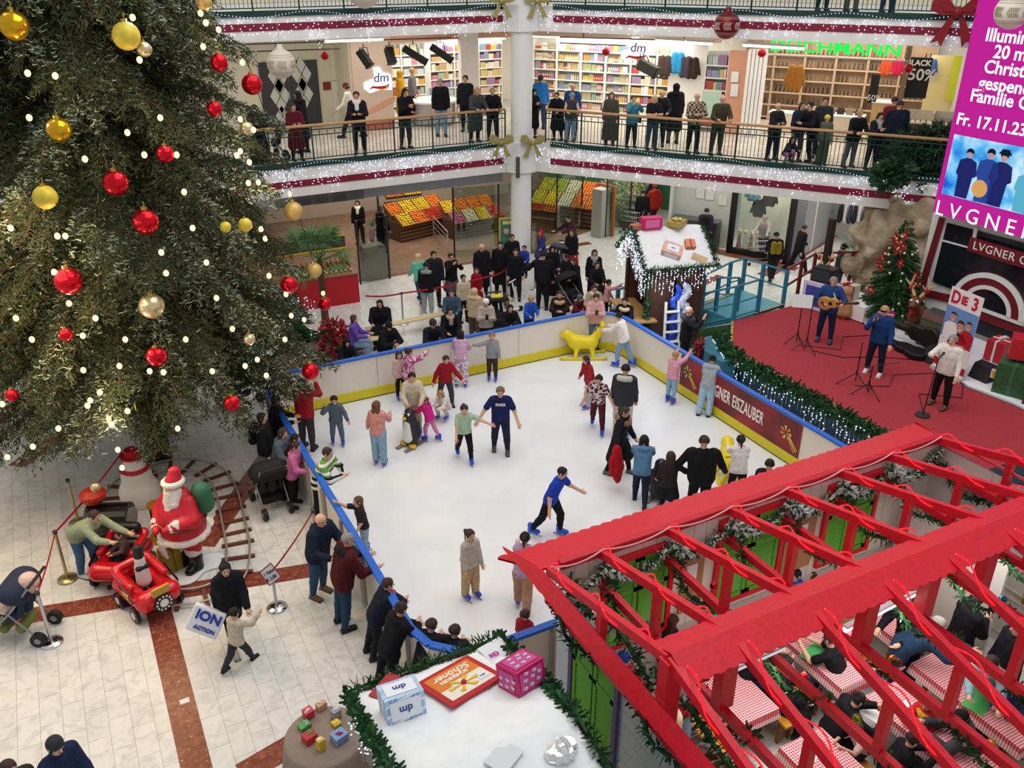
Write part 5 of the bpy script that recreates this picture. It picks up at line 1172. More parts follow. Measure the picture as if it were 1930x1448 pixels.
TB=[((9.05,4.9),1.9,'at the bottom edge right of the pink girl',1),((7.35,5.25),.95,'in front of the pink girl at the bottom edge',1),((10.15,5.15),1.7,'in the right-hand row near the light blue hoodie',1),((10.35,6.9),1.0,'under the bright tube lamp',1),((7.08,6.95),1.3,'left of the grey tube lamp',1),((8.85,6.9),1.5,'below the third green shutters',1),((7.25,7.75),.8,'in the corner beside the first green shutters',1),((11.2,7.7),.6,'bare, in the far corner below the last shutters',0)]
for i,(c,L,w_,cl)in enumerate(TB):
 table(c,L,AX,('wooden table ' if not cl else 'wooden table under gingham cloth ')+w_,'gingham tablecloth on the table '+w_,cloth=bool(cl))
for c,L,w_ in(((9.6,4.9),1.8,'right of the gingham table at the bottom edge'),((7.95,5.25),1.0,'behind the pink girl at the bottom edge'),((10.75,5.15),1.7,'behind the right-hand gingham table'),((9.55,7.05),1.3,'in front of the table under the bright tube lamp'),((10.95,6.9),1.0,'behind the table under the bright tube lamp'),((7.66,6.85),1.4,'with yellow planks right of the table by the grey tube lamp'),((6.52,6.7),1.6,'with yellow planks nearest the end wall'),((8.3,7.0),1.4,'between the tables below the second shutters'),((6.5,5.0),1.8,'beside the old woman in beige')):
 bench(c,L,AX,'yellow wooden bench '+w_)
m=MB();m.prism([(5.6,3),(6.2,3),(6.9,6.6),(6.3,6.6)],.005,.011);struct('trim_15',m,REDM)
for px,py,w_,h_,c,lab in((1530,1418,.3,.21,'#eceae6','white drawing sheet on the gingham table before the pink girl'),(1712,1338,.3,.22,'#eceae6','white drawing sheet before the girl in red and yellow'),(1845,1322,.5,.3,'#58b868','green cutting mat on the right-hand gingham table'),(1540,1232,.5,.32,'#4cae62','green cutting mat before the boy in the black shirt'),(1640,998,.2,.28,'#f0efec','white sheet on the bare wooden table'),(1650,1350,.22,.3,'#e6e4e2','white sheet before the dark-coated woman'),(1830,1290,.13,.07,'#15161a','black phone lying on the right-hand gingham table')):
 p=G(px,py,.757);m=MB();m.box(p,(w_,h_,.006),rz=.25);o=m.build('sheet' if c[1]in 'ef' else('phone' if c=='#15161a' else 'cutting_mat'),M(c,.6),origin=p);tag(o,lab,'sheet' if c[1]in 'ef' else('phone' if c=='#15161a' else 'mat'))
SNOW=M('#eceeef',.9,noise=.04,bump=.6,scale=5,spec=.1);WALN=M('#4a3226',.5,noise=.15,scale=6)
kio=thing('market_kiosk','snow roofed market kiosk with gift boxes on top at the bottom edge','kiosk',(2.7,5.7,0))
KX0,KX1,KY1,KYR=1.78,3.72,7.5,5.7
kz=lambda y:2.58+min(KY1-y,KY1-KYR)*.24-max(0,(KYR-y))*.24
ks=[(KX0,KY1),(KX1,KY1),(KX1,KYR),(KX0,KYR),(KX0,3.9),(KX1,3.9)]
m=MB();nx,ny=14,26;vs=[];fs=[]
for j in range(ny+1):
 for i in range(nx+1):
  x=KX0+(KX1-KX0)*i/nx;y=KY1+(3.9-KY1)*j/ny;e=min(i,nx-i,j,ny-j);vs.append((x,y,kz(y)+(0 if e else-.05)+.012*math.sin(i*1.7+j)+.01*math.sin(j*1.3)))
for j in range(ny):
 for i in range(nx):a=j*(nx+1)+i;fs.append((a,a+nx+1,a+nx+2,a+1))
m.add(vs,fs);m.build('snow_roof',SNOW,kio,smooth=True)
m=MB()
for a,b in(((KX0,KY1),(KX1,KY1)),((KX0,KY1),(KX0,KYR)),((KX1,KY1),(KX1,KYR)),((KX0,KYR),(KX0,3.9)),((KX1,KYR),(KX1,3.9))):m.bar((*a,kz(a[1])-.12),(*b,kz(b[1])-.12),.06,.16)
m.build('fascia',WALN,kio)
m=MB();m.box(((KX0+KX1)/2,KY1-.35,1.2),(KX1-KX0-.4,.08,2.4));m.box((KX0+.25,5.7,.5),(.08,3.0,1.0));m.box((KX1-.25,5.7,1.2),(.08,3.0,2.4));m.build('wall',WALN,kio)
for x in(KX0+.25,KX1-.25):m=MB();m.bar((x,KY1-.35,0),(x,KY1-.35,2.5),.12);m.build('post',WALN,kio)
kp=lambda x,y,o=.02:Vector((x,y,kz(y)+o))
garland([kp(KX0,KYR-.6),kp(KX0,KYR),kp(KX0-.02,6.6),kp(KX0,KY1),kp(2.4,KY1+.03),kp(3.1,KY1),kp(KX1,KY1),kp(KX1+.02,6.6),kp(KX1,KYR),kp(KX1,KYR-.8)],.10,'green garland edging the snowy roof of the near kiosk',leaf=.10,dens=1.1)
light_drops([kp(KX0-.05,KYR-.3),kp(KX0-.06,6.6),kp(KX0-.05,KY1)],'dense cold white icicle lights on the left edge of the near kiosk roof',dmax=.6,dens=1.1,step=.08,r=(.008,.013))
light_drops([kp(KX0,KY1+.06,.04),kp(KX1,KY1+.06,.04)],'sparse white lights along the back edge of the near kiosk roof',dmax=.1,dens=.8,step=.16,r=(.007,.010))
def gift_print(c1,c2,sc=14):
 def b(nt,lk,tc):
  v=nt.nodes.new('ShaderNodeTexBrick');v.inputs['Scale'].default_value=sc;v.inputs['Color1'].default_value=lin(c1)+(1,);v.inputs['Color2'].default_value=lin(c2)+(1,);v.inputs['Mortar'].default_value=lin('#e8eef4')+(1,);v.inputs['Mortar Size'].default_value=.03;lk(tc.outputs['Object'],v.inputs[0]);return v.outputs[0]
 return NM('print_'+c1+c2,b,.4)
def box_lettered(name,c,ax,ay,az,d,mats,label,faces,word,size,cat='gift box'):
 """c: centre of base; ax, ay, az unit axes; d dims; faces: list of (axis, sign, panel_w, panel_h, mat, [(text rel x, y)], color)"""
 c=Vector(c);ax,ay,az=[Vector(v).normalized()for v in(ax,ay,az)];cc=c+az*d[2]/2
 t=thing(name,label,cat,c);M3=Matrix((ax,ay,az)).transposed()
 m=MB();m.box(cc,d,M4=M3);m.build('carton',mats,t,bevel=.01)
 A={'x':ax,'y':ay,'z':az};D=dict(x=d[0],y=d[1],z=d[2])
 for(fa,sg,rv,uv,pw,ph,pm,tx,tc_)in faces:
  n=A[fa]*sg;o=cc+n*(D[fa]/2+.004);r,u=Vector(rv).normalized(),Vector(uv).normalized()
  m=MB();m.extr([o-r*pw/2-u*ph/2,o+r*pw/2-u*ph/2,o+r*pw/2+u*ph/2,o-r*pw/2+u*ph/2],n*.003);m.build('label_panel',pm,t)
  for w_,x,y,s in tx:text('lettering',w_,s,tc_,o+r*x+u*y+n*.006,mat3=frame3(r,u),parent=t,depth=.002,bold=s*.02)
 return t
sl=math.atan(.24);sx=Vector((1,0,0));sy=Vector((0,math.cos(sl),-math.sin(sl)));sz=Vector((0,math.sin(sl),math.cos(sl)))
def onroof(px,py):
 z=2.8
 for _ in range(6):p=G(px,py,z);z=kz(p.y)
 return G(px,py,z)
def rotax(a):return sx*math.cos(a)+sy*math.sin(a),-sx*math.sin(a)+sy*math.cos(a)
q=onroof(760,1342);ax,ay=rotax(-.06);W_=M('#e6eaf0',.5);NV=M('#28428c',.5)
box_lettered('gift_box',q,ax,ay,sz,(.44,.36,.30),gift_print('#6f9fce','#a9cbe6',9),'blue and white gift carton with drugstore logo on the near kiosk roof',[('z',1,-ax,-ay,.34,.24,W_,[('dm',0,.0,.12)],NV),('y',-1,-ax,-sz,.34,.22,W_,[('dm',0,0,.12)],NV)],'dm',.1)
q=onroof(984,1290);ax,ay=rotax(.28);PK=M('#b8125c',.4,noise=.04);LPK=M('#c24a8c',.5)
words=[('dig',x,y,.05)for x,y in((-.1,.05),(0,.07),(.1,.08),(-.12,-.03),(-.02,-.02),(.09,-.01),(-.05,-.08),(.07,-.09))]
box_lettered('gift_box',q,ax,ay,sz,(.42,.34,.30),PK,'magenta gift carton with white lettering panels on the near kiosk roof',[('z',1,-ax,-ay,.33,.25,LPK,words,W_),('y',-1,-ax,-sz,.33,.22,LPK,words,W_),('x',-1,ay,-sz,.24,.22,LPK,words[:6],W_)],'',.1)
q=onroof(868,1290);ax,ay=rotax(.26);t=thing('gift_poster','red bordered poster reading Schöner SCHENKEN lying on the near kiosk roof','poster',q+sz*.03)
Pq=lambda x,y,o:q+ax*x+ay*y+sz*o
def rect(m,x0,y0,x1,y1,o,h,mi=0):m.extr([Pq(x0,y0,o),Pq(x1,y0,o),Pq(x1,y1,o),Pq(x0,y1,o)],sz*h,mi)
m=MB();rect(m,-.38,-.34,.38,.34,.03,.03);m.build('border',M('#b81a22',.5,noise=.2,scale=40),t)
m=MB();rect(m,-.31,-.27,.31,.27,.06,.006);m.build('paper',M('#e8e2d4',.5),t);m=MB();rect(m,-.31,.02,.31,.27,.066,.003);rect(m,-.31,-.05,-.14,.02,.066,.003);m.build('orange_field',M('#dc7a1c',.5),t)
text('lettering','Schöner',.15,M('#f4efe4',.5),Pq(.02,.17,.072),mat3=frame3(-ax,-ay),parent=t,depth=.002,shear=.3,bold=.003);text('lettering','SCHENKEN',.075,M('#f4efe4',.5),Pq(-.02,.085,.072),mat3=frame3(-ax,-ay),parent=t,depth=.002,bold=.003)
m=MB()
for k in range(6):
 a0=k*1.05;m.extr([Pq(-.02+.02*math.cos(a0),-.1+.02*math.sin(a0),.07),Pq(-.02+.2*math.cos(a0-.18),-.1+.14*math.sin(a0-.18),.07),Pq(-.02+.2*math.cos(a0+.18),-.1+.14*math.sin(a0+.18),.07)],sz*.006)
m.sph(Pq(-.02,-.1,.08),.035,8,6,m=1);m.build('printed_bow',[M('#e8b41c',.5),M('#c01c1c',.5)],t)
m=MB();rect(m,.15,-.2,.28,-.1,.07,.003);m.build('label_panel',W_,t);text('lettering','dm',.06,NV,Pq(.215,-.15,.075),mat3=frame3(-ax,-ay),parent=t,depth=.002)
q=onroof(735,1300);m=MB();m.box(q+Vector((0,0,.02)),(.4,.3,.02),rz=.6);o=m.build('gift_card',M('#a81c24',.5),origin=q);tag(o,'red square card lying behind the blue carton on the near kiosk roof','card')
q=onroof(935,1228);m=MB();m.box(q+sz*.02,(.34,.3,.012),rz=.2);t=m.build('sheet',M('#dfe1e6',.6),origin=q);tag(t,'pale sheet with magenta letters KÜ beside the magenta carton','sheet')
o=text('lettering','KÜ',.09,M('#c81c8c',.5),q+sz*.04+Vector((-.06,-.08,0)),mat3=frame3(sx+sy*.05,sy),depth=.002,bold=.004,parent=t)
q=onroof(1060,1425);V,F=sdf_mesh([(np.array(q+Vector((x,y,z))),np.array(q+Vector((x,y,z))),r,r)for x,y,z,r in((0,0,.03,.12),(.1,.05,.02,.1),(-.1,.02,.02,.09),(.02,.08,.06,.08))],.02,k=.03)
V=V+.012*np.sin(V*90);t=np_mesh('foil_bundle',V-np.array(q),F,M('#dcdcdc',.25,metal=.6),smooth=False);t.location=q;tag(t,'crumpled silver foil bundle at the bottom edge of the kiosk roof','foil bundle')
q=onroof(950,1430);m=MB();m.box(q+sz*.02,(.34,.26,.012),rz=.5);o=m.build('sheet',M('#d4d8dc',.6),origin=q);tag(o,'white sheet lying at the bottom edge of the kiosk roof','sheet')
hut=thing('market_hut','dark wooden hut with a snowy roof hung with icicle lights behind the rink','hut',(14.2,18.6,0))
cL,cR,rL,rR=G(1216,510,2.55),G(1352,500,2.55),G(1172,455,3.35),G(1322,441,3.35)
hx=(cR-cL).normalized();hy=Vector((-hx.y,hx.x,0));Wd=(cR-cL).length;e0=cL
H3=lambda x,y,z:e0+hx*x+hy*y+Vector((0,0,z-2.55))
DP=1.15
def hroof(y):return 3.35-.8*abs(y-DP)/DP
m=MB();vs=[];fs=[];nx,ny=12,20
for j in range(ny+1):
 for i in range(nx+1):
  y=2*DP*j/ny;e=min(i,nx-i,j,ny-j);vs.append(H3(Wd*i/nx,y,hroof(y)+(.03 if e else-.04)+.012*math.sin(i*2.1+j*.7)))
for j in range(ny):
 for i in range(nx):a=j*(nx+1)+i;fs.append((a,a+1,a+nx+2,a+nx+1))
m.add(vs,fs);m.build('snow_roof',SNOW,hut,smooth=True)
for x in(0,Wd):
 m=MB();m.extr([H3(x,0,2.5),H3(x,DP,3.3),H3(x,DP*2,2.5)],hx*(.05 if x==0 else-.05));m.build('gable',WALN,hut)
m=MB();m.box(H3(.25+.36,.35,1.25),(.72,.08,2.5),rz=math.atan2(hx.y,hx.x));m.box(H3(Wd-.25-.36,.35,1.25),(.72,.08,2.5),rz=math.atan2(hx.y,hx.x));m.build('wall',WALN,hut)
m=MB();m.box(H3(.25,DP,.5),(.08,1.7,1.0),rz=math.atan2(hx.y,hx.x));m.box(H3(Wd-.25,DP,1.25),(.08,1.7,2.5),rz=math.atan2(hx.y,hx.x));m.box(H3(Wd/2,DP*2-.3,1.25),(Wd-.5,.08,2.5),rz=math.atan2(hx.y,hx.x));m.build('wall',M('#5a3a28',.5,noise=.15),hut)
m=MB();m.box(H3(.1,1.0,1.02),(.75,1.9,.05),rz=math.atan2(hx.y,hx.x));m.build('counter',M('#b08850',.5,noise=.1),hut)
for x in(.25,Wd-.25):
 for y in(.35,DP*2-.3):m=MB();m.bar(H3(x,y,0),H3(x,y,2.55),.1);m.build('post',WALN,hut)
garland([H3(0,DP*2,2.5),H3(0,DP,3.38),H3(0,.5,2.92),H3(0,0,2.55),H3(Wd/2,-.02,2.55),H3(Wd,0,2.55),H3(Wd,.6,3.0),H3(Wd,DP,3.38)],.10,'green garland edging the snowy roof of the far hut',leaf=.1,dens=.8)
garland([H3(.2,.28,2.5),H3(.22,.26,1.2),H3(.2,.27,.1)],.13,'green garland hanging down the corner post of the far hut',leaf=.12,dens=.8)
light_drops([H3(-.03,DP*1.9,2.6),H3(-.05,DP,3.36),H3(-.03,0,2.55)],'dense white icicle lights on the left gable of the far hut',dmax=.95,dens=1.3,step=.065,r=(.014,.022))
light_drops([H3(0,-.05,2.5),H3(Wd,-.05,2.5)],'white icicle lights along the front eave of the far hut',dmax=.8,dens=1.2,step=.10,r=(.014,.022))
sl2=math.atan(.8/DP)
def onhut(px,py):
 z=3.0
 for _ in range(8):
  p=G(px,py,z);y=(p-e0).dot(hy);z=hroof(min(max(y,0),DP))+.03
 return G(px,py,z)
nrm=(Vector((0,0,math.cos(sl2)))-hy*math.sin(sl2));upv=hy*math.cos(sl2)+Vector((0,0,math.sin(sl2)))
def rot2(a):return hx*math.cos(a)+upv*math.sin(a),-hx*math.sin(a)+upv*math.cos(a)
ax,ay=rot2(-.5);q=onhut(1265,477);OP=gift_print('#c84a2c','#e8a05c',10)
box_lettered('gift_box',q,ax,ay,nrm,(.50,.36,.2),OP,'red and orange gift carton with a white panel on the far hut roof',[('z',1,ax,ay,.3,.2,W_,[('dm',0,0,.09)],NV),('y',-1,ax,nrm,.34,.12,W_,[],NV),('x',-1,-ay,nrm,.22,.12,W_,[],NV)],'',.1)
ax,ay=rot2(-.1);q=onhut(1299,464);box_lettered('gift_box',q,ax,ay,nrm,(.26,.26,.14),M('#d08a68',.5),'small terracotta gift box with red ribbon on the far hut roof',[('z',1,ax,ay,.035,.26,M('#b82c2c',.5),[],NV)],'',.1)
ax,ay=rot2(-.55);q=onhut(1318,488);m=MB();m.box(q+nrm*.02,(.42,.22,.02),M4=Matrix((ax,ay,nrm)).transposed());o=m.build('gift_card',M('#c8ac84',.6),origin=q);tag(o,'beige card lying on the far hut roof','card')
rp=H3(Wd*.62,DP,3.38);t=thing('gift_bow','golden gift parcel with a bow on the ridge of the far hut','gift box',rp);m=MB();m.box(rp+Vector((0,0,.07)),(.5,.4,.14),rz=.5);m.build('carton',M('#b8a050',.4,metal=.3),t)
m=MB()
for k in range(5):m.sph(rp+Vector((.1*math.cos(k*1.26),.1*math.sin(k*1.26),.18)),.06,8,6,sc=(1,1,.6))
m.build('bow',M('#d8c070',.3,metal=.4),t)
rp=H3(Wd*.25,DP,3.36);t=thing('gift_box','bright pink gift carton standing on the ridge of the far hut','gift box',rp);m=MB();m.box(rp+Vector((0,.0,.15)),(.55,.3,.3),rz=math.atan2(hx.y,hx.x));m.build('carton',M('#d41c6c',.4),t);m=MB();m.box(rp-hy*.155+Vector((0,0,.15)),(.4,.01,.22),rz=math.atan2(hx.y,hx.x));m.build('label_panel',M('#e070a8',.5),t)
rp=H3(Wd*.05,DP,3.36);m=MB();m.box(rp+Vector((0,0,.06)),(.3,.25,.12));o=m.build('gift_box',M('#b06a50',.5),origin=rp);tag(o,'small reddish gift box left of the pink carton on the hut ridge','gift box')
q=G(1265,700,0.0);q=H3(.85,-.25,0)
t=thing('step_ladder','white step ladder standing in front of the far hut','ladder',q);rz=math.atan2(hx.y,hx.x)
for s in(-1,1):m=MB();m.bar(q+hx*s*.24,q+hx*s*.18+hy*.25+Vector((0,0,1.6)),.04,.07);m.build('rail',WHITE,t)
for k in range(5):m=MB();f_=.2+k*.28;m.box(q+hy*(f_*.156)+Vector((0,0,f_)),(.42,.12,.03),rz=rz);m.build('step',M('#d8dade',.4),t)
for dx,c,lab,w_ in((1.0,'#1f4cc0','crumpled blue plastic sheet hanging at the far hut',.12),(1.25,'#c8d4e4','translucent white plastic sheet hanging beside the blue one at the far hut',.16)):
 P=[(np.array(H3(dx+.1*math.sin(k*2.2),.12,2.0-.2*k)),np.array(H3(dx+.1*math.sin(k*2.2+1),.1,1.85-.2*k)),w_*(.55+.06*k),w_*(.6+.06*k))for k in range(8)]
 V,F=sdf_mesh(P,.035,k=.04);V=V+.012*np.sin(V*45);o=np_mesh('plastic_sheet',V-np.array(H3(dx,0,0)),F,M(c,.25,spec=.6),smooth=False);o.location=H3(dx,0,0);tag(o,lab,'plastic sheet')
area('hut_lights',H3(.4,-.6,2.2),1.2,18,(.85,.92,1.0))
SZ=.9
CARPET=M('#a33a3f',.85,noise=.07,bump=.2,scale=9,spec=.15);TEAL=M('#2f7f96',.4,noise=.06);TEALD=M('#14384a',.6,noise=.15)
edge=[(14.72,8.95),(14.74,11.4),(14.70,15.4),(14.92,16.2),(16.03,17.45)]
m=MB();m.prism([edge[0],(20.98,8.95),(20.98,18.4),(18.4,17.6)]+edge[:0:-1],.0,SZ-.02);o=m.build('stage_platform',TEALD,origin=(17,14,0));tag(o,'low dark teal stage platform beside the rink','stage')
m=MB();m.prism([edge[0],(18.3,8.95),(18.35,10.6),(18.2,11.65),(18.5,12.8),(18.62,13.9),(19.0,15.3),(19.4,16.9),(18.35,17.58)]+edge[:0:-1],SZ-.02,SZ);o=m.build('stage_carpet',CARPET,origin=(17,14,SZ));tag(o,'red carpet covering the stage beside the rink','carpet')
m=MB();m.prism([(18.36,8.95),(20.96,8.95),(20.96,18.4),(19.6,18.0),(19.5,16.9),(19.08,15.3),(18.7,13.9),(18.58,12.8),(18.28,11.65),(18.42,10.6)],SZ-.02,SZ+.03);o=m.build('snow_bed',SNOW,origin=(20,13,SZ));tag(o,'white artificial snow spread behind the red stage carpet','snow')
def _haz(nt,lk,tc):
 w1=nt.nodes.new('ShaderNodeTexWave');w1.inputs['Scale'].default_value=3.4;w1.bands_direction='DIAGONAL';lk(tc.outputs['Object'],w1.inputs[0]);r=ramp(nt,[(0,'#1c1c1a'),(.5,'#e8d060')],'CONSTANT');lk(w1.outputs[0],r.inputs[0]);return r.outputs[0]
HAZ=NM('hazard_tape',_haz,.5)
m=MB()
for a,b in zip(edge[:-1],edge[1:]):m.bar((*a,SZ),(*b,SZ),.07,.03)
o=m.build('edge_strip',HAZ,origin=(*edge[2],SZ));tag(o,'yellow and black warning strip along the front edge of the stage','warning strip')
garland([(x-.16,y-.0,SZ-.05)for x,y in edge[:4]]+[(15.2,16.9,SZ-.1)],.24,'thick green garland along the front edge of the stage',leaf=.17,dens=1.3)
light_drops([(14.5,9.2,.85),(14.5,13.5,.85),(14.46,15.6,.85)],'cold white light curtain on the dark front of the stage',dmax=.78,dens=1.0,step=.12,r=(.013,.02))
light_drops([(14.35,15.8,.8),(14.9,16.9,.8)],'cold white light curtain on the teal corner of the stage',dmax=.7,dens=1.0,step=.1,r=(.013,.02))
m=MB();m.prism([(14.2,15.7),(14.62,15.6),(14.85,16.3),(15.35,16.95),(14.9,17.2),(14.3,16.5)],0,.75);o=m.build('stage_step',M('#2a6f84',.5,noise=.1),origin=(14.7,16.4,0));tag(o,'teal step block at the corner of the stage behind the rink wall','step')
A,B_=Vector((16.1,17.5,SZ)),Vector((18.2,17.8,SZ));bk=Vector((-.25,1.5,0));C_,D_=B_+bk,A+bk
lm=MB();lm.extr([A-Vector((0,0,.1)),B_-Vector((0,0,.1)),C_-Vector((0,0,.1)),D_-Vector((0,0,.1))],(0,0,.1));R0=Vector((-.62,.78,0))*2.3
st=thing('stage_ramp','teal landing and ramp leading up to the stage behind the hut','ramp',A-Vector((0,0,SZ)))
lm.build('landing',M('#4a9cae',.5,noise=.05),st)
m=MB();m.extr([A,D_,D_+R0-Vector((0,0,SZ-.05)),A+R0-Vector((0,0,SZ-.05))],(0,0,-.08));m.build('ramp_board',M('#2f6f80',.5,noise=.08),st)
for p in(A,B_,C_,D_):m=MB();m.bar(p-Vector((0,0,.12)),Vector((p.x,p.y,0.005)),.1);m.build('support',TEALD,st)
m=MB();m.bar(A+Vector((.9,.12,.012)),B_+Vector((0,-.02,.012)),.08,.01);m.bar(D_.lerp(C_,.05)+Vector((0,-.2,.012)),D_.lerp(C_,.8)+Vector((0,-.1,.012)),.08,.01);m.build('warning_tape',HAZ,st)
rl=thing('stage_railing','teal tubular railings around the landing and ramp of the stage','railing',A)
PD=[]
def rail2(pts,h=1.0,mid=(.5,),w_=.055):
 m=MB();pts=[Vector(p)for p in pts];U=Vector((0,0,h))
 m.tube([p+U for p in pts],w_*.55,8)
 for f in mid:m.tube([p+U*f for p in pts],w_*.42,8)
 m.build('rail',TEAL,rl)
 for p in pts:
  if all((p-q).length>.05 for q in PD):PD.append(p);m=MB();m.bar(p-Vector((0,0,.1)),p+U,w_*1.6);m.build('post',TEAL,rl)
RE=R0-Vector((0,0,SZ-.02))
rail2([A+Vector((1.0,.15,0)),A,A+R0*.45-Vector((0,0,SZ*.45)),A+RE],mid=(.5,.08));rail2([D_,D_+R0*.45-Vector((0,0,SZ*.45)),D_+RE],mid=(.5,));rail2([D_+Vector((.05,-.35,0)),C_.lerp(D_,.3),C_],mid=(.35,));rail2([C_,B_.lerp(C_,.55),B_],mid=(.5,));rail2([A.lerp(B_,.02)+Vector((.5,.5,0)),A+Vector((.02,.8,0))],mid=(.5,))
t=thing('barrier_fence','dark barred barrier fence beside the ramp behind the hut','barrier',G(1345,590));a,b=D_+R0*.3+Vector((0,.25,-.3)),D_+R0*.95+Vector((0,.25,-SZ+.02));a.z=b.z=.02
m=MB();m.tube([a,a+Vector((0,0,1.05)),b+Vector((0,0,1.05)),b,a],.02,8);m.build('frame',DGREY,t)
for k in range(1,14):m=MB();p=a.lerp(b,k/14);m.tube([p,p+Vector((0,0,1.05))],.009,5);m.build('bar',DGREY,t)
t=thing('stage_fence','dark red railing at the rear corner of the stage below the rock','railing',(18.6,18.3,SZ));a,b,c=Vector((18.3,17.9,SZ)),Vector((20.2,18.7,SZ)),Vector((22.4,17.8,SZ));DR2=M('#6e1420',.5)
for h in(1.0,.5):m=MB();m.tube([a+Vector((0,0,h)),b+Vector((0,0,h)),c+Vector((0,0,h))],.035,8);m.build('rail',DR2,t)
for p in(a,a.lerp(b,.5),b,b.lerp(c,.5),c):m=MB();m.bar(Vector((p.x,p.y,.02)),p+Vector((0,0,1.02)),.08);m.build('post',DR2,t)
p=G(1556,545,1.2);p=Vector((20.35,18.4,0.02));m=MB();m.bar(p,p+Vector((0,0,3.0)),.17);o=m.build('post',M('#2c1a1a',.5,noise=.1),origin=p);o.name='wooden_post';tag(o,'dark square wooden post behind the guitarist','post')
FXX=21.0
PX=lambda px,py,o=0.0:GX(px,py,FXX-o)
def fpoly(m,pts,o,th=.03,mi=0):m.extr([PX(a,b,o)for a,b in pts],(th,0,0),mi)
m=MB();y1_=PX(1757,402).y;m.box((FXX+.16,(y1_+7)/2-1.5,2.3),(.24,y1_-4.0,4.6));struct('wall_right',m,M('#e4e2de',.6,noise=.03))
fac=thing('shop_facade','white facade with dark red bands and an arched dark window under the big screen','facade',(FXX,14,SZ));MAR=M('#701820',.5,noise=.06);WT=M('#e6e4e0',.5);DGL=M('#1b1e24',.12,spec=.6)
wl=MB();fpoly(wl,[(1785,420),(1990,474),(1960,580),(1935,580),(1905,537),(1864,512),(1822,517),(1793,545),(1757,531)],.04);pane=wl.build('window_pane',DGL,fac)
m=MB();fpoly(m,[(1836,428),(1842,430),(1838,452),(1832,450)],.10,.04);fpoly(m,[(1776,452),(1842,470),(1842,473),(1776,455)],.07,.03);m.build('mullion',WT,pane)
m=MB();fpoly(m,[(1770,409),(1780,412),(1742,545),(1790,556),(1786,570),(1735,558),(1726,556)],.02);m.build('red_band',MAR,fac)
C0=PX(1862,582);ro=PX(1864,512).z-C0.z
def ring(r0,r1,o,mt,nm):
 m=MB();n=28;vs=[];fs=[]
 for k in range(n+1):
  t=math.pi*k/n
  for r in(r0,r1):
   for x in(0,.05):vs.append((FXX-o+x,C0.y+r*math.cos(t)*1.12,C0.z+r*math.sin(t)))
 for k in range(n):
  a=k*4;fs+=[(a,a+4,a+6,a+2),(a+2,a+6,a+7,a+3),(a+1,a+3,a+7,a+5),(a,a+1,a+5,a+4)]
 m.add(vs,fs);return m.build(nm,mt,fac)
ring(ro*.86,ro,.10,WT,'arch_moulding');ring(ro*.66,ro*.86,.08,MAR,'red_arch');ring(ro*.55,ro*.66,.10,WT,'arch_moulding')
m=MB();pts=[C0+Vector((-.05,ro*.56*1.12*math.cos(math.pi*k/16),ro*.56*math.sin(math.pi*k/16)))for k in range(17)];m.extr(pts,(.02,0,0));m.build('arch_pane',DGL,fac)
m=MB();m.box((FXX-.04,C0.y,C0.z-.05),(.08,ro*2.2,.09));m.build('arch_sill',WT,fac)
m=MB();m.box((FXX-.03,C0.y-.3,C0.z-.24),(.05,ro*3.0,.2));m.build('red_band',MAR,fac)
m=MB();m.box((FXX-.03,C0.y-.3,C0.z-.55),(.05,ro*2.4,.35));m.build('dark_panel',M('#1c1c20',.4),fac)
sg=thing('name_sign','dark red sign board with white capitals LUGNER CITY over the arched window','sign',PX(1830,460,.2));a,b=PX(1826,462,.2),PX(1990,506,.2);zc=(a.z+b.z)/2
m=MB();m.box((FXX-.2,(a.y+PX(1990,506,.2).y)/2,zc),(.06,a.y-b.y,.36));m.build('board',MAR,sg)
FRX=frame3((0,-1,0),(0,0,1));text('lettering','LVGNER CITY',.30,M('#ece8e4',.5),(FXX-.235,a.y-.14,zc),mat3=FRX,parent=sg,align='LEFT',spacing=1.1,sx=1.0)
sc=thing('video_screen','big magenta video screen announcing an event at the right edge','screen',PX(1757,400,.35));Y1,Z0=PX(1757,400,.35).y,PX(1757,400,.35).z;XS=FXX-.35;ZT=10.9
m=MB();m.box((XS+.2,(Y1+7.4)/2,(Z0+ZT)/2),(.36,Y1-7.4,ZT-Z0));m.build('housing',M('#cfd0d4',.4),sc)
m=MB();m.box((XS,(Y1-.0+7.4)/2,(Z0+ZT)/2),(.03,Y1-7.45,ZT-Z0-.02));m.build('lit_panel',emis('#c22497',.95),sc)
SX=lambda px,py,o=0.0:GX(px,py,XS-.02-o)
TW=emis('#ffffff',1.05);TP=emis('#eac4e4',1.0)
for s,px,py,sz,al in(('Illuminie',1858,66,.42,'L'),('20 m h',1873,98,.42,'L'),('Christba',1855,126,.42,'L'),('gespende',1845,156,.42,'L'),('Familie Gud',1829,180,.42,'L'),('Fr. 17.11.23, 1',1803,224,.40,'L')):
 p=SX(px,py,.01);text('lettering',s,sz,TW,p,mat3=FRX,parent=sc,align='LEFT',depth=.004,bold=.008)
p=SX(1763,391,.01);text('lettering','LVGNER',.55,TW,p,mat3=FRX,parent=sc,align='LEFT',depth=.004,spacing=1.55)
a,b=SX(1800,253),SX(1930,398);Z0p,Z1p=SX(1772,364).z,a.z;w_=2.6
def _pic(nt,lk,tc):
 n=nt.nodes.new('ShaderNodeTexNoise');n.inputs['Scale'].default_value=1.6;n.inputs['Detail'].default_value=4;lk(tc.outputs['Object'],n.inputs[0])
 r=ramp(nt,[(.3,'#1f62d8'),(.45,'#4fb4f0'),(.6,'#bfe8fa'),(.75,'#eefaff')]);lk(n.outputs[0],r.inputs[0]);return r.outputs[0]
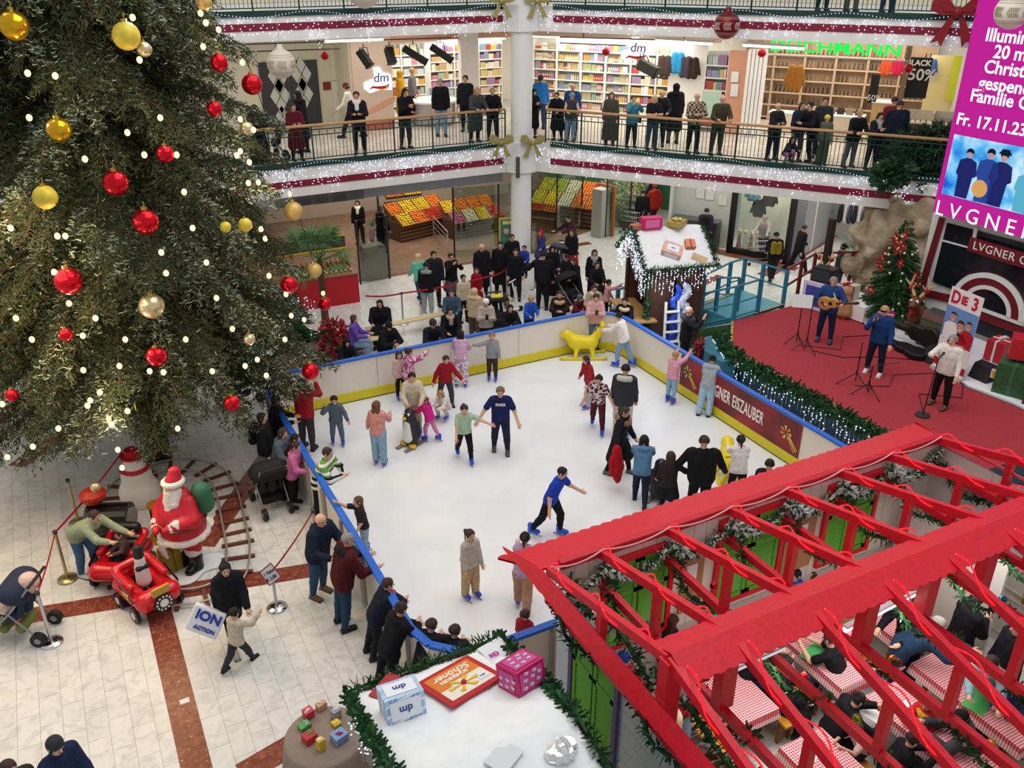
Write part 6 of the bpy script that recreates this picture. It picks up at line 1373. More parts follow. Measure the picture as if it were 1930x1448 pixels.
pm=bpy.data.materials.new('lit_picture');pm.use_nodes=True;nt=pm.node_tree;nt.nodes.remove(nt.nodes['Principled BSDF']);em=nt.nodes.new('ShaderNodeEmission');nt.links.new(_pic(nt,nt.links.new,nt.nodes.new('ShaderNodeTexCoord')),em.inputs[0]);nt.links.new(em.outputs[0],nt.nodes['Material Output'].inputs[0]);pm.cycles.emission_sampling='NONE'
yA=a.y+.02
m=MB();m.box((XS-.02,yA-w_/2,(Z0p+Z1p)/2),(.01,w_,Z1p-Z0p));pic=m.build('band_photo',pm,sc)
def figure(m,y,z,h,mi,hat=0):
 x=XS-.03
 m.extr([(x,y+.16*h,z),(x,y+.18*h,z+.45*h),(x,y+.24*h,z+.5*h),(x,y+.2*h,z+.78*h),(x,y+.06*h,z+.84*h),(x,y-.06*h,z+.84*h),(x,y-.2*h,z+.78*h),(x,y-.25*h,z+.5*h),(x,y-.17*h,z+.45*h),(x,y-.14*h,z)],(.004,0,0),mi)
 m.sph((x,y,z+.93*h),.075*h,10,6,m=3,sc=(.05,1,1.15));m.sph((x+.001,y,z+.97*h),.085*h,10,6,m=4,sc=(.05,1.1,.9))
 if hat:m.extr([(x,y+.14*h,z+.98*h),(x,y-.14*h,z+.98*h),(x,y-.07*h,z+1.08*h),(x,y+.07*h,z+1.08*h)],(.004,0,0),4)
m=MB();hh=(Z1p-Z0p)
for k,(f,h,mi,ht)in enumerate(((.22,.78,0,0),(.44,.84,1,0),(.58,.84,0,1),(.84,.7,2,0))):figure(m,yA-w_*f,Z0p+.02,hh*h,mi,ht)
m.sph((XS-.035,yA-w_*.40,Z0p+.35),.22,12,8,m=5,sc=(.03,1,1))
m.build('printed_figures',[emis('#232a6a',.9),emis('#2f4c9c',.9),emis('#5ab0c8',1.0),emis('#c89a90',.9),emis('#1c2036',.8),emis('#d8a060',1.0)],pic)
p=SX(1945,22,.9);ornament_white=(p,.55)
rc=[(G(1690,440,2.6),1.9),(G(1650,505,2.0),.95),(G(1725,470,2.2),1.3),(G(1680,395,3.4),1.0),(G(1735,400,3.6),1.3),(G(1705,540,1.2),1.1),(G(1650,575,.6),1.0),(G(1615,590,.4),.7),(G(1740,350,4.3),1.0)]
rc=[(GD(px,py,28.2+dd),r)for px,py,dd,r in((1690,450,.4,1.15),(1645,505,0,.62),(1722,480,.2,1.0),(1690,395,.9,.85),(1738,415,.9,1.2),(1705,548,0,.9),(1650,578,-.2,.75),(1615,590,-.2,.5),(1735,360,1.2,.95),(1742,520,.4,.9),(1690,600,.2,.8))]
V,F=sdf_mesh([(np.array(p),np.array(p),r,r*.9)for p,r in rc],.10,k=.22)
Vw=V*1.0;nz=np.sin(Vw[:,0]*3.1+np.sin(Vw[:,1]*2.3)*2)*np.cos(Vw[:,2]*3.7+Vw[:,0]*1.2)+.6*np.sin(Vw@np.array((5.2,-4.1,6.3)))+.4*np.sin(Vw@np.array((-9.1,7.3,8.4)))
Cn=np.array([np.array(p)for p,r in rc]);ii=np.argmin(((V[:,None]-Cn[None])**2).sum(2)-np.array([r*r for p,r in rc])[None],1);dirs=V-Cn[ii];dirs/=np.linalg.norm(dirs,axis=1)[:,None]
nz=nz+.8*np.abs(np.sin(Vw@np.array((2.1,3.3,-2.7))+nz));V=V+dirs*(nz*.15)[:,None];V[:,2]=np.maximum(V[:,2],.02)
def _rock(nt,lk,tc):
 n=nt.nodes.new('ShaderNodeTexNoise');n.inputs['Scale'].default_value=1.4;n.inputs['Detail'].default_value=8;lk(tc.outputs['Object'],n.inputs[0]);r=ramp(nt,[(.3,'#6b5a46'),(.5,'#a08c72'),(.7,'#c4b296')]);lk(n.outputs[0],r.inputs[0]);return r.outputs[0]
ro_=np_mesh('artificial_rock',V-np.array((22,18,0)),F,NM('rock',_rock,.85,.2),smooth=False);ro_.location=(22,18,0);tag(ro_,'tall craggy beige artificial rock left of the big screen','rock')
def leafball(name,cs,label,cat,n=900,leaf=.16,mats=GRN,parent=None,droop=.3):
 m=MB()
 for c,r in cs:
  c=Vector(c)
  for _ in range(int(n*r)):
   v=Vector(rng.normal(size=3)).normalized();p=c+v*r*random.uniform(.55,1.0);d=(v+Vector((0,0,-droop))+Vector(rng.normal(size=3))*.5).normalized();w_=d.orthogonal().normalized()*leaf*.22
   m.add([p,p+d*leaf*.5+w_,p+d*leaf,p+d*leaf*.5-w_],[(0,1,2,3)],random.randrange(len(mats)))
 o=m.build(name,mats,parent,origin=None if parent is not None else cs[0][0])
 return o if parent is not None else tag(o,label,cat)
leafball('hanging_plant',[(GD(1740,295,29),.75),(GD(1700,305,29),.55),(GD(1765,270,29.2),.6),(GD(1735,335,28.8),.55),(GD(1715,275,29.3),.5)],'dark green plants hanging over the top of the rock','plant',1100,.26,[M('#16321c',.7),M('#1f4424',.7),M('#10261a',.7)])
leafball('hanging_plant',[(GD(1672,335,27.6),.35),(GD(1692,320,27.8),.35)],'spiky green plant at the end of the right parapet before the rock','plant',700,.3,[M('#1d3a24',.7),M('#24502c',.7)],droop=-.4)
def bushy(px,py,z,h,label,n=26,c=('#2f5a30','#274a28','#3f7040')):
 q=G(px,py,z);t=thing('potted_plant',label,'plant',q);m=MB()
 for i in range(n):
  a=random.uniform(0,6.28);d=Vector((math.cos(a),math.sin(a),0));L=h*random.uniform(.5,1);P=[q+d*.02+Vector((0,0,.2)),q+d*L*.2+Vector((0,0,.2+L*.6)),q+d*L*.45+Vector((0,0,.2+L*.8))]
  for k in range(7):
   b=P[1].lerp(P[2],k/6)+Vector((random.uniform(-.1,.1),random.uniform(-.1,.1),random.uniform(-.1,.1)));e=b+(d+Vector((random.uniform(-.6,.6),random.uniform(-.6,.6),-.3)))*.2;w_=d.cross(Vector((0,0,1)))*.04;m.add([b,(b+e)/2+w_,e,(b+e)/2-w_],[(0,1,2,3)],k%3)
  m.tube(P,.008,4)
 m.build('leaves',[M(x,.6)for x in c],t);m=MB();m.lathe([(0,0),(.16,0),(.22,.3),(.2,.3),(0,.26)],q,12);m.build('pot',M('#5a4030',.7),t)
bushy(1612,520,0,1.7,'tall leafy potted plant behind the capped man at the rock');bushy(1560,415,0,.9,'small blurred palm plant on the bright arcade floor')
def conifer(base,h,r,label,seed=3,mats=None,n=46,name='christmas_tree'):
 rr=random.Random(seed);t=thing(name,label,'tree',base);b=Vector(base);m=MB();m.cyl(b,b+Vector((0,0,h*.95)),r*.07,.01,8);m.build('trunk',M('#4a3522',.8),t);m=MB()
 for i in range(n):
  f=(i+.5)/n;z=h*(.12+.86*f);L=r*(1-f)**.85*rr.uniform(.8,1.05)+.05
  for k in range(max(4,int(14*(1-f)))):
   a=rr.uniform(0,6.28);d=Vector((math.cos(a),math.sin(a),-.35));p0=b+Vector((0,0,z));p1=p0+d*L;sd=Vector((-d.y,d.x,0))
   for q in range(int(L/.05)):
    s=(q+1)/int(L/.05+1);c=p0.lerp(p1,s);
    for sg in(-1,1):
     e=c+(sd*sg*.6+d*.7+Vector((0,0,rr.uniform(-.2,.2))))*.14;m.add([c,(c+e)/2+Vector((0,0,.022)),e,(c+e)/2-Vector((0,0,.022))],[(0,1,2,3)],rr.randrange(3))
 m.build('foliage',mats or GRN,t);return t
tb=Vector((20.05,15.55,SZ));conifer(tb,2.9,.95,'decorated dark green Christmas tree with red flowers and white baubles on the stage')
for i in range(46):
 f=random.uniform(.06,.9);a=random.uniform(2.2,5.2)if i%2 else random.uniform(0,6.28);rr=.95*(1-f)**.85*.95+.05;p=tb+Vector((math.cos(a)*rr,math.sin(a)*rr,2.9*(.12+.86*f)-.33*rr))
 if i%3==0:
  t=thing('poinsettia','red cloth poinsettia stuck in the decorated stage tree','flower',p,'red poinsettias on the stage tree');m=MB()
  for k in range(6):t_=k*1.05;m.add([p,p+Vector((math.cos(t_)*.05-.02,math.sin(t_-.4)*.1,math.cos(t_)*.05)),p+Vector((-.05,math.sin(t_)*.17,math.cos(t_)*.17)),p+Vector((-.02,math.sin(t_+.4)*.1,math.cos(t_+.3)*.1))],[(0,1,2,3)])
  m.build('petals',M('#a8101c',.6),t);m=MB();m.sph(p+Vector((-.03,0,0)),.025,6,5);m.build('centre',M('#d8b040',.5),t)
 else:bauble(p,.045,'#d8ccb0','small pale bauble on the decorated stage tree','pale baubles on the stage tree')
def present(c,d,rz,mt,rib,label,z=SZ+.03,bowc=None):
 c=Vector((c[0],c[1],z))if len(c)==2 else Vector(c);t=thing('gift_box',label,'gift box',c);m=MB();m.box(c+Vector((0,0,d[2]/2)),d,rz=rz);m.build('carton',mt,t,bevel=.008)
 if rib:
  m=MB();m.box(c+Vector((0,0,d[2]/2)),(d[0]*.12,d[1]*1.02,d[2]*1.02),rz=rz);m.box(c+Vector((0,0,d[2]/2)),(d[0]*1.02,d[1]*.12,d[2]*1.02),rz=rz);m.build('ribbon',rib,t)
  m=MB()
  for sg in(-1,1):m.sph(c+Vector((sg*.07,0,d[2]+.05)),.07,8,6,sc=(1.2,.6,.6))
  m.build('bow',rib,t)
GRP=M('#2f5a34',.5,noise=.25,scale=18);REDP=M('#b8202a',.45,noise=.08)
present((18.95,11.0),(.8,.7,.75),.35,GRP,M('#3a6a44',.5),'large dark green wrapped gift box at the right edge of the stage');present((19.0,11.05,SZ+.86),(.5,.5,.5),.6,REDP,None,'red gift box standing on the large green one')
for dx,dy in((-.42,.2),(-.1,-.46)):
 p=Vector((18.95+dx,11.0+dy,SZ+.45));m=MB();m.box(p,(.03,.24,.22)if dx<-.3 else(.24,.03,.22),rz=.35);m.box(p+Vector((-.01 if dx<-.3 else 0,-.01 if dx>-.3 else 0,0)),(.035,.17,.15)if dx<-.3 else(.17,.035,.15),rz=.35,m=1);o=m.build('gift_tag',[M('#e6e0c8',.6),M('#c8a040',.5)],origin=p);tag(o,'gold centred gift tag on the %s face of the large green gift box'%('left' if dx<-.3 else 'right'),'gift tag')
present((18.85,10.35),(.5,.5,.45),.5,M('#5a3020',.5),M('#d8d4cc',.5),'brown gift box with white ribbon at the right edge of the stage');present((19.9,17.1),(.75,.5,.5),.2,M('#d8d0c4',.5,noise=.3,scale=10),M('#b83428',.5),'pale gift box with red pattern behind the guitarist');present((19.3,15.9),(.5,.5,.45),.1,WHITE,None,'plain white gift box left of the decorated stage tree')
present((19.35,15.15),(.5,.4,.4),.4,M('#d4307c',.5),M('#e8d8e0',.5),'pink gift box with pale ribbon behind the dark-jacketed singer');present((20.2,12.3),(.55,.45,.55),.1,REDP,M('#e8e4e0',.5),'red gift box with white band behind the roll-up banner');present((20.1,11.2),(.5,.45,.9),.2,M('#e8e6e2',.5),M('#b8202a',.5),'tall white gift box with red band near the right reindeer')
p=Vector((18.95,16.2,SZ+.03));t=thing('jute_sack','jute sack standing beside the guitarist','sack',p);V,F=sdf_mesh([(V3(0,0,.18),V3(0,0,.55),.22,.16),(V3(0,0,.62),V3(0,0,.75),.1,.16)],.03,k=.06);V=V+.012*np.sin(V*40);np_mesh('bag',V,F,M('#a88458',.9,noise=.15,bump=.5),t);m=MB();m.tube([(p.x+.12*math.cos(k*.7),p.y+.12*math.sin(k*.7),p.z+.63)for k in range(9)],.015,5,closed=True);m.build('cord',M('#6a4a2a',.8),t)
def reindeer(c,h,label,yaw):
 c=Vector(c);t=thing('reindeer_figure',label,'figurine',c);Z=Matrix.Rotation(yaw,3,'Z');W=lambda x,y,z:np.array(Z@(Vector((x,y,z))*h));BR=M('#6b3a22',.5,noise=.15)
 V,F=sdf_mesh([(W(0,-.12,.34),W(0,.2,.36),.15*h,.13*h),(W(0,.22,.42),W(0,.30,.68),.09*h,.08*h),(W(0,.30,.72),W(0,.46,.66),.09*h,.055*h),(W(.07,-.12,.3),W(.08,-.14,.03),.05*h,.03*h),(W(-.07,-.12,.3),W(-.08,-.14,.03),.05*h,.03*h),(W(.07,.2,.3),W(.08,.2,.03),.045*h,.03*h),(W(-.07,.2,.3),W(-.08,.2,.03),.045*h,.03*h),(W(.07,.26,.76),W(.14,.24,.80),.03*h,.02*h),(W(-.07,.26,.76),W(-.14,.24,.80),.03*h,.02*h)],.03*h,k=.03)
 np_mesh('body',V,F,BR,t)
 for s in(-1,1):
  m=MB();a=W(s*.05,.26,.80);b=W(s*.16,.24,.98);e=W(s*.12,.26,1.18);m.tube([a,b,e],[.03*h,.028*h,.012*h],6);m.tube([b,W(s*.27,.27,1.08)],[.024*h,.01*h],6);m.tube([W(s*.13,.25,.92),W(s*.06,.3,1.03)],[.02*h,.01*h],6);m.build('antler',M('#cdb27c',.6),t,origin=(0,0,0))
  m=MB();m.sph(W(s*.05,.38,.735),.035*h,8,6);m.sph(W(s*.052,.405,.735),.018*h,6,5,m=1);m.build('eye',[WHITE,BLACK],t,origin=(0,0,0))
  m=MB();m.sph(W(s*.14,.25,.94),.06*h,8,6,sc=(1.2,.6,.9));m.build('bow',M('#b01420',.5),t,origin=(0,0,0))
 m=MB();m.sph(W(0,.51,.66),.035*h,8,6);m.build('nose',M('#1c1412',.3),t,origin=(0,0,0));m=MB();m.sph(W(0,.34,.5),.08*h,8,6,sc=(1.3,.6,.6));m.build('neck_bow',M('#b81c24',.5),t,origin=(0,0,0))
reindeer((19.75,14.45,SZ+.03),1.45,'brown reindeer figure with pale antlers right of the decorated stage tree',1.9);reindeer((19.9,10.9,SZ+.03),1.4,'brown reindeer figure with pale antlers right of the roll-up banner',2.2);reindeer((19.75,17.75,SZ+.03),1.3,'small reindeer figure with red bow behind the guitarist',2.0)
p=Vector((19.3,17.4,SZ+.03));t=thing('amplifier','black amplifier on a light stand behind the guitarist','amplifier',p+Vector((0,0,.62)));m=MB();m.box(p+Vector((0,0,.84)),(.42,.62,.44),rz=.3);m.build('cabinet',M('#1b1c1e',.5),t,bevel=.02);m=MB();m.box(p+Vector((-.2,-.02,.84)),(.03,.52,.34),rz=.3);m.build('grille',M('#35373a',.6),t)
m=MB();m.box(p+Vector((0,0,.31)),(.5,.6,.62),rz=.3);t=m.build('crate',M('#cfcdd4',.6),origin=p);tag(t,'pale crate under the black amplifier','crate')
p=Vector((18.65,17.05,SZ));m=MB();m.box(p+Vector((0,0,.42)),(.05,.8,.8),rz=.25);t=m.build('board',M('#d4d4e4',.5),origin=p);m=MB();m.box(p+Vector((-.03,0,.42)),(.02,.58,.58),rz=.25);m.build('picture',M('#3c4aa0',.5,noise=.4,scale=6),t,origin=p);t.name='picture_board';tag(t,'square board with a blue picture leaning behind the guitarist','picture')
p=Vector((19.5,13.55,SZ+.03));t=thing('amplifier','silver and black keyboard amplifier left of the roll-up banner','amplifier',p);m=MB();m.box(p+Vector((0,0,.38)),(.5,.9,.76),rz=.1);m.build('cabinet',M('#4a4638',.6,noise=.2),t,bevel=.02);m=MB();m.box(p+Vector((0,0,.84)),(.45,.85,.16),rz=.1);m.build('mixer',STEEL,t);m=MB();m.box(p+Vector((-.255,-.02,.38)),(.02,.8,.6),rz=.1);m.build('grille',M('#5c5a3c',.7,noise=.3,scale=40),t)
for c,lab in(((18.72,12.95),'small black monitor speaker at the left foot of the roll-up banner'),((18.9,11.75),'black tilted monitor speaker right of the roll-up banner')):
 p=Vector((*c,SZ+.02));m=MB();m.add([p+Vector(v)for v in((-.2,-.25,0),(.2,-.25,0),(.2,.25,0),(-.2,.25,0),(-.05,-.25,.35),(.2,-.25,.38),(.2,.25,.38),(-.05,.25,.35))],[(3,2,1,0),(4,5,6,7),(0,1,5,4),(1,2,6,5),(2,3,7,6),(3,0,4,7)]);o=m.build('monitor_speaker',M('#1c1d20',.5),origin=p);tag(o,lab,'loudspeaker')
p=Vector((18.6,13.75,SZ+.01));t=thing('guitar_case','open black guitar case lying behind the dark-jacketed singer','guitar case',p)
V,F=sdf_mesh([(V3(0,-.35,.1),V3(0,-.3,.1),.3,.28),(V3(0,.05,.1),V3(0,.1,.1),.22,.22),(V3(0,.2,.1),V3(0,.75,.1),.1,.1)],.03,k=.08,cuts=[(V3(0,0,.16),V3(0,0,1)),(V3(0,0,0),V3(0,0,-1))]);np_mesh('base',V,F,M('#121214',.5),t)
V2=V.copy();V2[:,[0,2]]=np.stack([.3+V[:,2]*.9,V[:,0]+.42],1);np_mesh('lid',V2,F,M('#18181b',.45),t)
bL,bR=Vector((18.42,12.78,SZ)),Vector((18.34,11.86,SZ));rt_=(bR-bL).normalized();u_=Vector((.03,0,1)).normalized();nb=Vector((-1,-.08,0)).normalized();Hb=2.05;wB=(bR-bL).length
t=thing('rollup_banner','white roll-up banner reading DIE 3 with three smiling men behind the white-shirted singer','banner',(bL+bR)/2)
BP=lambda x,z,o=0.0:bL+rt_*x*wB+u_*(.08+z*Hb)+nb*o
m=MB();m.bar(bL+Vector((0,0,.045)),bR+Vector((0,0,.045)),.16,.09);m.build('foot',M('#c8c4c0',.4),t)
m=MB();m.extr([BP(0,0),BP(1,0),BP(1,1),BP(0,1)],nb*.012);m.build('sheet',M('#e8e6e4',.5),t)
m=MB();m.extr([BP(0,.40,.013),BP(1,.40,.013),BP(1,.78,.013),BP(0,.78,.013)],nb*.002);m.extr([BP(0,.03,.013),BP(1,.03,.013),BP(1,.12,.013),BP(0,.12,.013)],nb*.002,1);m.build('printed_field',[M('#6b93cc',.5),M('#b8182c',.5)],t)
FB=frame3(rt_,u_)
for s_,x_,z_ in(('D',.2,.42),('IE',.47,.27),('3',.8,.42)):text('lettering',s_,z_,M('#c01c38',.5),BP(x_,.885,.016),mat3=FB,parent=t,depth=.002,bold=.014,sx=.85)
def man(m,x,z,s,sh,sk):
 cx=BP(x,z,.017);Q=lambda a,b,o=0.0:cx+rt_*a*s+u_*b*s+nb*o
 m.extr([Q(-.26,-.6),Q(.26,-.6),Q(.27,-.12),Q(.12,-.0),Q(-.12,-.0),Q(-.27,-.12)],nb*.002,sh);m.extr([Q(.11*math.cos(k*.52),.16+.15*math.sin(k*.52),.002)for k in range(12)],nb*.002,sk);m.extr([Q(-.115,.2,.003),Q(-.09,.31,.003),Q(0,.345,.003),Q(.09,.31,.003),Q(.115,.2,.003),Q(.08,.26,.003),Q(-.08,.26,.003)],nb*.003,4)
 for sg in(-1,1):m.extr([Q(sg*.04-.015,.18,.004),Q(sg*.04+.015,.18,.004),Q(sg*.04+.015,.195,.004),Q(sg*.04-.015,.195,.004)],nb*.002,4)
 m.extr([Q(-.045,.09,.004),Q(.045,.09,.004),Q(.03,.07,.004),Q(-.03,.07,.004)],nb*.002,0)
m=MB();man(m,.27,.60,.75,0,3);man(m,.78,.56,.72,2,3);man(m,.54,.50,.95,1,3)
cx=BP(.54,.33,.022);m.extr([cx+rt_*a+u_*b for a,b in((-.26,.03),(.24,.10),(.27,.03),(-.2,-.06))],nb*.003,3)
m.build('printed_portrait',[M('#ebe9e6',.5),M('#23252e',.5),M('#b81f30',.5),M('#c89478',.5),M('#3a2a22',.5)],t)
SB=M('#1a1a1c',.4)
def tripod(q,h,spread=.35,boom=None,label='',name='microphone_stand',cat='microphone stand'):
 q=Vector(q);t=thing(name,label,cat,q)
 for k in range(3):
  a=k*2.09+.5;m=MB();m.tube([q+Vector((0,0,.32)),q+Vector((math.cos(a)*spread,math.sin(a)*spread,.012))],.012,6);m.build('leg',SB,t)
 m=MB();m.tube([q+Vector((0,0,.1)),q+Vector((0,0,h))],.013,8);m.cyl(q+Vector((0,0,.3)),q+Vector((0,0,.38)),.022,n=8);m.cyl(q+Vector((0,0,h*.6)),q+Vector((0,0,h*.6+.06)),.02,n=8);m.build('pole',SB,t)
 if boom:m=MB();m.tube([q+Vector((0,0,h))-Vector(boom)*.25,q+Vector((0,0,h))+Vector(boom)],.010,6);m.build('boom',SB,t)
 return t
q=Vector((16.42,15.39,SZ));t=tripod(q,1.05,.32,label='music stand with a white sheet left of the guitarist',name='music_stand',cat='music stand');m=MB();fr_=frame3((.75,-.65,0),(.25,.3,.9));m.box(q+Vector((0,0,1.22)),(.5,.34,.012),M4=fr_);m.build('desk',M('#d8d6d4',.5),t)
tripod((16.35,14.98,SZ),1.45,.36,boom=(.2,.12,.12),label='black microphone stand in front of the guitarist')
tripod((15.95,12.95,SZ),1.1,.45,label='black tripod stand left of the dark-jacketed singer');tripod((15.78,12.42,SZ),.75,.38,boom=(.45,-.35,.15),label='black tripod stand in front of the dark-jacketed singer')
q=Vector((16.1,11.13,SZ));t=thing('microphone_stand','round-based microphone stand held by the white-shirted singer','microphone stand',q);m=MB();m.cyl(q,q+Vector((0,0,.03)),.16,n=24);m.build('base',M('#2a3036',.4),t);tp=q+Vector((.12,.02,1.35));m=MB();m.tube([q,tp],.013,8);m.build('pole',SB,t);m=MB();m.cyl(tp,tp+Vector((.12,0,.10)),.018,.025,10);m.sph(tp+Vector((.13,0,.11)),.035,10,8);m.build('microphone',M('#2c2c30',.4),t)
m=MB()
for P in([(16.5,14.9),(16.9,14.2),(17.6,13.9),(18.5,13.2)],[(15.9,12.9),(16.6,12.5),(17.2,12.9),(18.2,12.5)],[(16.2,11.2),(16.9,11.9),(17.6,11.3),(18.3,11.8)],[(16.5,15.3),(17.2,14.6),(17.9,15.2),(18.7,14.9)]):
 m.tube([(x,y,SZ+.012)for x,y in P],.01,5)
 m2=MB();m2.tube([(x,y,SZ+.012)for x,y in P],.01,5);o=m2.build('cable',SB,origin=(*P[0],SZ));tag(o,'thin black cable running over the red carpet from (%s)'%'x' if 0 else 'thin black cable lying on the red stage carpet','cable','cables on the stage carpet')
q=G(1330,660,.35);t=thing('poinsettia','red poinsettia plant behind the rink boards beside the bald man','plant',q);leafball('leaves',[(q,.28)],'','',900,.2,[M('#b01824',.6),M('#8c1420',.6),M('#1f4a26',.7)],parent=t);m=MB();m.lathe([(0,-.35),(.15,-.35),(.2,0),(0,0)],q,12);m.build('pot',M('#4a3020',.6),t)
q=G(1352,650,.4);V,F=sdf_mesh([(V3(0,0,.1),V3(0,.3,.2),.22,.2),(V3(.2,.1,.1),V3(.25,.4,.1),.18,.16),(V3(-.1,-.3,.0),V3(.1,-.1,.1),.2,.2)],.035,k=.08);V=V+.015*np.sin(V*30);o=np_mesh('blanket',V,F,M('#c8988c',.9,noise=.3,bump=.6,scale=20));o.location=q-Vector((0,0,.25));tag(o,'crumpled pinkish blanket heaped behind the rink boards','blanket')
m=MB();p=G(1340,628,.02);m.prism([(p.x-1.0,p.y-.4),(p.x+1.2,p.y-.7),(p.x+1.3,p.y+.2),(p.x-.8,p.y+.5)],.012,.03);o=m.build('grass_mat',M('#3f7a3c',.95,noise=.2,bump=.8,scale=60),origin=p);tag(o,'strip of green artificial grass behind the hut corner','grass mat')
TB=Vector((.85,18.7,0))
def trad(z):return float(np.interp(z,(1.5,3,5,8.6,13),(3.6,4.1,3.75,3.2,2.2)))
tree=thing('christmas_tree','huge snow-dusted Christmas tree filling the left side of the hall','tree',TB)
m=MB();m.cyl(TB,TB+Vector((0,0,14)),.26,.08,14);m.build('trunk',M('#4a3420',.9,noise=.3,bump=1,scale=14),tree,smooth=True)
r3=np.random.default_rng(11);NV_,NM_=[],[];br=MB()
z=2.5
while z<13.6:
 nb=int(13-z*.35);a0=r3.uniform(0,6.28)
 for k in range(nb):
  a=a0+k*6.283/nb+r3.uniform(-.25,.25);zz=z+r3.uniform(-.2,.2);L=trad(zz)*r3.uniform(.74,1.05);d=np.array((math.cos(a),math.sin(a),0));frost=r3.random()<.55
  n=9;t=np.linspace(0,1,n)[:,None];up=r3.uniform(.05,.3);P=np.array(TB)+np.array((0,0,zz))+d*L*t+np.array((0,0,1))*(up*L*t*.8-L*.42*t*t)+np.cumsum(r3.normal(size=(n,3))*.02,0)
  br.tube([Vector(p)for p in P],[.05*(1-.85*i/(n-1))for i in range(n)],5)
  nt_=int(L/.085)
  for q in range(nt_):
   s=.16+.84*q/nt_;f=s*(n-1);i=min(int(f),n-2);p=P[i]+(P[i+1]-P[i])*(f-i);ax=P[i+1]-P[i];ax/=np.linalg.norm(ax);sd=np.cross(ax,(0,0,1));sd/=np.linalg.norm(sd)
   for sg in(-1,1):
    tl=(.74*(1-s)**.5+.2)*r3.uniform(.6,1.1);td=sd*sg*.75+ax*.62+np.array((0,0,-.28))+r3.normal(size=3)*.14;td/=np.linalg.norm(td)
    c=max(8,int(tl/.0155));u=r3.random(c)[:,None]*tl;base=p+td*u-np.array((0,0,.34))*(u/tl)**2*tl+r3.normal(size=(c,3))*.035
    nd=td*.75+r3.normal(size=(c,3))*.55;nd/=np.linalg.norm(nd,axis=1)[:,None];w_=np.cross(nd,r3.normal(size=(c,3)));w_/=np.linalg.norm(w_,axis=1)[:,None]
    e=base+nd*r3.uniform(.055,.105,(c,1));NV_.append(np.stack([base-w_*.012,base+w_*.012,e+w_*.006,e-w_*.006],1).reshape(-1,3))
    upn=nd[:,2];fr_=(upn>-.35)&(r3.random(c)<(.85 if frost and s>.35 and r3.random()<.62 else.05));NM_.append(np.where(fr_,3,r3.integers(0,3,c)))
 z+=.37
NVa=np.concatenate(NV_);NMa=np.concatenate(NM_)
np_mesh('foliage',NVa-np.array(TB),np.arange(len(NVa)).reshape(-1,4),[M('#3a4826',.8),M('#2a3c24',.8),M('#4a482a',.8),M('#94a490',.85)],tree,smooth=False,midx=NMa)
br.build('branches',M('#4c3a26',.9),tree)
def treehit(px,py,k=.97):
 d=Vector(ray(px,py));best=None
 for i in range(240):
  t=6+i*.08;p=Vector((0,0,CH))+d*t/math.hypot(d.x,d.y);dd=math.hypot(p.x-TB.x,p.y-TB.y)-trad(p.z)*k
  if dd<0:return p
  if best is None or dd<best[0]:best=(dd,p)
 return best[1]
GB={'gold':('#d8a41c',.8,.15),'yellow':('#d8c040',.1,.45),'red':('#d01426',.75,.18),'clear':('#d8c49a',.7,.2),'matte':('#c8a860',.3,.45)}
BL=[(26,48,25,'gold','at the upper left corner of the picture'),(238,68,25,'yellow','high in the middle of the tree'),(272,93,14,'clear','just below the large yellow one'),(413,118,17,'red','near the upper right tips of the tree'),(475,159,20,'red','hanging free right of the upper tree, in front of the double door'),(404,205,15,'red','half hidden below the upper right ones'),(465,243,14,'clear','at the right tips beside the gallery railing'),(111,245,22,'gold','under a frosted branch at the upper left'),(312,291,17,'red','right of the trunk in the upper half'),(218,345,24,'red','beside the trunk in the upper half'),(85,372,22,'yellow','lit by a lamp at the left'),(275,418,25,'red','right of the trunk in the middle of the tree'),(425,428,11,'yellow','left one of a pair at the right side'),(462,424,14,'yellow','right one of a pair at the right side'),(553,398,19,'matte','at the right tips in front of the palm'),(129,530,26,'red','large one at the left of the tree'),(286,577,25,'clear','in the very middle of the lower tree'),(592,510,16,'matte','at the right tips left of the red sales counter'),(545,537,18,'red','at the right tips below the palm'),(612,573,14,'red','rightmost, in front of the poinsettias'),(124,631,13,'red','small one at the lower left'),(295,672,20,'red','half hidden in the lower middle'),(470,640,12,'clear','at the lower right tips'),(437,760,17,'red','above the railway track'),(585,700,18,'red','over the left end of the rink wall'),(22,745,12,'red','at the lower left edge of the picture'),(385,4,14,'matte','at the top edge of the picture'),(180,918,10,'clear','hanging lowest, above the bending woman')]
for px,py,r,c,where in BL:
 p=treehit(px,py);q=(p-Vector((0,0,CH))).length*.985/FPX;col,me_,ro2=GB[c];bauble(p,r*q*.90,col,{'gold':'shiny gold','yellow':'yellow','red':'red','clear':'clear glass','matte':'matte gold'}[c]+' tree bauble '+where,metal=me_,rough=ro2)
LB='250,33 378,25 388,43 412,56 383,88 457,118 52,138 104,143 263,113 302,222 453,225 478,245 55,222 272,292 333,292 446,293 453,285 470,306 487,344 468,345 347,362 87,370 547,365 108,445 123,445 363,430 304,476 492,432 389,495 313,515 102,513 500,450 408,562 130,572 156,633 507,520 539,555 609,553 438,620 549,595 573,603 462,690 485,678 537,640 502,708 157,698 282,700 308,702 225,690 110,808 62,842 222,848 230,882 210,800 205,790 165,765 188,740 170,755 335,808 14,862 240,775 4,762 30,600 236,640 350,640 400,700 60,640 20,430 180,600 240,250 160,300'.split()
WB=emis('#ffd08a',3.2);gl=MB();gl.sph((0,0,0),.045,10,7);gm=gl.build('lamp_bulb',WB,smooth=True);gme=gm.data;bpy.data.objects.remove(gm)
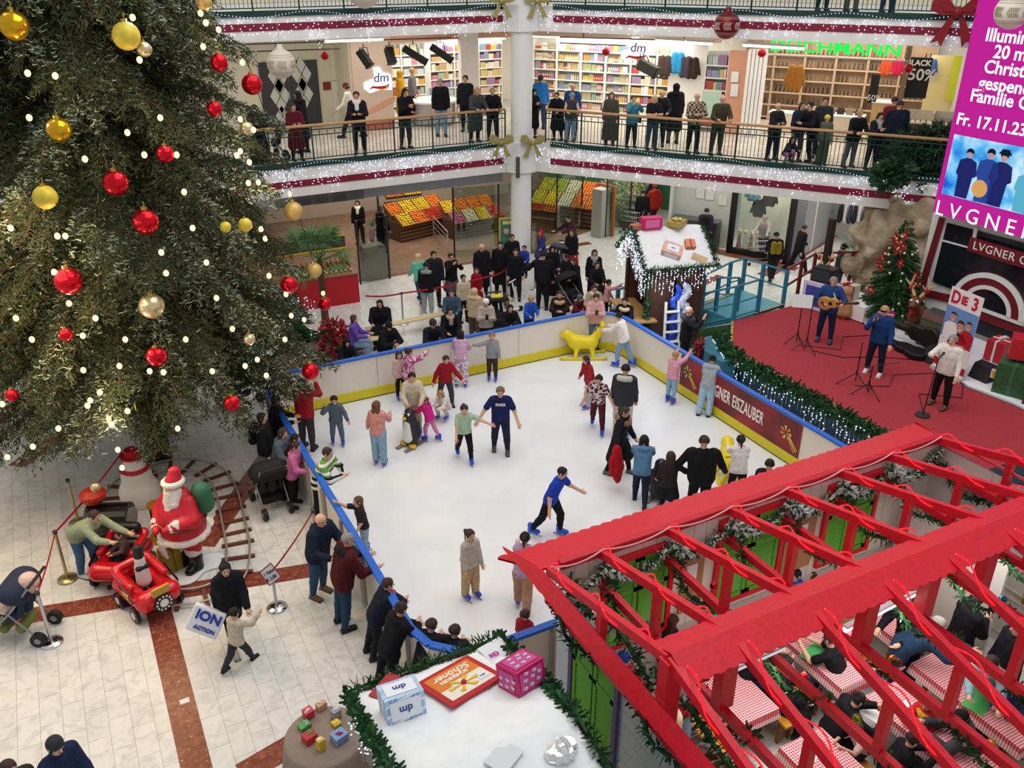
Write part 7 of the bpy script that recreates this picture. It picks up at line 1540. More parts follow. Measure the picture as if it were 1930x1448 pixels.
for i,s in enumerate(LB):
 p=treehit(*map(float,s.split(',')),.93+.04*(i%3));mesh_obj('light_bulb',gme,p,0,(1,1,1.2),'small glowing warm white lamp hung in the big Christmas tree','lamp','warm lamps in the big Christmas tree')
 if i%3==0:
  l=bpy.data.lights.new('tree_lamp','POINT');l.energy=13;l.color=(1,.72,.38);l.shadow_soft_size=.05;o=bpy.data.objects.new('tree_lamp',l);COL.objects.link(o);o.location=p+(Vector((0,0,CH))-p).normalized()*.12
for k,(za,zb,a0)in enumerate(((9.5,3.0,5.2),(9.5,2.6,4.6),(8.5,3.2,5.7))):
 tag((lambda m_:(m_.tube([(TB.x+trad(za+(zb-za)*i/20)*.98*math.cos(a0+.02*i),TB.y+trad(za+(zb-za)*i/20)*.98*math.sin(a0+.02*i),za+(zb-za)*i/20)for i in range(21)],.008,4),m_.build('lamp_cable',M('#22261e',.6),origin=TB))[1])(MB()),['left','middle','right'][k]+' thin dark lamp cable running down the big tree','cable')
def ornament(c,r,col,band,label,top):
 c=Vector(c);t=thing('hanging_ornament',label,'ornament',c);m=MB();m.sph(c,r,28,18);m.lathe([(r*.3,r*.93),(r*.26,r*1.1),(r*.2,r*1.16),(r*.2,r*1.3),(0,r*1.3)],c,16);m.build('ball',col,t,smooth=True)
 m=MB()
 for z_ in(.62,.5,-.5,-.62):rr=math.sqrt(1-z_*z_)*r;m.lathe([(rr*1.004,r*z_-.006),(rr*1.02,r*z_),(rr*1.004,r*z_+.006)],c,28)
 f=(Vector((0,0,CH))-c);f.z=0;f.normalize();sd=Vector((-f.y,f.x,0))
 for s0 in(-.9,0,.9):
  for k in range(6):
   for sg in(-1,1):
    A_=s0+(k-2.5)*.1;fn=lambda a_,z_:c+(f*math.cos(a_)+sd*math.sin(a_))*r*1.01*math.sqrt(1-z_*z_)+Vector((0,0,r*1.01*z_));m.tube([fn(A_,.02*sg),fn(A_+.12,.26*sg)],.012*r*2,4)
 m.build('pattern',band,t);m=MB();m.tube([c+Vector((0,0,r*1.3)),Vector((c.x,c.y,top))],.006,4);m.build('wire',M('#8a8a86',.5),t)
IV=M('#ddd6c6',.4,noise=.04)
ornament(GY(530,120,26.6),.40,IV,M('#b8a67a',.5),'large ivory ornament with gold pattern hanging in front of the double door',9);ornament(GY(686,-16,26.8),.46,IV,M('#b8a67a',.5),'ivory ornament cut off by the top edge of the picture',11)
s_,z_=GR(1370,48,-.6);ornament(RF(s_,-.6,z_),.38,M('#6e1018',.35,metal=.4),M('#d8b0a0',.5),'dark red ornament with pale pattern hanging before the right upper parapet',11);ornament(GX(1908,22,19.6),.37,IV,M('#8c8468',.5),'ivory ornament hanging in front of the big screen',11)
for px,py,k,lab in((612,105,0,'small red gallery bauble on the cream wall beside the first spotlight'),(1142,98,1,'small red gallery bauble left of the right drugstore sign'),(1436,100,1,'small red gallery bauble at the left of the shoe shop'),(1712,129,1,'small red gallery bauble beside the black sale banner')):
 p=GY(px,py,28.6)if not k else RF(GR(px,py,1.2)[0],1.2,GR(px,py,1.2)[1]);bauble(p,.13,'#c01422',lab,metal=.3)
 m=MB();m.tube([p+Vector((0,0,.15)),Vector((p.x,p.y,7.83))],.006,4);o=m.build('wire',M('#77756e',.5),origin=p);o.name='hanging_wire';tag(o,lab.replace('small red gallery bauble','thin wire holding the red bauble'),'wire')
q=GD(600,470,24.6);q.z=0;t=thing('fan_palm','green fan palm behind the right side of the big tree','plant',q);m=MB();m.cyl(q,q+Vector((0,0,2.3)),.12,.09,10);m.build('stem',M('#5a4630',.9,noise=.2),t);m=MB();r4=random.Random(4);top=q+Vector((0,0,2.3))
for i in range(22):
 a=i*2.4;el=r4.uniform(-.1,1.2);d=Vector((math.cos(a)*math.cos(el),math.sin(a)*math.cos(el),math.sin(el)));L=r4.uniform(.5,.95);h_=top+d*L;m.tube([top,h_],.012,4);sd=d.cross(Vector((0,0,1))).normalized();u=sd.cross(d)
 for k in range(15):
  b=-1.5+3.0*k/14;e=h_+(d*math.cos(b)+sd*math.sin(b)).normalized()*r4.uniform(.5,.66)+Vector((0,0,-.16));c=(h_+e)/2+Vector((0,0,.06));w_=(e-h_).cross(u).normalized()*.022;m.add([h_,c+w_,e,c-w_],[(0,1,2,3)],k%2)
m.build('fronds',[M('#3f6a34',.6),M('#56824a',.6)],t)
q=G(560,650,.5);conifer(Vector((q.x,q.y,0)),2.2,.8,'dark fir bush with tiny white lights right of the big tree',seed=5,n=30,name='fir_bush');light_drops([Vector((q.x-.4,q.y-.5,1.9)),Vector((q.x+.2,q.y-.6,2.1)),Vector((q.x+.6,q.y-.3,1.7))],'tiny cold white lights on the fir bush right of the big tree',dmax=1.2,dens=.8,step=.16)
q=G(622,650,.5);t=thing('poinsettia','red poinsettia bush beside the bench right of the big tree','plant',q);leafball('leaves',[(q,.35),(q+Vector((.2,.2,.3)),.3)],'','',900,.2,[M('#b01824',.6),M('#1c3a22',.7),M('#8c1420',.6)],parent=t);m=MB();m.lathe([(0,-.5),(.2,-.5),(.26,-.1),(0,-.1)],q,12);m.build('pot',M('#4a3020',.6),t)
p=G(22,600,1.1);m=MB();m.box(p,(.85,.06,.55));m.bar(Vector((p.x,p.y,0)),p,.06);t=m.build('lit_sign',emis('#d8dc1c',1.1),origin=p);tag(t,'yellow lit sign with green letters seen through the tree at the left edge','sign');o=text('lettering','JU',.5,M('#1f8a2c',.5),p+Vector((.1,-.04,0)),mat3=frame3((1,0,0),(0,0,1)),bold=.02,parent=t)
area('warm_floor_fill',(-2.5,15.5,6.5),4.5,300,(1.0,.70,.40))  # added warm light without a fixture, tints the floor under the tree
sq=Vector((.82,14.35,0));sa=thing('santa_statue','life-size Santa statue in a red coat with white beard beside the railway','statue',sq);fd=math.atan2(_pc,_ps)+math.pi+R_(-28)-math.pi/2;sa.rotation_euler=(0,0,fd);SR=M('#c0182a',.45,noise=.08,scale=5);SWt=M('#e8e2d6',.8,noise=.05,bump=.8,scale=40)
def part(nm,prims,mt,vox=.022,k=.04,cuts=(),par=None,wob=0):
 V,F=sdf_mesh([(V3(*a),V3(*b),r0,r1)for a,b,r0,r1 in prims],vox,k=k,cuts=cuts)
 if wob:V=V+wob*np.sin(V*55)
 return np_mesh(nm,V,F,mt,par or sa)
part('coat',[((0,0,1.0),(0,0,1.5),.36,.22),((0,.02,.95),(0,.02,1.15),.40,.38),((-.24,0,1.5),(-.42,.12,1.22),.12,.12),((-.42,.12,1.22),(-.22,.38,1.18),.11,.09),((.24,0,1.5),(.44,.1,1.2),.12,.12),((.44,.1,1.2),(.26,.36,1.06),.11,.09)],SR,k=.08)
part('trousers',[((-.15,0,.8),(-.16,.02,.42),.19,.14),((.15,0,.8),(.16,.02,.42),.19,.14)],SR)
for s in(-1,1):part('boot',[((s*.16,.02,.45),(s*.16,.02,.1),.14,.12),((s*.16,.02,.08),(s*.17,.2,.07),.11,.09)],M('#17181c',.25),cuts=[(V3(0,0,0),V3(0,0,-1))])
part('fur_trim',[((.40*math.cos(k*.4),.02+.40*math.sin(k*.4),.78),(.40*math.cos(k*.4+.4),.02+.40*math.sin(k*.4+.4),.78),.06,.06)for k in range(16)]+[((-.17,.42,1.16),(-.25,.34,1.2),.085,.1),((.22,.40,1.04),(.3,.32,1.08),.085,.1)]+[((s*.16,.02,.44),(s*.16,.03,.46),.15,.15)for s in(-1,1)],SWt,wob=.006)
part('head',[((0,.05,1.78),(0,.07,1.80),.135,.13),((0,.19,1.77),(0,.2,1.76),.03,.04)],M('#dca98c',.5));part('beard',[((0,.13,1.68),(0,.22,1.35),.13,.10),((-.1,.08,1.72),(-.1,.16,1.5),.08,.08),((.1,.08,1.72),(.1,.16,1.5),.08,.08),((-.06,.19,1.70),(.06,.19,1.70),.035,.035)],SWt,wob=.007)
part('hat',[((0,.03,1.88),(0,-.02,2.03),.155,.10),((0,-.02,2.03),(.14,-.12,1.92),.09,.05)],SR,k=.05);part('hat_brim',[((.155*math.cos(k*.52),.05+.155*math.sin(k*.52),1.87),(.155*math.cos(k*.52+.52),.05+.155*math.sin(k*.52+.52),1.87),.045,.045)for k in range(12)]+[((.17,-.14,1.86),(.18,-.15,1.85),.06,.06)],SWt)
for s in(-1,1):m=MB();m.sph((s*.055,.185,1.81),.018,8,6);m.build('eye',M('#1c1a1a',.3),sa,origin=(0,0,0));part('glove',[((s*.16,.46,1.06+.1*(s<0)),(s*.12,.5,1.05+.1*(s<0)),.075,.06)],M('#c8202c',.5))
part('belt',[((.385*math.cos(k*.4),.02+.385*math.sin(k*.4),1.06),(.385*math.cos(k*.4+.4),.02+.385*math.sin(k*.4+.4),1.06),.045,.045)for k in range(16)],M('#7a3a22',.5));part('list',[((.05,.48,.80),(.02,.46,.50),.03,.03),((.16,.46,.80),(.14,.44,.50),.03,.03)],M('#e4e2e4',.5),k=.12);part('sack',[((-.3,-.25,1.6),(-.25,-.3,1.3),.17,.2)],M('#2f6a4c',.6))
for p,d,c,lab in((G(325,1075),(.3,.3,.5),'#a88a20','mustard yellow gift box at the foot of the Santa statue'),):present(p,d,.4,M(c,.4,noise=.1),M('#7a6418',.5),lab,z=0)
p=G(306,1015);m=MB();m.cyl(p,p+Vector((0,0,.06)),.24,n=20,m=1);m.cyl(p+Vector((0,0,.06)),p+Vector((0,0,.1)),.2,n=20,m=1);m.cyl(p+Vector((0,0,.1)),p+Vector((0,0,.75)),.13,n=16);m.cyl(p+Vector((0,0,.75)),p+Vector((0,0,.8)),.16,n=16,m=1);o=m.build('ornamental_post',[M('#2a2620',.4),M('#c8a030',.3,metal=.6)],origin=p);tag(o,'black and gold ornamental post beside the Santa statue','post')
p=G(268,945);V,F=sdf_mesh([(V3(0,0,.2),V3(0,0,.25),.4,.4),(V3(0,0,.62),V3(0,0,.64),.3,.3),(V3(0,0,.95),V3(0,0,.95),.2,.2)],.03,k=.08);t=thing('snowman_figure','white snowman figure with red scarf and hat behind the Santa statue','figurine',p);np_mesh('body',V,F,M('#e6e0d8',.6),t);m=MB();m.lathe([(.24,.74),(.3,.8),(.24,.86)],p,16);m.build('scarf',M('#b01826',.6),t);m=MB();m.cyl(p+Vector((0,0,1.08)),p+Vector((0,0,1.11)),.24,n=16);m.cyl(p+Vector((0,0,1.11)),p+Vector((0,0,1.24)),.14,n=16);m.build('hat',M('#b01826',.6),t)
tp=[G(*p)for p in((206,985),(222,930),(262,900),(330,880),(395,890),(425,925),(440,985),(450,1040),(440,1092),(400,1120),(340,1132),(265,1128),(215,1060))];tp=[Vector(p)for p in tp]
def cat(P,n=8):
 o=[];N=len(P)
 for i in range(N):
  a,b,c,d=P[i-1],P[i],P[(i+1)%N],P[(i+2)%N]
  for k in range(n):t_=k/n;o.append(.5*((2*b)+(c-a)*t_+(2*a-5*b+4*c-d)*t_*t_+(3*b-a-3*c+d)*t_**3))
 return o
tc=cat(tp);trk=thing('toy_railway_track','oval toy railway track with brown sleepers around the Santa statue','track',tp[0]);nrm_=[]
for i in range(len(tc)):d=(tc[(i+1)%len(tc)]-tc[i-1]).normalized();nrm_.append(Vector((-d.y,d.x,0)))
for s in(-1,1):m=MB();m.tube([p+n*s*.21+Vector((0,0,.07))for p,n in zip(tc,nrm_)],.022,6,closed=True);m.build('rail',M('#b4aca0',.4,metal=.5),trk,smooth=True)
acc=9
for i in range(len(tc)):
 acc+=(tc[i]-tc[i-1]).length
 if acc>.36:acc=0;m=MB();m.bar(tc[i]-nrm_[i]*.30+Vector((0,0,.025)),tc[i]+nrm_[i]*.30+Vector((0,0,.025)),.07,.05);m.build('sleeper',M('#6a3a28',.6),trk)
V,F=sdf_mesh([(np.array(p),np.array(p),.25,.25)for p in(G(350,1090),G(300,1080),G(400,1060),G(330,1010),G(380,990))],.06,k=.3);V[:,2]=np.clip(V[:,2],0.012,.045);o=np_mesh('snow_mat',V,F,SNOW);tag(o,'white snow blanket spread under the Santa statue','snow')
def car(q,yaw,label,front):
 q=Vector((q.x,q.y,0));t=thing('toy_train',label,'toy train',q);t.rotation_euler=(0,0,yaw);TR=M('#c80f1e',.2,noise=.04,spec=.6)
 part('body',[((-.24,-.42,.35),(-.24,.40,.35),.16,.14),((.24,-.42,.35),(.24,.40,.35),.16,.14),((-.22,.40,.40),(.22,.40,.40),.17,.17),((-.3,-.42,.62),(-.3,.1,.58),.07,.07),((.3,-.42,.62),(.3,.1,.58),.07,.07),((-.28,-.46,.66),(.28,-.46,.66),.07,.07)],TR,par=t,k=.05)
 for s in(-1,1):
  for y in(-.3,.28):m=MB();m.cyl((s*.36,y,.15),(s*.42,y,.15),.15,n=20);m.cyl((s*.42,y,.15),(s*.43,y,.15),.07,n=12,m=1);m.build('wheel',[M('#16161a',.4),M('#d8d4cc',.4)],t,origin=(0,0,0),smooth=False)
  m=MB();m.extr([(s*.405,-.1,.62),(s*.405,.34,.5),(s*.405,.34,.42),(s*.405,-.1,.54)],(s*.012,0,0));m.build('side_panel',M('#1b1b1c',.4),t,origin=(0,0,0))
 if front:
  m=MB();m.cyl((0,.55,.36),(0,.60,.36),.16,n=24)
  for k in range(12):a=k*.5236;m.box((.125*math.cos(a),.605,.36+.125*math.sin(a)),(.03,.01,.03),m=1)
  m.cyl((0,.60,.36),(0,.615,.36),.075,n=16,m=1);m.build('dial',[M('#17171a',.4),M('#e6e2da',.4)],t,origin=(0,0,0));m=MB();m.box((0,.56,.60),(.3,.05,.14));m.build('number_plate',M('#b8923c',.4),t,origin=(0,0,0))
  text('lettering','1225',.13,M('#d8b860',.4),(.425,.12,.5),mat3=frame3((0,1,0),(0,0,1)),parent=None).parent=t
  part('figure',[((0,-.05,.5),(0,-.05,.78),.13,.11),((0,-.05,.9),(0,-.05,.93),.09,.09)],M('#d8d4cc',.5),par=t);part('top_hat',[((0,-.05,1.02),(0,-.05,1.14),.09,.08)],M('#1c1b1e',.5),par=t);part('scarf',[((-.08,.02,.8),(.08,.02,.8),.05,.05)],M('#1c1b1e',.5),par=t)
 else:part('seat',[((-.18,-.25,.5),(.18,-.25,.5),.14,.14),((-.18,-.38,.8),(.18,-.38,.8),.1,.1)],M('#141417',.4),par=t)
 return t
car(G(284,1138),R_(200),'red toy locomotive with a clock-like dial on its front, nearest on the track',1);car(G(236,1085),R_(150),'red toy train carriage with black seat beside the bending woman',0)
p=G(218,1020);t=thing('toy_train','black toy locomotive with red and gold lamp behind the bending woman','toy train',p);m=MB();m.cyl(p+Vector((-.35,.2,.5)),p+Vector((.35,-.1,.5)),.3,n=18);m.cyl(p+Vector((.35,-.1,.5)),p+Vector((.38,-.12,.5)),.2,n=18,m=1);m.build('boiler',[M('#151518',.35),M('#8c8a88',.4)],t);m=MB();m.lathe([(.18,.95),(.24,1.05),(.24,1.12),(.12,1.2),(0,1.2)],p+Vector((-.2,.15,-.05)),16);m.build('lamp',M('#b8301c',.4),t)
def pram(q,yaw,c1,c2,label,sc=1.0,extras=()):
 q=Vector(q);t=thing('pushchair',label,'pushchair',q);t.rotation_euler=(0,0,yaw);t.scale=(sc,)*3;F_=M('#8f9296',.35,metal=.6)
 for s in(-1,1):
  m=MB();m.tube([(s*.24,-.42,1.02),(s*.24,-.1,.62),(s*.24,.40,.12)],.017,6);m.tube([(s*.24,-.02,.58),(s*.24,-.36,.12)],.017,6);m.build('frame',F_,t,origin=(0,0,0))
  for y in(-.36,.40):m=MB();m.cyl((s*.20,y,.11),(s*.28,y,.11),.11,n=16);m.cyl((s*.285,y,.11),(s*.195,y,.11),.05,n=10,m=1);m.build('wheel',[M('#1a1a1c',.6),F_],t,origin=(0,0,0))
 m=MB();m.tube([(-.24,-.42,1.02),(.24,-.42,1.02)],.022,8);m.build('handle',M('#1c1c1e',.6),t,origin=(0,0,0))
 part('seat',[((-.16,-.05,.48),(.16,-.05,.48),.09,.09),((-.16,.22,.46),(.16,.22,.46),.07,.07),((-.17,-.16,.5),(-.15,-.26,.88),.05,.04),((.17,-.16,.5),(.15,-.26,.88),.05,.04),((0,-.17,.5),(0,-.26,.88),.08,.08)],M(c1,.8,bump=.3),par=t)
 V,F=sdf_mesh([(V3(-.16,-.12,.82),V3(.16,-.12,.82),.22,.22)],.022,cuts=[(V3(0,-.1,.86),V3(0,.5,-.86)),(V3(0,.1,.9),V3(0,1,.1))]);np_mesh('canopy',V,F,M(c1,.8),t);part('basket',[((-.14,-.1,.24),(.14,-.1,.24),.08,.08),((-.14,.15,.22),(.14,.15,.22),.07,.07)],M(c2,.8),par=t)
 for nm,prims,c in extras:part(nm,prims,M(c,.8,noise=.2,bump=.5),par=t)
 return t
pram(G(45,1195),R_(62),'#1d2740','#6f7a3c','dark blue pushchair piled with coats at the left edge',1.15,(('blanket',[((-.12,.05,.62),(.12,.1,.66),.13,.14),((0,-.3,.95),(0,-.2,.8),.14,.13)],'#cfb4a8'),('coat',[((.1,.34,.6),(-.1,.36,.56),.14,.12)],'#9a1824')))
pram(G(513,955),R_(5),'#1c1c1e','#151516','black pushchair loaded with green and blue bags beside the rink',1.1,(('shopping_bag',[((-.12,.18,.62),(.12,.18,.62),.12,.12)],'#7a9a1c'),('parcel',[((-.12,.12,.82),(.12,.12,.82),.09,.09)],'#6ab0d0')))
pram(GY(513,268,28.4).xy.to_3d()+Vector((0,0,4.27)),R_(80),'#1a1a1c','#151516','black pushchair behind the railing of the left gallery',1.05);pram(G(938,628),R_(170),'#1a1a1c','#222','black pushchair with yellow cloth standing behind the back rink wall',1.1,(('cloth',[((-.1,-.1,.98),(.1,-.1,.98),.1,.09)],'#d8c81c'),));pram(G(1052,520),R_(120),'#4a4e56','#222','grey pushchair beside the woman in the red skirt',1.1);pram(G(455,760),R_(40),'#17181a','#151516','black pushchair half hidden under the right tips of the tree',1.1);pram(G(1075,585),R_(200),'#141416','#151516','large black pushchair in the crowd behind the back corner of the rink',1.2)
def stanchion(q,h,label,mt=STEEL,sign=None):
 q=Vector((q.x,q.y,0));t=thing('barrier_post',label,'barrier post',q);m=MB();m.lathe([(0,.05),(.05,.05),(.17,.025),(.18,0),(0,0)],q,24);m.build('base',CHROME if mt is STEEL else mt,t,smooth=True);m=MB();m.cyl(q,q+Vector((0,0,h)),.028,n=12);m.build('pole',mt,t);m=MB();m.cyl(q+Vector((0,0,h)),q+Vector((0,0,h+.06)),.04,n=12);m.build('head',M('#3a3a3a',.4),t);return t,q+Vector((0,0,h))
BR_=M('#b0a070',.25,metal=.8);_,t1=stanchion(G(128,1092),1.0,'brass barrier post at the left beside the bending woman',BR_);_,t2=stanchion(G(148,985),.95,'brass barrier post behind the bending woman under the tree',BR_);_,t3=stanchion(G(600,1050),1.0,'steel barrier post beside the bald man at the rink');sgn,t4=stanchion(G(522,1146),.75,'chrome stand carrying the ride price sign')
t5=G(230,855,.95);_,t6=stanchion(G(98,1212),1.0,'grey leaning barrier post in front of the dark blue pushchair')
def belt(a,b,label,mt=M('#c01c28',.6),d=.05,z=0):m=MB();P=sag(a,b,d,8);m.extr(P+[p+Vector((0,0,.05))for p in reversed(P)],(.004,.004,0));tag(m.build('barrier_belt',mt,origin=a),label,'barrier belt')
belt(t1,t6,'red barrier belt running to the left pushchair');belt(t1,t5,'red barrier belt running from the brass post up under the tree');belt(t4,t3,'red barrier belt between the price sign and the rink')
c=t4+Vector((-.03,-.06,.03));rr_=Vector((.72,-.69,0));uu=Vector((.2,.25,.95));M3=frame3(rr_,uu);x_,y_,n_=M3@Vector((1,0,0)),M3@Vector((0,1,0)),M3@Vector((0,0,1))
if n_.y>0:n_=-n_
sp=lambda a,b,o=0:c+x_*a+y_*b+n_*o
rot=R_(-8);m=MB();m.extr([sp(-.20,.0),sp(0,-.2),sp(.20,0),sp(0,.2)],n_*.012);m.build('sign_plate',M('#d4d4dc',.4),sgn);m=MB()
for a,b in(((-.2,0),(0,-.2)),((0,-.2),(.2,0)),((.2,0),(0,.2)),((0,.2),(-.2,0))):m.bar(sp(*a,.014),sp(*b,.014),.012,.012)
m.build('sign_border',M('#7a2a30',.5),sgn)
M45=M3@Matrix.Rotation(R_(38),3,'Z')
for s,a,b,z_ in(('1 Fahrt',-.02,.035,.085),('€ 2,00',.03,-.06,.085)):text('lettering',s,z_,M('#1c1c30',.5),sp(a,b,.02),mat3=M45,parent=sgn,depth=.002,bold=.001)
pst=[stanchion(G(x,y),.95,'steel belt post '+w_)[1]for x,y,w_ in((760,610,'left of the seated crowd behind the rink'),(925,575,'in the middle of the crowd behind the rink'),(955,560,'beside the white scooter behind the rink'),(1008,545,'at the right end of the belt behind the rink'))]
for i in range(3):belt(pst[i],pst[i+1],['long','short','last'][i]+' red belt of the queue behind the back rink wall')
q=G(693,612);belt(q+Vector((0,0,.9)),pst[0],'red belt leading left behind the seated crowd')
for px,py,L,lab in((770,630,2.6,'pale wooden bench behind the black-clad people at the back rink wall'),(690,668,2.0,'pale bench under the woman in purple'),(900,600,2.4,'pale bench behind the belt post at the back rink wall'),(1105,600,2.0,'pale bench at the back corner of the rink')):q=G(px,py);bench((q.x,q.y),L,.05,lab,mt=M('#d8c294',.5,noise=.08))
m=MB();p=G(620,690);m.tube([p+Vector((-1.8,-.5,.3)),p+Vector((-.4,.3,.34)),p+Vector((1.2,.6,.3))],[.28,.3,.26],12);o=m.build('log_bench',M('#6e5c48',.9,noise=.25,bump=.8,scale=10),origin=p,smooth=True);tag(o,'thick brown log edging the planted corner left of the back rink wall','log')
p=G(962,590);t=thing('kick_scooter','white kick scooter leaning in the crowd behind the rink','scooter',p);m=MB();m.tube([p+Vector((-.3,0,.1)),p+Vector((.3,0,.1))],.04,6);m.build('deck',WHITE,t);m=MB();m.tube([p+Vector((.3,0,.1)),p+Vector((.1,.1,1.0))],.025,6);m.tube([p+Vector((-.08,-.05,1.02)),p+Vector((.28,.2,1.0))],.018,6);m.build('steering_bar',WHITE,t)
for x in(-.36,.36):m=MB();m.cyl(p+Vector((x,-.02,.09)),p+Vector((x,.02,.09)),.09,n=14);m.build('wheel',BLACK,t)
def cart(q,yaw,label):
 q=Vector(q);t=thing('shopping_cart',label,'shopping cart',q);t.rotation_euler=(0,0,yaw)
 m=MB()
 for z,w_,l0,l1 in((.55,.22,-.35,.35),(.75,.26,-.38,.42),(.95,.28,-.42,.46)):m.tube([(-w_,l0,z),(w_,l0,z),(w_,l1,z),(-w_,l1,z)],.012,5,closed=True)
 for k in range(9):
  y=-.35+k*.09
  for s in(-1,1):m.tube([(s*.22,y,.55),(s*.28,y*1.1,.95)],.006,4)
  m.tube([(-.22,y,.55),(.22,y,.55)],.006,4)
 m.build('basket',STEEL,t,origin=(0,0,0));m=MB();m.tube([(-.26,-.55,1.02),(.26,-.55,1.02)],.02,6);m.build('handle',M('#2c5a8c',.5),t,origin=(0,0,0));m=MB()
 for s in(-1,1):m.tube([(s*.26,-.55,1.02),(s*.24,-.4,.5),(s*.2,-.4,.12),(s*.2,.42,.12)],.014,5)
 m.build('frame',STEEL,t,origin=(0,0,0))
 for s in(-1,1):
  for y in(-.38,.4):m=MB();m.cyl((s*.18,y,.06),(s*.22,y,.06),.06,n=10);m.build('wheel',BLACK,t,origin=(0,0,0))
cart(G(1428,497),1.2,'shopping cart before the black framed shop window');cart(G(1190,440),.6,'shopping cart standing near the vegetable racks');cart(G(1100,420),2.0,'shopping cart behind the glass of the grocer')
c=G(612,1388,.76);t=thing('round_table','round table with a grey brown cloth full of sweets beside the near kiosk','table',(c.x,c.y,0));m=MB();m.lathe([(.2,.01),(.2,.7),(.5,.74),(.5,.755),(0,.755)],(c.x,c.y,0),24);m.build('tabletop',WALN,t)
m=MB();vs=[];N=48
for r_,z_,wv in((0,.77,0),(.50,.77,0),(.54,.74,0),(.57,.4,.03),(.60,.03,.05)):
 for i in range(N):a=i*2*math.pi/N;k=r_+wv*math.sin(a*9);vs.append((c.x+k*math.cos(a),c.y+k*math.sin(a),z_))
m.add(vs,[(j*N+i,j*N+(i+1)%N,(j+1)*N+(i+1)%N,(j+1)*N+i)for j in range(4)for i in range(N)]);o=m.build('tablecloth',M('#8c7c70',.8,noise=.05),origin=c,smooth=True);tag(o,'grey brown cloth hanging over the round sweets table','tablecloth')
for px,py,d,c1,c2,lab in((582,1350,(.13,.13,.12),'#c8384c','#e8d0d0','pink and white striped sweet tub on the round table'),(606,1335,(.14,.1,.1),'#c8a080','#e0c4a8','tub of beige sweets at the back of the round table'),(574,1372,(.16,.12,.07),'#4a9a54','#8ac48c','green topped plastic box on the round table'),(634,1352,(.12,.1,.14),'#9a9ca4','#d8d8dc','silver grey bag of sweets on the round table'),(634,1366,(.11,.11,.05),'#d8c81c','#f0e060','yellow ring shaped packet on the round table'),(584,1396,(.17,.15,.12),'#b82c34','#5aa04c','basket of red and green sweets on the round table'),(606,1412,(.1,.09,.18),'#d8b41c','#e8e2d4','yellow carton with orange panel at the front of the round table'),(640,1395,(.19,.17,.12),'#7a9cc8','#a81c6c','blue and magenta basket at the right of the round table')):
 p=G(px,py,.775);t=thing('sweet_box',lab,'sweets',p);m=MB();m.box(p+Vector((0,0,d[2]/2)),d,rz=.3);m.build('box',M(c1,.4,noise=.25,scale=50),t,bevel=.008);m=MB()
 for k in range(5):m.sph(p+Vector((random.uniform(-.3,.3)*d[0],random.uniform(-.3,.3)*d[1],d[2])),.022,6,5)
 m.build('sweet',M(c2,.4),t)
_='#15151a';DK='#1c1d24';NB='#1b2438';JN='#34466a';LJ='#7f9cbc';BRN='#3a2820';BLK='#17120f';BLD='#b08a5c';GRH='#8a8680';BG='#c9b79c'
def pat(name,kind,cols):
 def b(nt,lk,tc):
  if kind=='stripe':
   w1=nt.nodes.new('ShaderNodeTexWave');w1.inputs['Scale'].default_value=2.3;w1.bands_direction='Z';lk(tc.outputs['Object'],w1.inputs[0]);r=ramp(nt,[(0,cols[0]),(.5,cols[1])],'CONSTANT');lk(w1.outputs[0],r.inputs[0])
   sp_=nt.nodes.new('ShaderNodeSeparateXYZ');lk(tc.outputs['Object'],sp_.inputs[0]);g_=nt.nodes.new('ShaderNodeMath');g_.operation='GREATER_THAN';g_.inputs[1].default_value=1.24;lk(sp_.outputs[2],g_.inputs[0])
   x=nt.nodes.new('ShaderNodeMix');x.data_type='RGBA';lk(g_.outputs[0],x.inputs[0]);lk(r.outputs[0],x.inputs[6]);r2=ramp(nt,[(0,cols[2]),(.75,'#e8e8e0')],'CONSTANT');lk(w1.outputs[0],r2.inputs[0]);lk(r2.outputs[0],x.inputs[7]);return x.outputs[2]
  n=nt.nodes.new('ShaderNodeTexChecker' if kind=='plaid' else 'ShaderNodeTexVoronoi');n.inputs['Scale'].default_value=14 if kind=='plaid' else 16;lk(tc.outputs['Object'],n.inputs['Vector'])
  if kind=='plaid':n.inputs[1].default_value=lin(cols[0])+(1,);n.inputs[2].default_value=lin(cols[1])+(1,);return n.outputs[0]
  r=ramp(nt,[(.25,cols[0]),(.5,cols[1])],'CONSTANT');lk(n.outputs[0],r.inputs[0]);return r.outputs[0]
 return NM(name,b,.85,.2)
PLD=pat('plaid_cloth','plaid',['#b8a88c','#3a3028']);STP=pat('striped_knit','stripe',['#17181c','#e4e4de','#6f9a48']);FLO=pat('floral_cloth','spots',['#e8c8d8','#b04c7c']);DOT=pat('patterned_cloth','spots',['#5a2030','#d8c8cc']);PYJ=pat('pyjama_cloth','spots',['#e8dce4','#b490b0']);TIG=pat('two_tone','spots',['#25262c','#4a4c54'])
def gal(side,t,px,py,face,pose,top,tc,bot,bc,hair,hc,label,shoe=_,hmin=1.55,**k):
 p=GY(px,py,27.4+t)if side=='L' else RF(GR(px,py,t)[0],t,GR(px,py,t)[1])
 cf={'rail':.975,'lean':.88,'crouch':.6}.get(pose,1.0);h=min(max((p.z-4.27)/cf,hmin),1.92)
 return person(px,py,h,face,pose,top,tc,bot,bc,hair,hc,shoe,label,z=4.265,at=(p.x,p.y),**k)
gal('L',.55,478,198,20,'phone','abaya',_,'none',_,'hijab',BLK,'person in black robe and headscarf at the left gallery railing below the red hanging bauble')
gal('L',.55,551,196,30,'folded','coat','#5a1828','jeans',_,'short',BRN,'person in long burgundy coat at the left gallery railing',hem=.45)
gal('L',1.6,561,168,-120,'stand','coat',_,'jeans',DK,'long',BLK,'dark-haired person in black behind the burgundy coat on the left gallery')
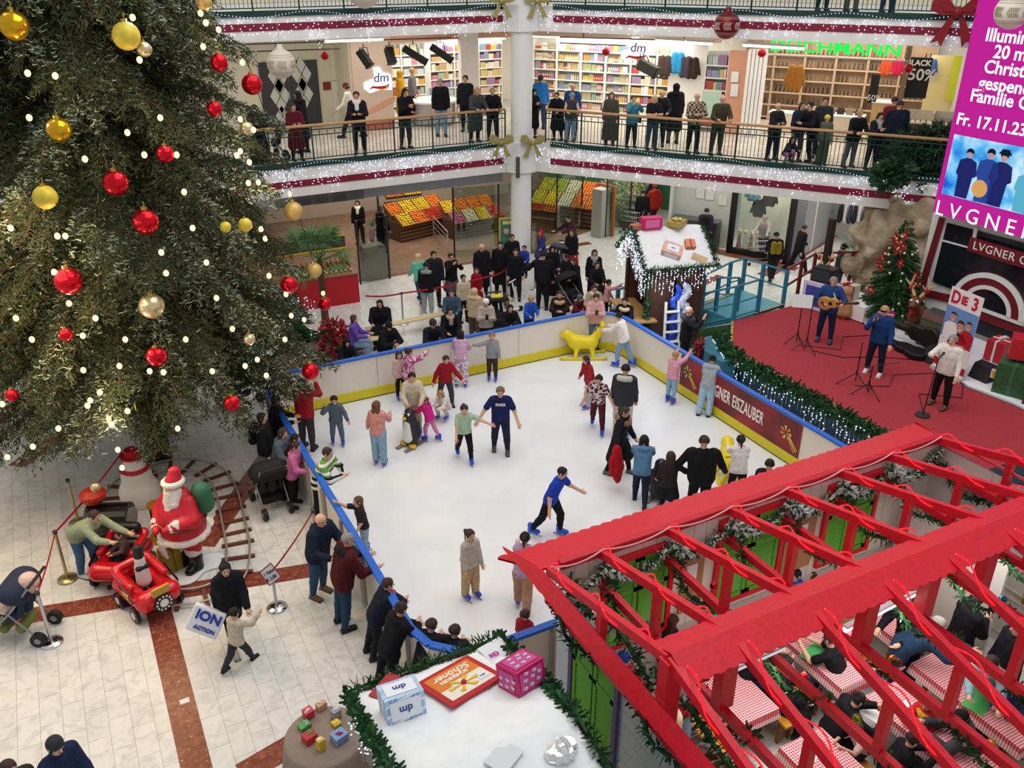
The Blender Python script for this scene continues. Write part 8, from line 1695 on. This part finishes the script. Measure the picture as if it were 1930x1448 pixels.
gal('L',3.2,656,154,-90,'walk','shirt','#e4e0d4','jeans',DK,'beanie','#6a2430','person in white shirt and burgundy cap walking along the cream wall')
gal('L',.6,671,171,5,'folded','jacket',DK,'jeans',_,'short',BLK,'man in dark jacket over a white shirt alone at the left gallery railing',bag=('scarf','#e0ddd6'))
gal('L',.7,760,166,40,'phone','jacket',_,'legg','#2a2a30','long',BLK,'woman in black jacket with a red shoulder bag at the left gallery railing',bag=('handbag','#a81c28'))
gal('L',2.2,829,146,10,'stand','jacket','#17181c','jeans','#7890ae','short',GRH,'grey-haired person in black jacket and pale jeans before the drugstore entrance')
gal('L',5.0,752,122,90,'stand','coat','#e0a81c','jeans',DK,'hood','#e0a81c','person in yellow raincoat at the edge of the beige wall')
gal('L',5.6,775,128,90,'stand','sweat','#77747a','jeans',DK,'short',BLD,'cashier in grey behind the curved steel counter')
gal('L',2.6,877,135,-10,'stand','jacket',DK,'jeans',_,'short',BLK,'dark-haired man with a pale shopping bag before the white divider',bag=('handbag','#cfd8c4'))
gal('L',.6,895,166,30,'rail','coat','#3c4240','legg',_,'bob',BLD,'blond woman in grey green coat left of the pillar on the gallery')
gal('L',.6,928,167,0,'rail','jacket',_,'jeans',NB,'short',GRH,'grey-haired man leaning on the railing immediately left of the pillar')
Rg=lambda*a,**k:gal('R',*a,**k)
Rg(.6,1004,168,30,'phone','coat',_,'legg','#4a4038','hijab',BLK,'person in black headscarf at the railing immediately right of the pillar');Rg(2.4,1019,143,170,'stand','hoodie','#2a7cc8','jeans',JN,'pony',BRN,'person in bright blue hoodie facing the drugstore shelves');Rg(.6,1052,175,-20,'rail','coat',_,'legg',_,'short',BRN,'woman in black coat at the railing left of the jeans couple')
Rg(1.1,1080,158,-10,'stand','jacket','#27467c','jeans',NB,'bald',_,'tall man in blue jacket behind the railing right of the pillar');Rg(.55,1077,176,5,'rail','vest','#3c4048','jeans',LJ,'beanie','#8a8c90','person in grey vest and knit cap in front of the tall man in blue');Rg(.7,1153,175,-5,'stand','long','#4a463c','jeans',_,'bob','#4a2a20','elderly woman in long grey olive coat at the right gallery railing',hem=.45)
Rg(.6,1194,181,10,'photo','jacket','#3f8ca0','jeans',NB,'short',BRN,'woman in teal jacket photographing from the right gallery railing',bag=('handbag',DK));Rg(.55,1234,180,10,'folded','tee','#1a1a1e','jeans',JN,'bob','#d8bc8c','blond woman in black printed T-shirt with jeans at the right gallery railing');Rg(1.1,1248,171,-5,'rail','jacket',DK,'jeans',DK,'bald',_,'bald man in black leaning behind the blond woman');Rg(1.9,1276,153,180,'stand','coat',_,'jeans','#5a5448','hood','#16161a','person in black hooded coat seen from behind on the right gallery')
Rg(.55,1314,176,10,'folded','shirt',PLD,'jeans',DK,'bald',_,'bald man in plaid shirt at the right gallery railing',wide=1.15);Rg(.55,1360,181,5,'rail','jacket','#46422e','jeans','#3a3c30','bald',_,'man in olive jacket holding the railing below the peach wall')
Rg(.6,1466,195,25,'folded','jacket','#202126','jeans',NB,'bald',_,'bald man in black jacket and blue jeans before the low pale cabinet');Rg(.5,1487,260,10,'crouch','hoodie','#2a2436','legg','#b07aa8','long',BLK,'child in pink leggings crouching behind the right gallery railing',hmin=1.0,vox=.018)
Rg(.7,1512,193,15,'stand','jacket','#1d2b3c','legg','#4a4a42','long',BRN,'long-haired woman with a blue top under a dark jacket on the right gallery');Rg(.6,1541,197,-60,'lean','jacket',_,'jeans',DK,'short',BLK,'person in black leaning over the railing beside the long-haired woman');Rg(1.6,1557,185,-20,'stand','jacket','#2c3036','jeans',NB,'short',BLK,'bearded man in dark grey behind the snow-suited child');Rg(.6,1560,218,0,'stand','puffer','#5c6450','wide','#4f5848','beanie','#d8c830','child in green snow suit and white and yellow cap at the railing',hmin=1.2)
Rg(.55,1617,208,10,'rail','jacket',_,'jeans','#55626e','bun',BLD,'smiling blond woman in black leaning on the right gallery railing');Rg(.55,1658,212,5,'phone','jacket',DK,'jeans',NB,'long',BLK,'black-haired woman with a grey scarf and paper at the right gallery railing',bag=('scarf','#9a9894'));Rg(1.2,1698,188,170,'stand','jacket','#1a2030','jeans',DK,'short',BRN,'broad man in navy jacket seen from behind on the right gallery',wide=1.2);Rg(1.9,1688,184,180,'stand','jacket','#8c1c28','jeans',DK,'short',BRN,'person in red jacket beside the broad navy man');Rg(2.0,1741,212,30,'bend','coat','#8c8476','jeans',_,'short',BRN,'person in grey fur coat bending over at the slipper racks');Rg(1.5,1768,230,60,'stand','puffer','#c08090','jeans',DK,'bob',BRN,'child in pink jacket at the right end of the gallery',hmin=1.2)
for px,s,c,lab in((1550,8.2,NB,'person in dark trousers cut off by the top edge, left one'),(1605,8.9,'#5a564c','person in olive trousers cut off by the top edge, middle one'),(1672,9.9,'#26324c','person in blue trousers cut off by the top edge, right one')):
 s_=GR(px,8,.7)[0];q=RF(s_,.7);person(0,0,1.74,10,'stand','jacket',DK,'jeans',c,'short',BRN,_,lab,z=8.6,at=(q.x,q.y))
K='skate'
rows=[(673,378,1.68,0,'stand','jacket',_,'jeans',DK,'long',BLK,_,'dark-haired woman in white top and black jacket inside the grocer',dict(bag=('scarf','#e4e0da'))),(718,389,1.72,150,'stand','coat',_,'jeans',_,'bun',BLK,_,'woman with a black bun holding a child at the grocer entrance',{}),(701,420,1.05,120,'reach','hoodie','#c07a8c','legg','#8a6a70','short',BRN,_,'small child in pink beside the woman with the bun',{}),(787,478,1.66,-150,'walk','sweat','#68c4a8','jeans','#2c4a5c','long','#d8bc88',_,'blond woman in mint sweater walking in front of the grocer',{}),(803,494,1.72,175,'stand','jacket',_,'jeans','#9ea4aa','short',BLK,'#e8e6e0','person in black jacket with grey hood and grey trousers seen from behind',dict(bag=('furhood','#9a9c9e'))),(817,474,1.80,20,'stand','puffer','#1c1e28','jeans',DK,'short',BLK,_,'tall man in dark padded jacket left of the queue belt',{}),(850,478,1.66,30,'photo','jacket',_,'skirt','#4c4c52','short',BLK,_,'woman in black with a grey skirt photographing toward the rink',dict(tights=DK)),(908,460,1.80,20,'stand','coat','#14151a','jeans',_,'bald',_,_,'balding man in dark suit with white shirt front in the queue',{}),(943,456,1.80,0,'stand','coat',_,'jeans',_,'short',BLK,_,'bespectacled man in black coat beside the dark suited man',{}),(898,505,1.25,0,'stand','coat','#8c1420','legg',DK,'long',BRN,_,'child in red coat in front of the dark suited man',{}),(873,518,1.5,30,'stand','sweat',BG,'jeans',DK,'short',BLK,_,'person in beige top with a dark strap in the queue',{}),(894,543,1.6,160,'stand','hoodie','#c8b08c','jeans','#5a4c44','hood','#c8b08c',_,'person in beige hooded coat at the back rink wall',{}),(897,552,1.2,150,'stand','sweat','#d4b0a8','legg','#6a6480','vlong','#8a6444',_,'long-haired girl in pale pink in front of the beige hooded coat',{}),(851,546,1.72,0,'sit','jacket','#3c5268','jeans',NB,'short',BRN,_,'man in denim jacket seated behind the rink wall',{}),(715,566,1.66,0,'sit','coat',_,'jeans',_,'long',BLK,_,'large black-clad woman seated on the bench left behind the rink',dict(wide=1.25)),(667,594,1.64,90,'sit','sweat','#6a4ca8','jeans',LJ,'bob','#5a2430',_,'woman in purple sweater sitting beside the poinsettias',{}),(653,640,1.5,30,'lean','jacket',_,'jeans',_,'hood','#16161a',_,'hooded person in black leaning over the left end of the back rink wall',{}),(733,608,1.70,40,'lean','puffer',_,'jeans',_,'cap','#1b1b1f',_,'capped man in black leaning on the back rink wall',{}),(816,603,1.72,20,'lean','jacket','#1a1d24','jeans',DK,'cap','#3a3430',_,'man in brown cap leaning on the back rink wall with a phone',{}),(848,580,1.66,20,'rail','coat',_,'jeans',_,'long',BLK,_,'black-haired woman in black coat at the back rink wall',dict(bag=('scarf','#b89c90'))),(916,565,1.62,5,'phone','sweat','#b8aca0','jeans',DK,'beanie','#ece8e4',_,'woman in beige jumper with white headband holding a phone at the back rink wall',{}),(962,575,1.62,15,'lean','jacket',_,'jeans',DK,'long',BLK,_,'black-haired woman looking at her phone at the back rink wall',{}),(1001,559,1.35,20,'rail','sweat','#2458c0','jeans',NB,'short',BLD,_,'fair-haired boy in bright blue sweater at the back rink wall',{}),(1055,549,1.64,0,'lean','jacket','#241c18','jeans',DK,'pony',BRN,_,'woman in dark jacket with beige fur collar leaning on the back rink wall',dict(bag=('furhood','#c8a878'))),(1094,556,1.3,20,'lean','jacket','#5c1c28','jeans',DK,'beanie','#5c6068',_,'child in grey knit cap leaning on the back rink wall',{}),(1121,538,1.64,0,'rail','coat','#a8957c','jeans',DK,'bun',BRN,_,'woman with beige scarf behind the woman in the pink sweater',dict(bag=('scarf','#d8c8a8'))),(1148,527,1.25,90,'reach','hoodie','#d89ca0','jeans',DK,'pony',BLK,_,'girl in striped pink top reaching toward the hut counter',{}),(1178,562,1.64,-20,'lean','jacket',_,'jeans',_,'topknot',BLK,_,'woman with topknot and cream fur hood at the back corner of the rink',dict(bag=('furhood','#dcc89c'))),(1157,578,1.1,150,'stand','jacket',DK,'jeans',DK,'beanie','#6a9c94',_,'child in green knit hat at the back corner of the rink',{}),(1121,471,1.68,0,'stand','jacket',_,'jeans',DK,'long',BRN,_,'long-haired woman with grey scarf standing behind the crowd',dict(bag=('scarf','#9a9a9c'))),(1126,494,1.64,10,'sit','coat','#17181c','jeans',_,'long',BRN,_,'brown-haired woman in black seated in front of the grey-scarved woman',dict(seat_z=.75)),(1024,474,1.86,175,'stand','jacket',_,'jeans',_,'short',BLK,_,'big man in black with back turned in the middle of the crowd',dict(wide=1.25,LA=(20,40,60,30))),(1041,464,1.64,10,'stand','abaya',_,'none',_,'hijab','#141418',_,'person in black robe and headscarf right of the big man in black',{}),(1066,480,1.68,-60,'phone','puffer',_,'jeans',_,'short',BLK,_,'dark-haired man in black padded jacket right of the black headscarf',{}),(1080,487,1.6,-40,'rail','coat',_,'jeans',_,'bun',BRN,_,'woman in black with hand raised to her face in the crowd',{}),(988,463,1.25,-10,'sit','hoodie','#2a3c9c','jeans',NB,'short',BRN,_,'boy in blue top with red print carried above the crowd',dict(seat_z=.9)),(972,469,1.70,0,'stand','jacket',_,'jeans',DK,'short',BLK,_,'dark-haired person in black beside the white scooter',{}),(1019,434,1.3,-30,'walk','coat','#2c3a6c','legg',DK,'hood','#b01c30',_,'child with red headscarf and blue coat on the floor behind the crowd',{}),(1070,407,1.66,-60,'push','coat','#3c2028','jeans',DK,'short',BLK,_,'woman in dark burgundy pushing a pushchair near the grocer glass',{}),(1078,433,1.66,-30,'stand','sweat',_,'skirt','#a81420','long',BRN,_,'woman in black top and red skirt behind the crowd',dict(tights=DK)),(965,442,1.74,20,'stand','coat',_,'jeans',_,'short',BRN,_,'brown-haired person in black right of the poster stand',{}),(1213,358,1.76,170,'stand','jacket','#18181c','jeans',DK,'short',BLK,_,'man in black with back turned near the green grocer wall',{}),(1234,346,1.86,-150,'walk','puffer','#9c241c','jeans',DK,'beanie','#8c1c1c',_,'man in red padded jacket near the green grocer wall',{}),(1330,368,1.70,170,'stand','coat','#262c3c','legg',DK,'short',BLK,_,'woman in navy coat with black backpack before the pale poster wall',dict(at=RF(GR(1330,420,3.5)[0],3.5)[:2],bag=('backpack',_))),(1464,437,1.76,175,'walk','jacket',_,'jeans',DK,'short',BLK,_,'man in black with yellow backpack pushing a cart past the shop window',dict(bag=('backpack','#8c7a20'))),(1518,424,1.76,100,'walk','jacket',_,'jeans',_,'short',BRN,_,'man in black striding along the bright arcade',{}),(1592,460,1.74,90,'stand','jacket','#25302a','jeans','#3c4450','cap','#2a2420',_,'man in cap and dark green jacket beside the rock',{}),(1442,407,1.70,-30,'push','shirt','#9a9894','jeans',DK,'short',GRH,_,'person in grey shirt leaning on a cart in the shop window light',{}),(1300,578,1.80,70,'photo','jacket','#1a1b1f','jeans',_,'bald',_,_,'bald man in black filming the stage beside the far hut',dict(wide=1.1,bag=('furhood','#3a3c40'))),(1905,560,1.76,-40,'stand','jacket',DK,'jeans',_,'short',BLK,_,'person in black standing at the right edge behind the gift boxes',{}),(1572,523,1.80,-25,'guitar','jacket','#24447c','jeans','#1c2a44','short',GRH,'#28406c','guitarist in blue jacket singing on the stage',dict(z=SZ)),(1669,577,1.76,-35,'sing','jacket','#1d3c70','jeans','#1b2236','short','#b89060','#e8e4de','singer in dark blue jacket and sunglasses with white shoes on the stage',dict(z=SZ,wsole=1)),(1798,632,1.74,-50,'sing','shirt','#e4dcd4','jeans','#14151a','short',GRH,'#5a4632','grey-haired singer in white shirt holding the round-based microphone',dict(z=SZ,wide=1.1,RA=(58,14,60,40))),]
ice=[(1124,555,1.68,0,'phone','sweat','#d0a09c','jeans','#5a7ca4','short',BRN,_,'woman in pink sweater standing in the back corner of the ice',{}),(1165,590,1.5,-120,'push','sweat','#e2dcd4','jeans',LJ,'bun',BLK,K,'girl in white top and jeans pushing the yellow seal in the back corner',{}),(1274,663,1.3,140,'reach','sweat','#d89aac','jeans','#8cb0cc','short','#a8804c',K,'girl in pink top reaching up at the right rink wall',dict(LA=(95,10,20,10))),(1344,670,1.5,150,'lean','hoodie','#a2a8ae','wide','#a4c0d4','bun',BLK,'#222','girl in grey hoodie and pale jeans leaning on the red banner',dict(lean=14)),(1103,672,1.36,-60,'skate','sweat','#98202c','wide','#b8b0a8','vlong',BRN,K,'long-haired girl in red sweater skating left near the yellow seal',{}),(1129,709,1.5,-10,'skate','tee',DOT,'jeans','#541c2c','pony',BLK,K,'girl in patterned shirt and burgundy trousers skating with arms out',{}),(1180,687,1.82,165,'stand','jacket','#34363a','wide','#c8c0b4','short',BLK,K,'tall man in dark grey jacket and cream trousers on the ice',dict(bag=('furhood','#c8c4bc'))),(1174,734,1.15,-150,'stand','puffer','#3c8cac','jeans',NB,'short',BRN,K,'small child in light blue jacket in front of the tall man',{}),(1181,768,1.66,60,'hold','coat',_,'legg',_,'pony',BRN,'#5c5e62','woman in short black coat carrying a red jacket on the ice',dict(bag=('furhood','#8a6c50'),LL=(20,8,10))),(1215,820,1.5,170,'push','hoodie','#547a9c','jeans',NB,'bob',BLK,_,'black-haired girl in denim vest with grey sleeves holding the penguin aid',{}),(1265,851,1.36,175,'hold','sweat','#2a2024','skirt',_,'vlong','#3a2620',K,'girl with very long hair and black skirt holding a hand on the ice',dict(tights=_)),(1328,821,1.84,175,'hold','jacket','#121317','jeans','#0f1014','short',BRN,_,'broad man in black jacket seen from behind beside the red eave',dict(wide=1.3,LA=(10,30,20,0),RA=(10,24,20,0))),(1397,820,1.45,175,'push','sweat','#e4dedc','jeans',_,'pony',BLK,K,'girl in white sweater and black trousers pushing the yellow seal by the red eave',{}),(1452,866,1.6,160,'stand','jacket',DK,'jeans',_,'short',BLK,_,'dark-haired person whose head rises behind the red eave',{}),(943,731,1.70,0,'skate2','tee','#1e2358','jeans','#1c2740','short','#7a5a3c','#4a4d52','boy in navy PARIS T-shirt in the middle of the ice',dict(tops=lambda T,d:text('lettering','PARIS',.085,M('#e0d8c8',.6),(0,d['chest'][1]+.155,d['chest'][2]+.06),mat3=frame3((-1,0,0),(0,.1,1)),bold=.003).__setattr__('parent',T),RA=(10,34,20,0),slv=1)),(875,765,1.45,10,'skate','tee','#a4c0a4','legg',_,'pony',BRN,K,'girl in mint T-shirt and black leggings holding the boy by the hand',dict(LA=(20,62,10,0),RA=(10,8,10,0))),(841,672,1.4,20,'skate','sweat','#98182a','jeans','#3a3c40','short',BRN,'#2a2c30','boy in dark red sweater skating near the back wall',{}),(868,622,1.45,175,'rail','sweat','#c8a4c0','wide',PYJ,'vlong',BLK,K,'long-haired girl in lilac patterned trousers at the back rink wall',{}),(927,627,1.3,0,'stand','sweat','#8e9094','jeans','#3c342e','short','#8a6a48',K,'boy in grey sweater with headband standing by the back rink wall',dict(LA=(10,12,10,0),RA=(60,70,20,0))),(752,663,1.25,20,'stand','hoodie','#d4b0ac','legg',DK,'bob',BRN,K,'girl in pale pink jacket beside the floral jacket at the back wall',{}),(770,657,1.4,120,'reach','puffer',FLO,'legg','#a03860','bun',BRN,K,'girl in pink floral jacket with headband reaching over the back wall',{}),(776,704,1.62,10,'rail','sweat','#c8bca8','jeans',BG,'pony',BLK,K,'woman in beige sweater with dark ponytail behind the penguin aid',{}),(797,746,1.1,-120,'push','sweat','#cc2480','legg','#d484a8','pony','#7a5434',K,'small girl in magenta top holding the penguin aid',{}),(829,737,1.15,-30,'crouch','sweat','#d8d0c8','legg','#c8b8ac','long','#a07850',K,'long-haired child in white crouching on the ice',{}),(709,756,1.48,165,'stand','sweat','#cf8f88','wide','#86a4c0','long','#6a4630',K,'girl in salmon sweater and wide jeans seen from behind on the ice',dict(LA=(10,20,14,0),RA=(40,14,60,30))),(629,748,1.25,15,'skate2','sweat','#56626c','jeans','#5a6a80','short',BLK,K,'boy in grey blue sweater with raised arm near the left rink corner',dict(RA=(60,50,110,0))),(568,714,1.72,165,'photo','sweat','#9c1826','jeans','#34343a','short',BLK,_,'man in red sweater with back turned in the left corner of the ice',{}),(674,937,1.25,-60,'reach','tee','#28242c','jeans','#8ca0b4','long','#5a4030',K,'girl in dark top hanging on the left rink wall',dict(slv=1)),(1063,883,1.6,65,'skate','tee','#1d3cae','jeans','#15151a','short',BLK,K,'boy in bright blue T-shirt skating near the red eave corner',dict(lean=20)),(886,1000,1.36,40,'stand','sweat','#bcb0a6','wide','#b89c78','pony',BRN,K,'girl in beige sweater and tan trousers standing in front on the ice',{}),(990,1003,1.45,170,'push','sweat','#b098b8','wide','#a8806c','pony',BLK,K,'girl in lilac sweater and brown trousers beside the corner of the red eave',{}),(990,1150,1.1,150,'stand','hoodie','#98202c','jeans',DK,'short',BRN,K,'small child in red hoodie between the red house and the kiosk',{}),]
left=[(521,745,1.66,100,'rail','jacket',_,'jeans',DK,'long',BLK,_,'black-haired woman in black at the left rink corner under the tree',{}),(493,779,1.70,90,'stand','jacket','#1b1b1f','jeans','#6c7a88','bob',BLK,_,'woman in black jacket with backpack beside the left rink wall',dict(bag=('backpack',_))),(533,809,1.62,70,'rail','puffer','#55606c','jeans',DK,'bob',BRN,_,'person in grey blue padded jacket at the left rink wall',{}),(557,819,1.5,90,'lean','hoodie','#5a1c24','jeans',DK,'short',BLK,_,'dark-haired person in burgundy leaning at the left rink wall',{}),(558,834,1.5,80,'rail','hoodie','#c86c9c','jeans',_,'pony',BRN,_,'girl in pink hoodie beside the striped sweater at the left rink wall',{}),(618,845,1.74,75,'lean','sweat',STP,'jeans','#1a1c22','short',BRN,'#d8d4cc','person in green, white and black striped sweater leaning on the left rink wall',dict(hem=.1,lean=22)),(605,971,1.76,60,'rail','puffer','#1b2436','jeans','#34506c','bald',_,'#6a4a30','bald man in navy padded jacket at the left rink wall',dict(wide=1.1)),(657,1006,1.80,120,'rail','puffer','#4a141c','jeans','#24405c','short',GRH,_,'grey-haired man in burgundy and black padded jacket at the left rink wall',dict(wide=1.15,bag=('furhood','#15151a'))),(732,1091,1.5,110,'lean','puffer','#1a2030','jeans',DK,'short',BRN,_,'boy in dark jacket with orange lining leaning at the front left rink corner',dict(bag=('scarf','#d8601c'))),(757,1136,1.66,130,'lean','hoodie','#15161b','jeans',_,'bun',BRN,_,'person in black hoodie with a pale back print at the front rink corner',{}),(814,1167,1.5,150,'lean','jacket','#1a1b20','jeans',_,'short',BRN,_,'person in black at the front rink wall second from the kiosk garland',{}),(858,1178,1.45,150,'lean','jacket','#1b1c22','jeans',DK,'short',BRN,_,'dark-haired child at the front rink wall nearest the kiosk garland',{}),(423,1064,1.66,30,'walk','puffer','#17181c','legg',_,'bun',BLK,'#a8a49c','woman in black jacket carrying a white and blue shopping bag on the left floor',{}),(441,1146,1.15,150,'walk','hoodie','#c2b6a0','jeans','#34363c','short',BLK,_,'small child in beige hoodie walking on the left floor with raised hand',dict(RA=(70,30,60,0))),(102,1394,1.74,60,'walk','jacket','#1f2a4a','jeans',DK,'beanie','#34383c',_,'person in dark knit cap and blue jacket cut off by the bottom edge',{}),(12,1438,1.7,60,'stand','jacket','#2c2e28','jeans',DK,'short',BRN,_,'person at the lower left corner of which only the hair shows',{}),(178,964,1.70,70,'bend','sweat','#8c9a7c','jeans','#3c6488','short',BRN,'#c8c4bc','person in sage green sweater and jeans bending over the toy train',dict(lean=56)),(222,1000,1.0,-40,'sit','sweat','#5c4c48','jeans',DK,'short',BRN,_,'small child sitting in the toy train carriage',dict(seat_z=.42)),]
house_=[(1524,1053,1.4,-60,'sit','sweat','#3a2a28','jeans',DK,'short',BLK,_,'dark-haired child at the table below the third rafter',{}),(1500,1075,1.4,-60,'sit','hoodie','#2858b8','jeans',DK,'short',BLK,_,'child in bright blue partly hidden by the ridge board',{}),(1664,975,1.6,-30,'sitlean','sweat','#1d2a68','jeans',DK,'short',BRN,_,'person in navy blue bending over the bare table in the far corner',{}),(1562,1193,1.6,-130,'sitlean','tee','#17171b','jeans','#4c5c74','short',BRN,_,'person in black T-shirt working at the green cutting mat',{}),(1441,1207,1.66,100,'sitlean','jacket','#17191f','jeans',NB,'short',BLK,_,'person in dark jacket beside the grey tube lamp',{}),(1487,1240,1.6,60,'sit','coat',_,'jeans',_,'long',BLK,_,'black-haired person in black on the yellow bench',{}),(1722,1122,1.78,-60,'rail','jacket',_,'jeans',DK,'short',BLK,'#e4e0da','person in black standing in front of the bright tube lamp',{}),(1774,1166,1.80,60,'bend','sweat','#26405c','jeans','#232c40','short',GRH,'#d8d4cc','balding man in dark blue sweater bending over a gingham table',dict(lean=40)),(1846,1122,1.66,100,'phone','abaya',_,'none',_,'long',BLK,_,'long-haired woman in black looking at her phone by the white door',{}),(1922,1172,1.7,-90,'stand','coat',_,'jeans',_,'short',BLK,_,'person in black coat cut off by the right edge near the white door',{}),(1873,1240,1.64,-30,'bend','hoodie','#84a4ac','jeans',_,'short',BRN,_,'person in pale teal hoodie bending over the green mat table',dict(lean=42)),(1917,1295,1.35,-60,'sitlean','sweat','#28388c','jeans',DK,'short',BRN,_,'boy in blue patterned top at the right edge of the picture',{}),(1749,1318,1.35,-60,'sitlean','sweat','#b82424','jeans',DK,'long',BRN,_,'girl in red and yellow drawing at the gingham table',dict(bag=('furhood','#d8a020'))),(1810,1342,1.66,-100,'sitlean','puffer','#3f4246','jeans',DK,'beanie','#1b1b1f',_,'person in dark grey jacket and black knit cap at the gingham table',{}),(1624,1308,1.66,90,'sitlean','coat','#141418','jeans',_,'bun',BLK,_,'dark-coated woman sitting behind the pink girl',dict(wide=1.15)),(1614,1366,1.15,-70,'sitlean','tee','#dcb8b0','jeans',DK,'bob',BRN,_,'small girl in pale pink printed T-shirt drawing at the bottom edge',{}),(1727,1385,1.4,90,'sitlean','jacket',_,'jeans',_,'short',BLK,_,'black-haired child at the bottom edge beside the table',{}),(1262,1309,1.6,-60,'sit','jacket','#c8b48e','jeans',DK,'bun',BLK,_,'older woman in beige jacket inside the end wall of the red house',{}),(1292,1250,1.6,170,'stand','sweat','#b01420','jeans','#7c9cbc','short',BLK,_,'person in red top and jeans standing under the ridge board end',{}),(1178,1232,1.62,60,'sit','hoodie','#a81420','jeans',DK,'beanie','#1f3c8c',_,'person in red and black with a blue cap behind the end strut',{}),(1270,1160,1.6,120,'sit','coat','#2a1c1c','jeans',DK,'long','#4a2420',_,'long brown-haired woman sitting below the first green shutters',{}),(1330,1130,1.5,100,'sit','coat','#4c5048','jeans',DK,'short',BLK,_,'person in grey green jacket at the corner table by the shutters',{}),]
INF={}
for z_,rr_ in((0,rows),(IZ,ice),(0,left),(0,house_)):
 for r in rr_:ex_=dict(r[13]);ex_.setdefault('z',z_);INF[r[12]]=person(*r[:13],**ex_)
def by(s):return next(v for k,v in INF.items()if s in k)
g=by('guitarist');pc=(g['pel']+g['chest'])/2+g['fwd']*.24+Vector((0,0,.02));hl=g['J']['Lw'];ax_=(hl-pc);ax_=(ax_+Vector((0,0,.04))).normalized();nn=g['fwd'];nn=(nn-ax_*nn.dot(ax_)).normalized();up_=nn.cross(ax_);M_=Matrix((ax_,up_,nn)).transposed()
t=thing('guitar','acoustic guitar with pale wooden body held by the guitarist','guitar',pc);V,F=sdf_mesh([(V3(-.12,0,0),V3(-.1,0,0),.18,.18),(V3(.12,0,0),V3(.14,0,0),.14,.13)],.016,k=.05,cuts=[(V3(0,0,.045),V3(0,0,1)),(V3(0,0,-.045),V3(0,0,-1))])
V=np.array([M_@Vector(v)for v in V]);np_mesh('body',V,F,M('#c8924a',.3,noise=.08,spec=.5),t);L_=lambda x,y,z:pc+M_@Vector((x,y,z));m=MB();m.cyl(L_(.05,0,.046),L_(.05,0,.049),.05,n=16);m.box(L_(-.14,0,.05),(.03,.1,.012),M4=M_,m=0);m.build('sound_hole',BLACK,t);m=MB();m.bar(L_(.2,0,.04),L_(.66,0,.04),.05,.025,up=nn);m.bar(L_(.66,0,.035),L_(.80,0,.02),.075,.02,up=nn);m.build('neck',M('#5a3a22',.4),t);m=MB();m.tube([L_(-.26,.05,0),g['neck']+g['fwd']*-.05+Vector((0,0,-.02)),L_(.2,.1,.02)],.02,6);m.build('strap',M('#c8b890',.7),t)
def held(p,d,c,name,label,cat,yaw=0):m=MB();m.box(p,d,rz=yaw);o=m.build(name,M(c,.35),origin=p,bevel=.004);return tag(o,label,cat)
for s,lab in(('white headband','phone held by the woman with the white headband'),('pink sweater standing','phone held by the woman in the pink sweater'),('filming the stage','phone held up by the bald man beside the hut'),('phone by the white door','pale phone held by the long-haired woman by the white door'),('looking at her phone at the back','phone held by the black-haired woman at the back rink wall')):
 g=by(s);p=(g['J']['Lh']+g['J']['Rh'])/2+g['fwd']*.05+Vector((0,0,.03));held(p,(.075,.03,.15),'#c8d4f0' if 'pale' in lab else '#1c1d22','mobile_phone',lab,'phone',g['rz'])
g=by('dark blue jacket and');p=g['J']['Rh']+g['fwd']*.03;m=MB();m.cyl(p+Vector((0,0,-.1)),p+Vector((0,0,.06)),.015,.02,8);m.sph(p+Vector((0,0,.08)),.032,10,8,m=1);o=m.build('microphone',[SB,M('#6a6c70',.4,metal=.6)],origin=p);tag(o,'hand microphone held by the dark-jacketed singer','microphone');q=g['head']+g['fwd']*.105+Vector((0,0,.015));m=MB();sdv=Vector((-g['fwd'].y,g['fwd'].x,0));m.bar(q-sdv*.07,q+sdv*.07,.02,.04);o=m.build('sunglasses',SB,origin=(0,0,0));o.parent=g['T'];o.matrix_parent_inverse=g['mw'].inverted()
g=by('carrying a white and blue');p=g['J']['Rh']+Vector((-.2,-.1,-.06));t=thing('shopping_bag','white and blue carrier bag lettered ACTION held by the woman in black','bag',p);fr_=frame3((.75,-.42,-.42),(.45,.1,.85));bx=lambda x,y,z:p+fr_@Vector((x,y,z));m=MB();m.box(p,(.52,.46,.12),M4=fr_);m.build('bag',M('#e6e9f0',.35),t,bevel=.03);BLU=M('#2a3a9c',.4);text('lettering','ION',.22,BLU,bx(.02,.09,.066),mat3=fr_,parent=t,bold=.008);text('lettering','ACTION',.09,BLU,bx(.03,-.12,.066),mat3=fr_,parent=t,bold=.003);m=MB();m.tube([bx(-.1,.22,0),g['J']['Rh'],bx(.1,.22,0)],.01,5);m.build('handle',M('#e6e9f0',.4),t)
g=by('carrying a red jacket');p=g['J']['Rh']+Vector((0,0,-.3));V,F=sdf_mesh([(V3(0,0,.3),V3(.03,0,-.1),.1,.14),(V3(.03,0,-.1),V3(.08,.03,-.45),.13,.07),(V3(-.08,0,.1),V3(-.08,0,-.25),.07,.05)],.02,k=.05);o=np_mesh('jacket',V+.01*np.sin(V*50),F,fabric('#a8141f'));o.location=p;tag(o,'red jacket carried over the arm by the woman in the short black coat','jacket')
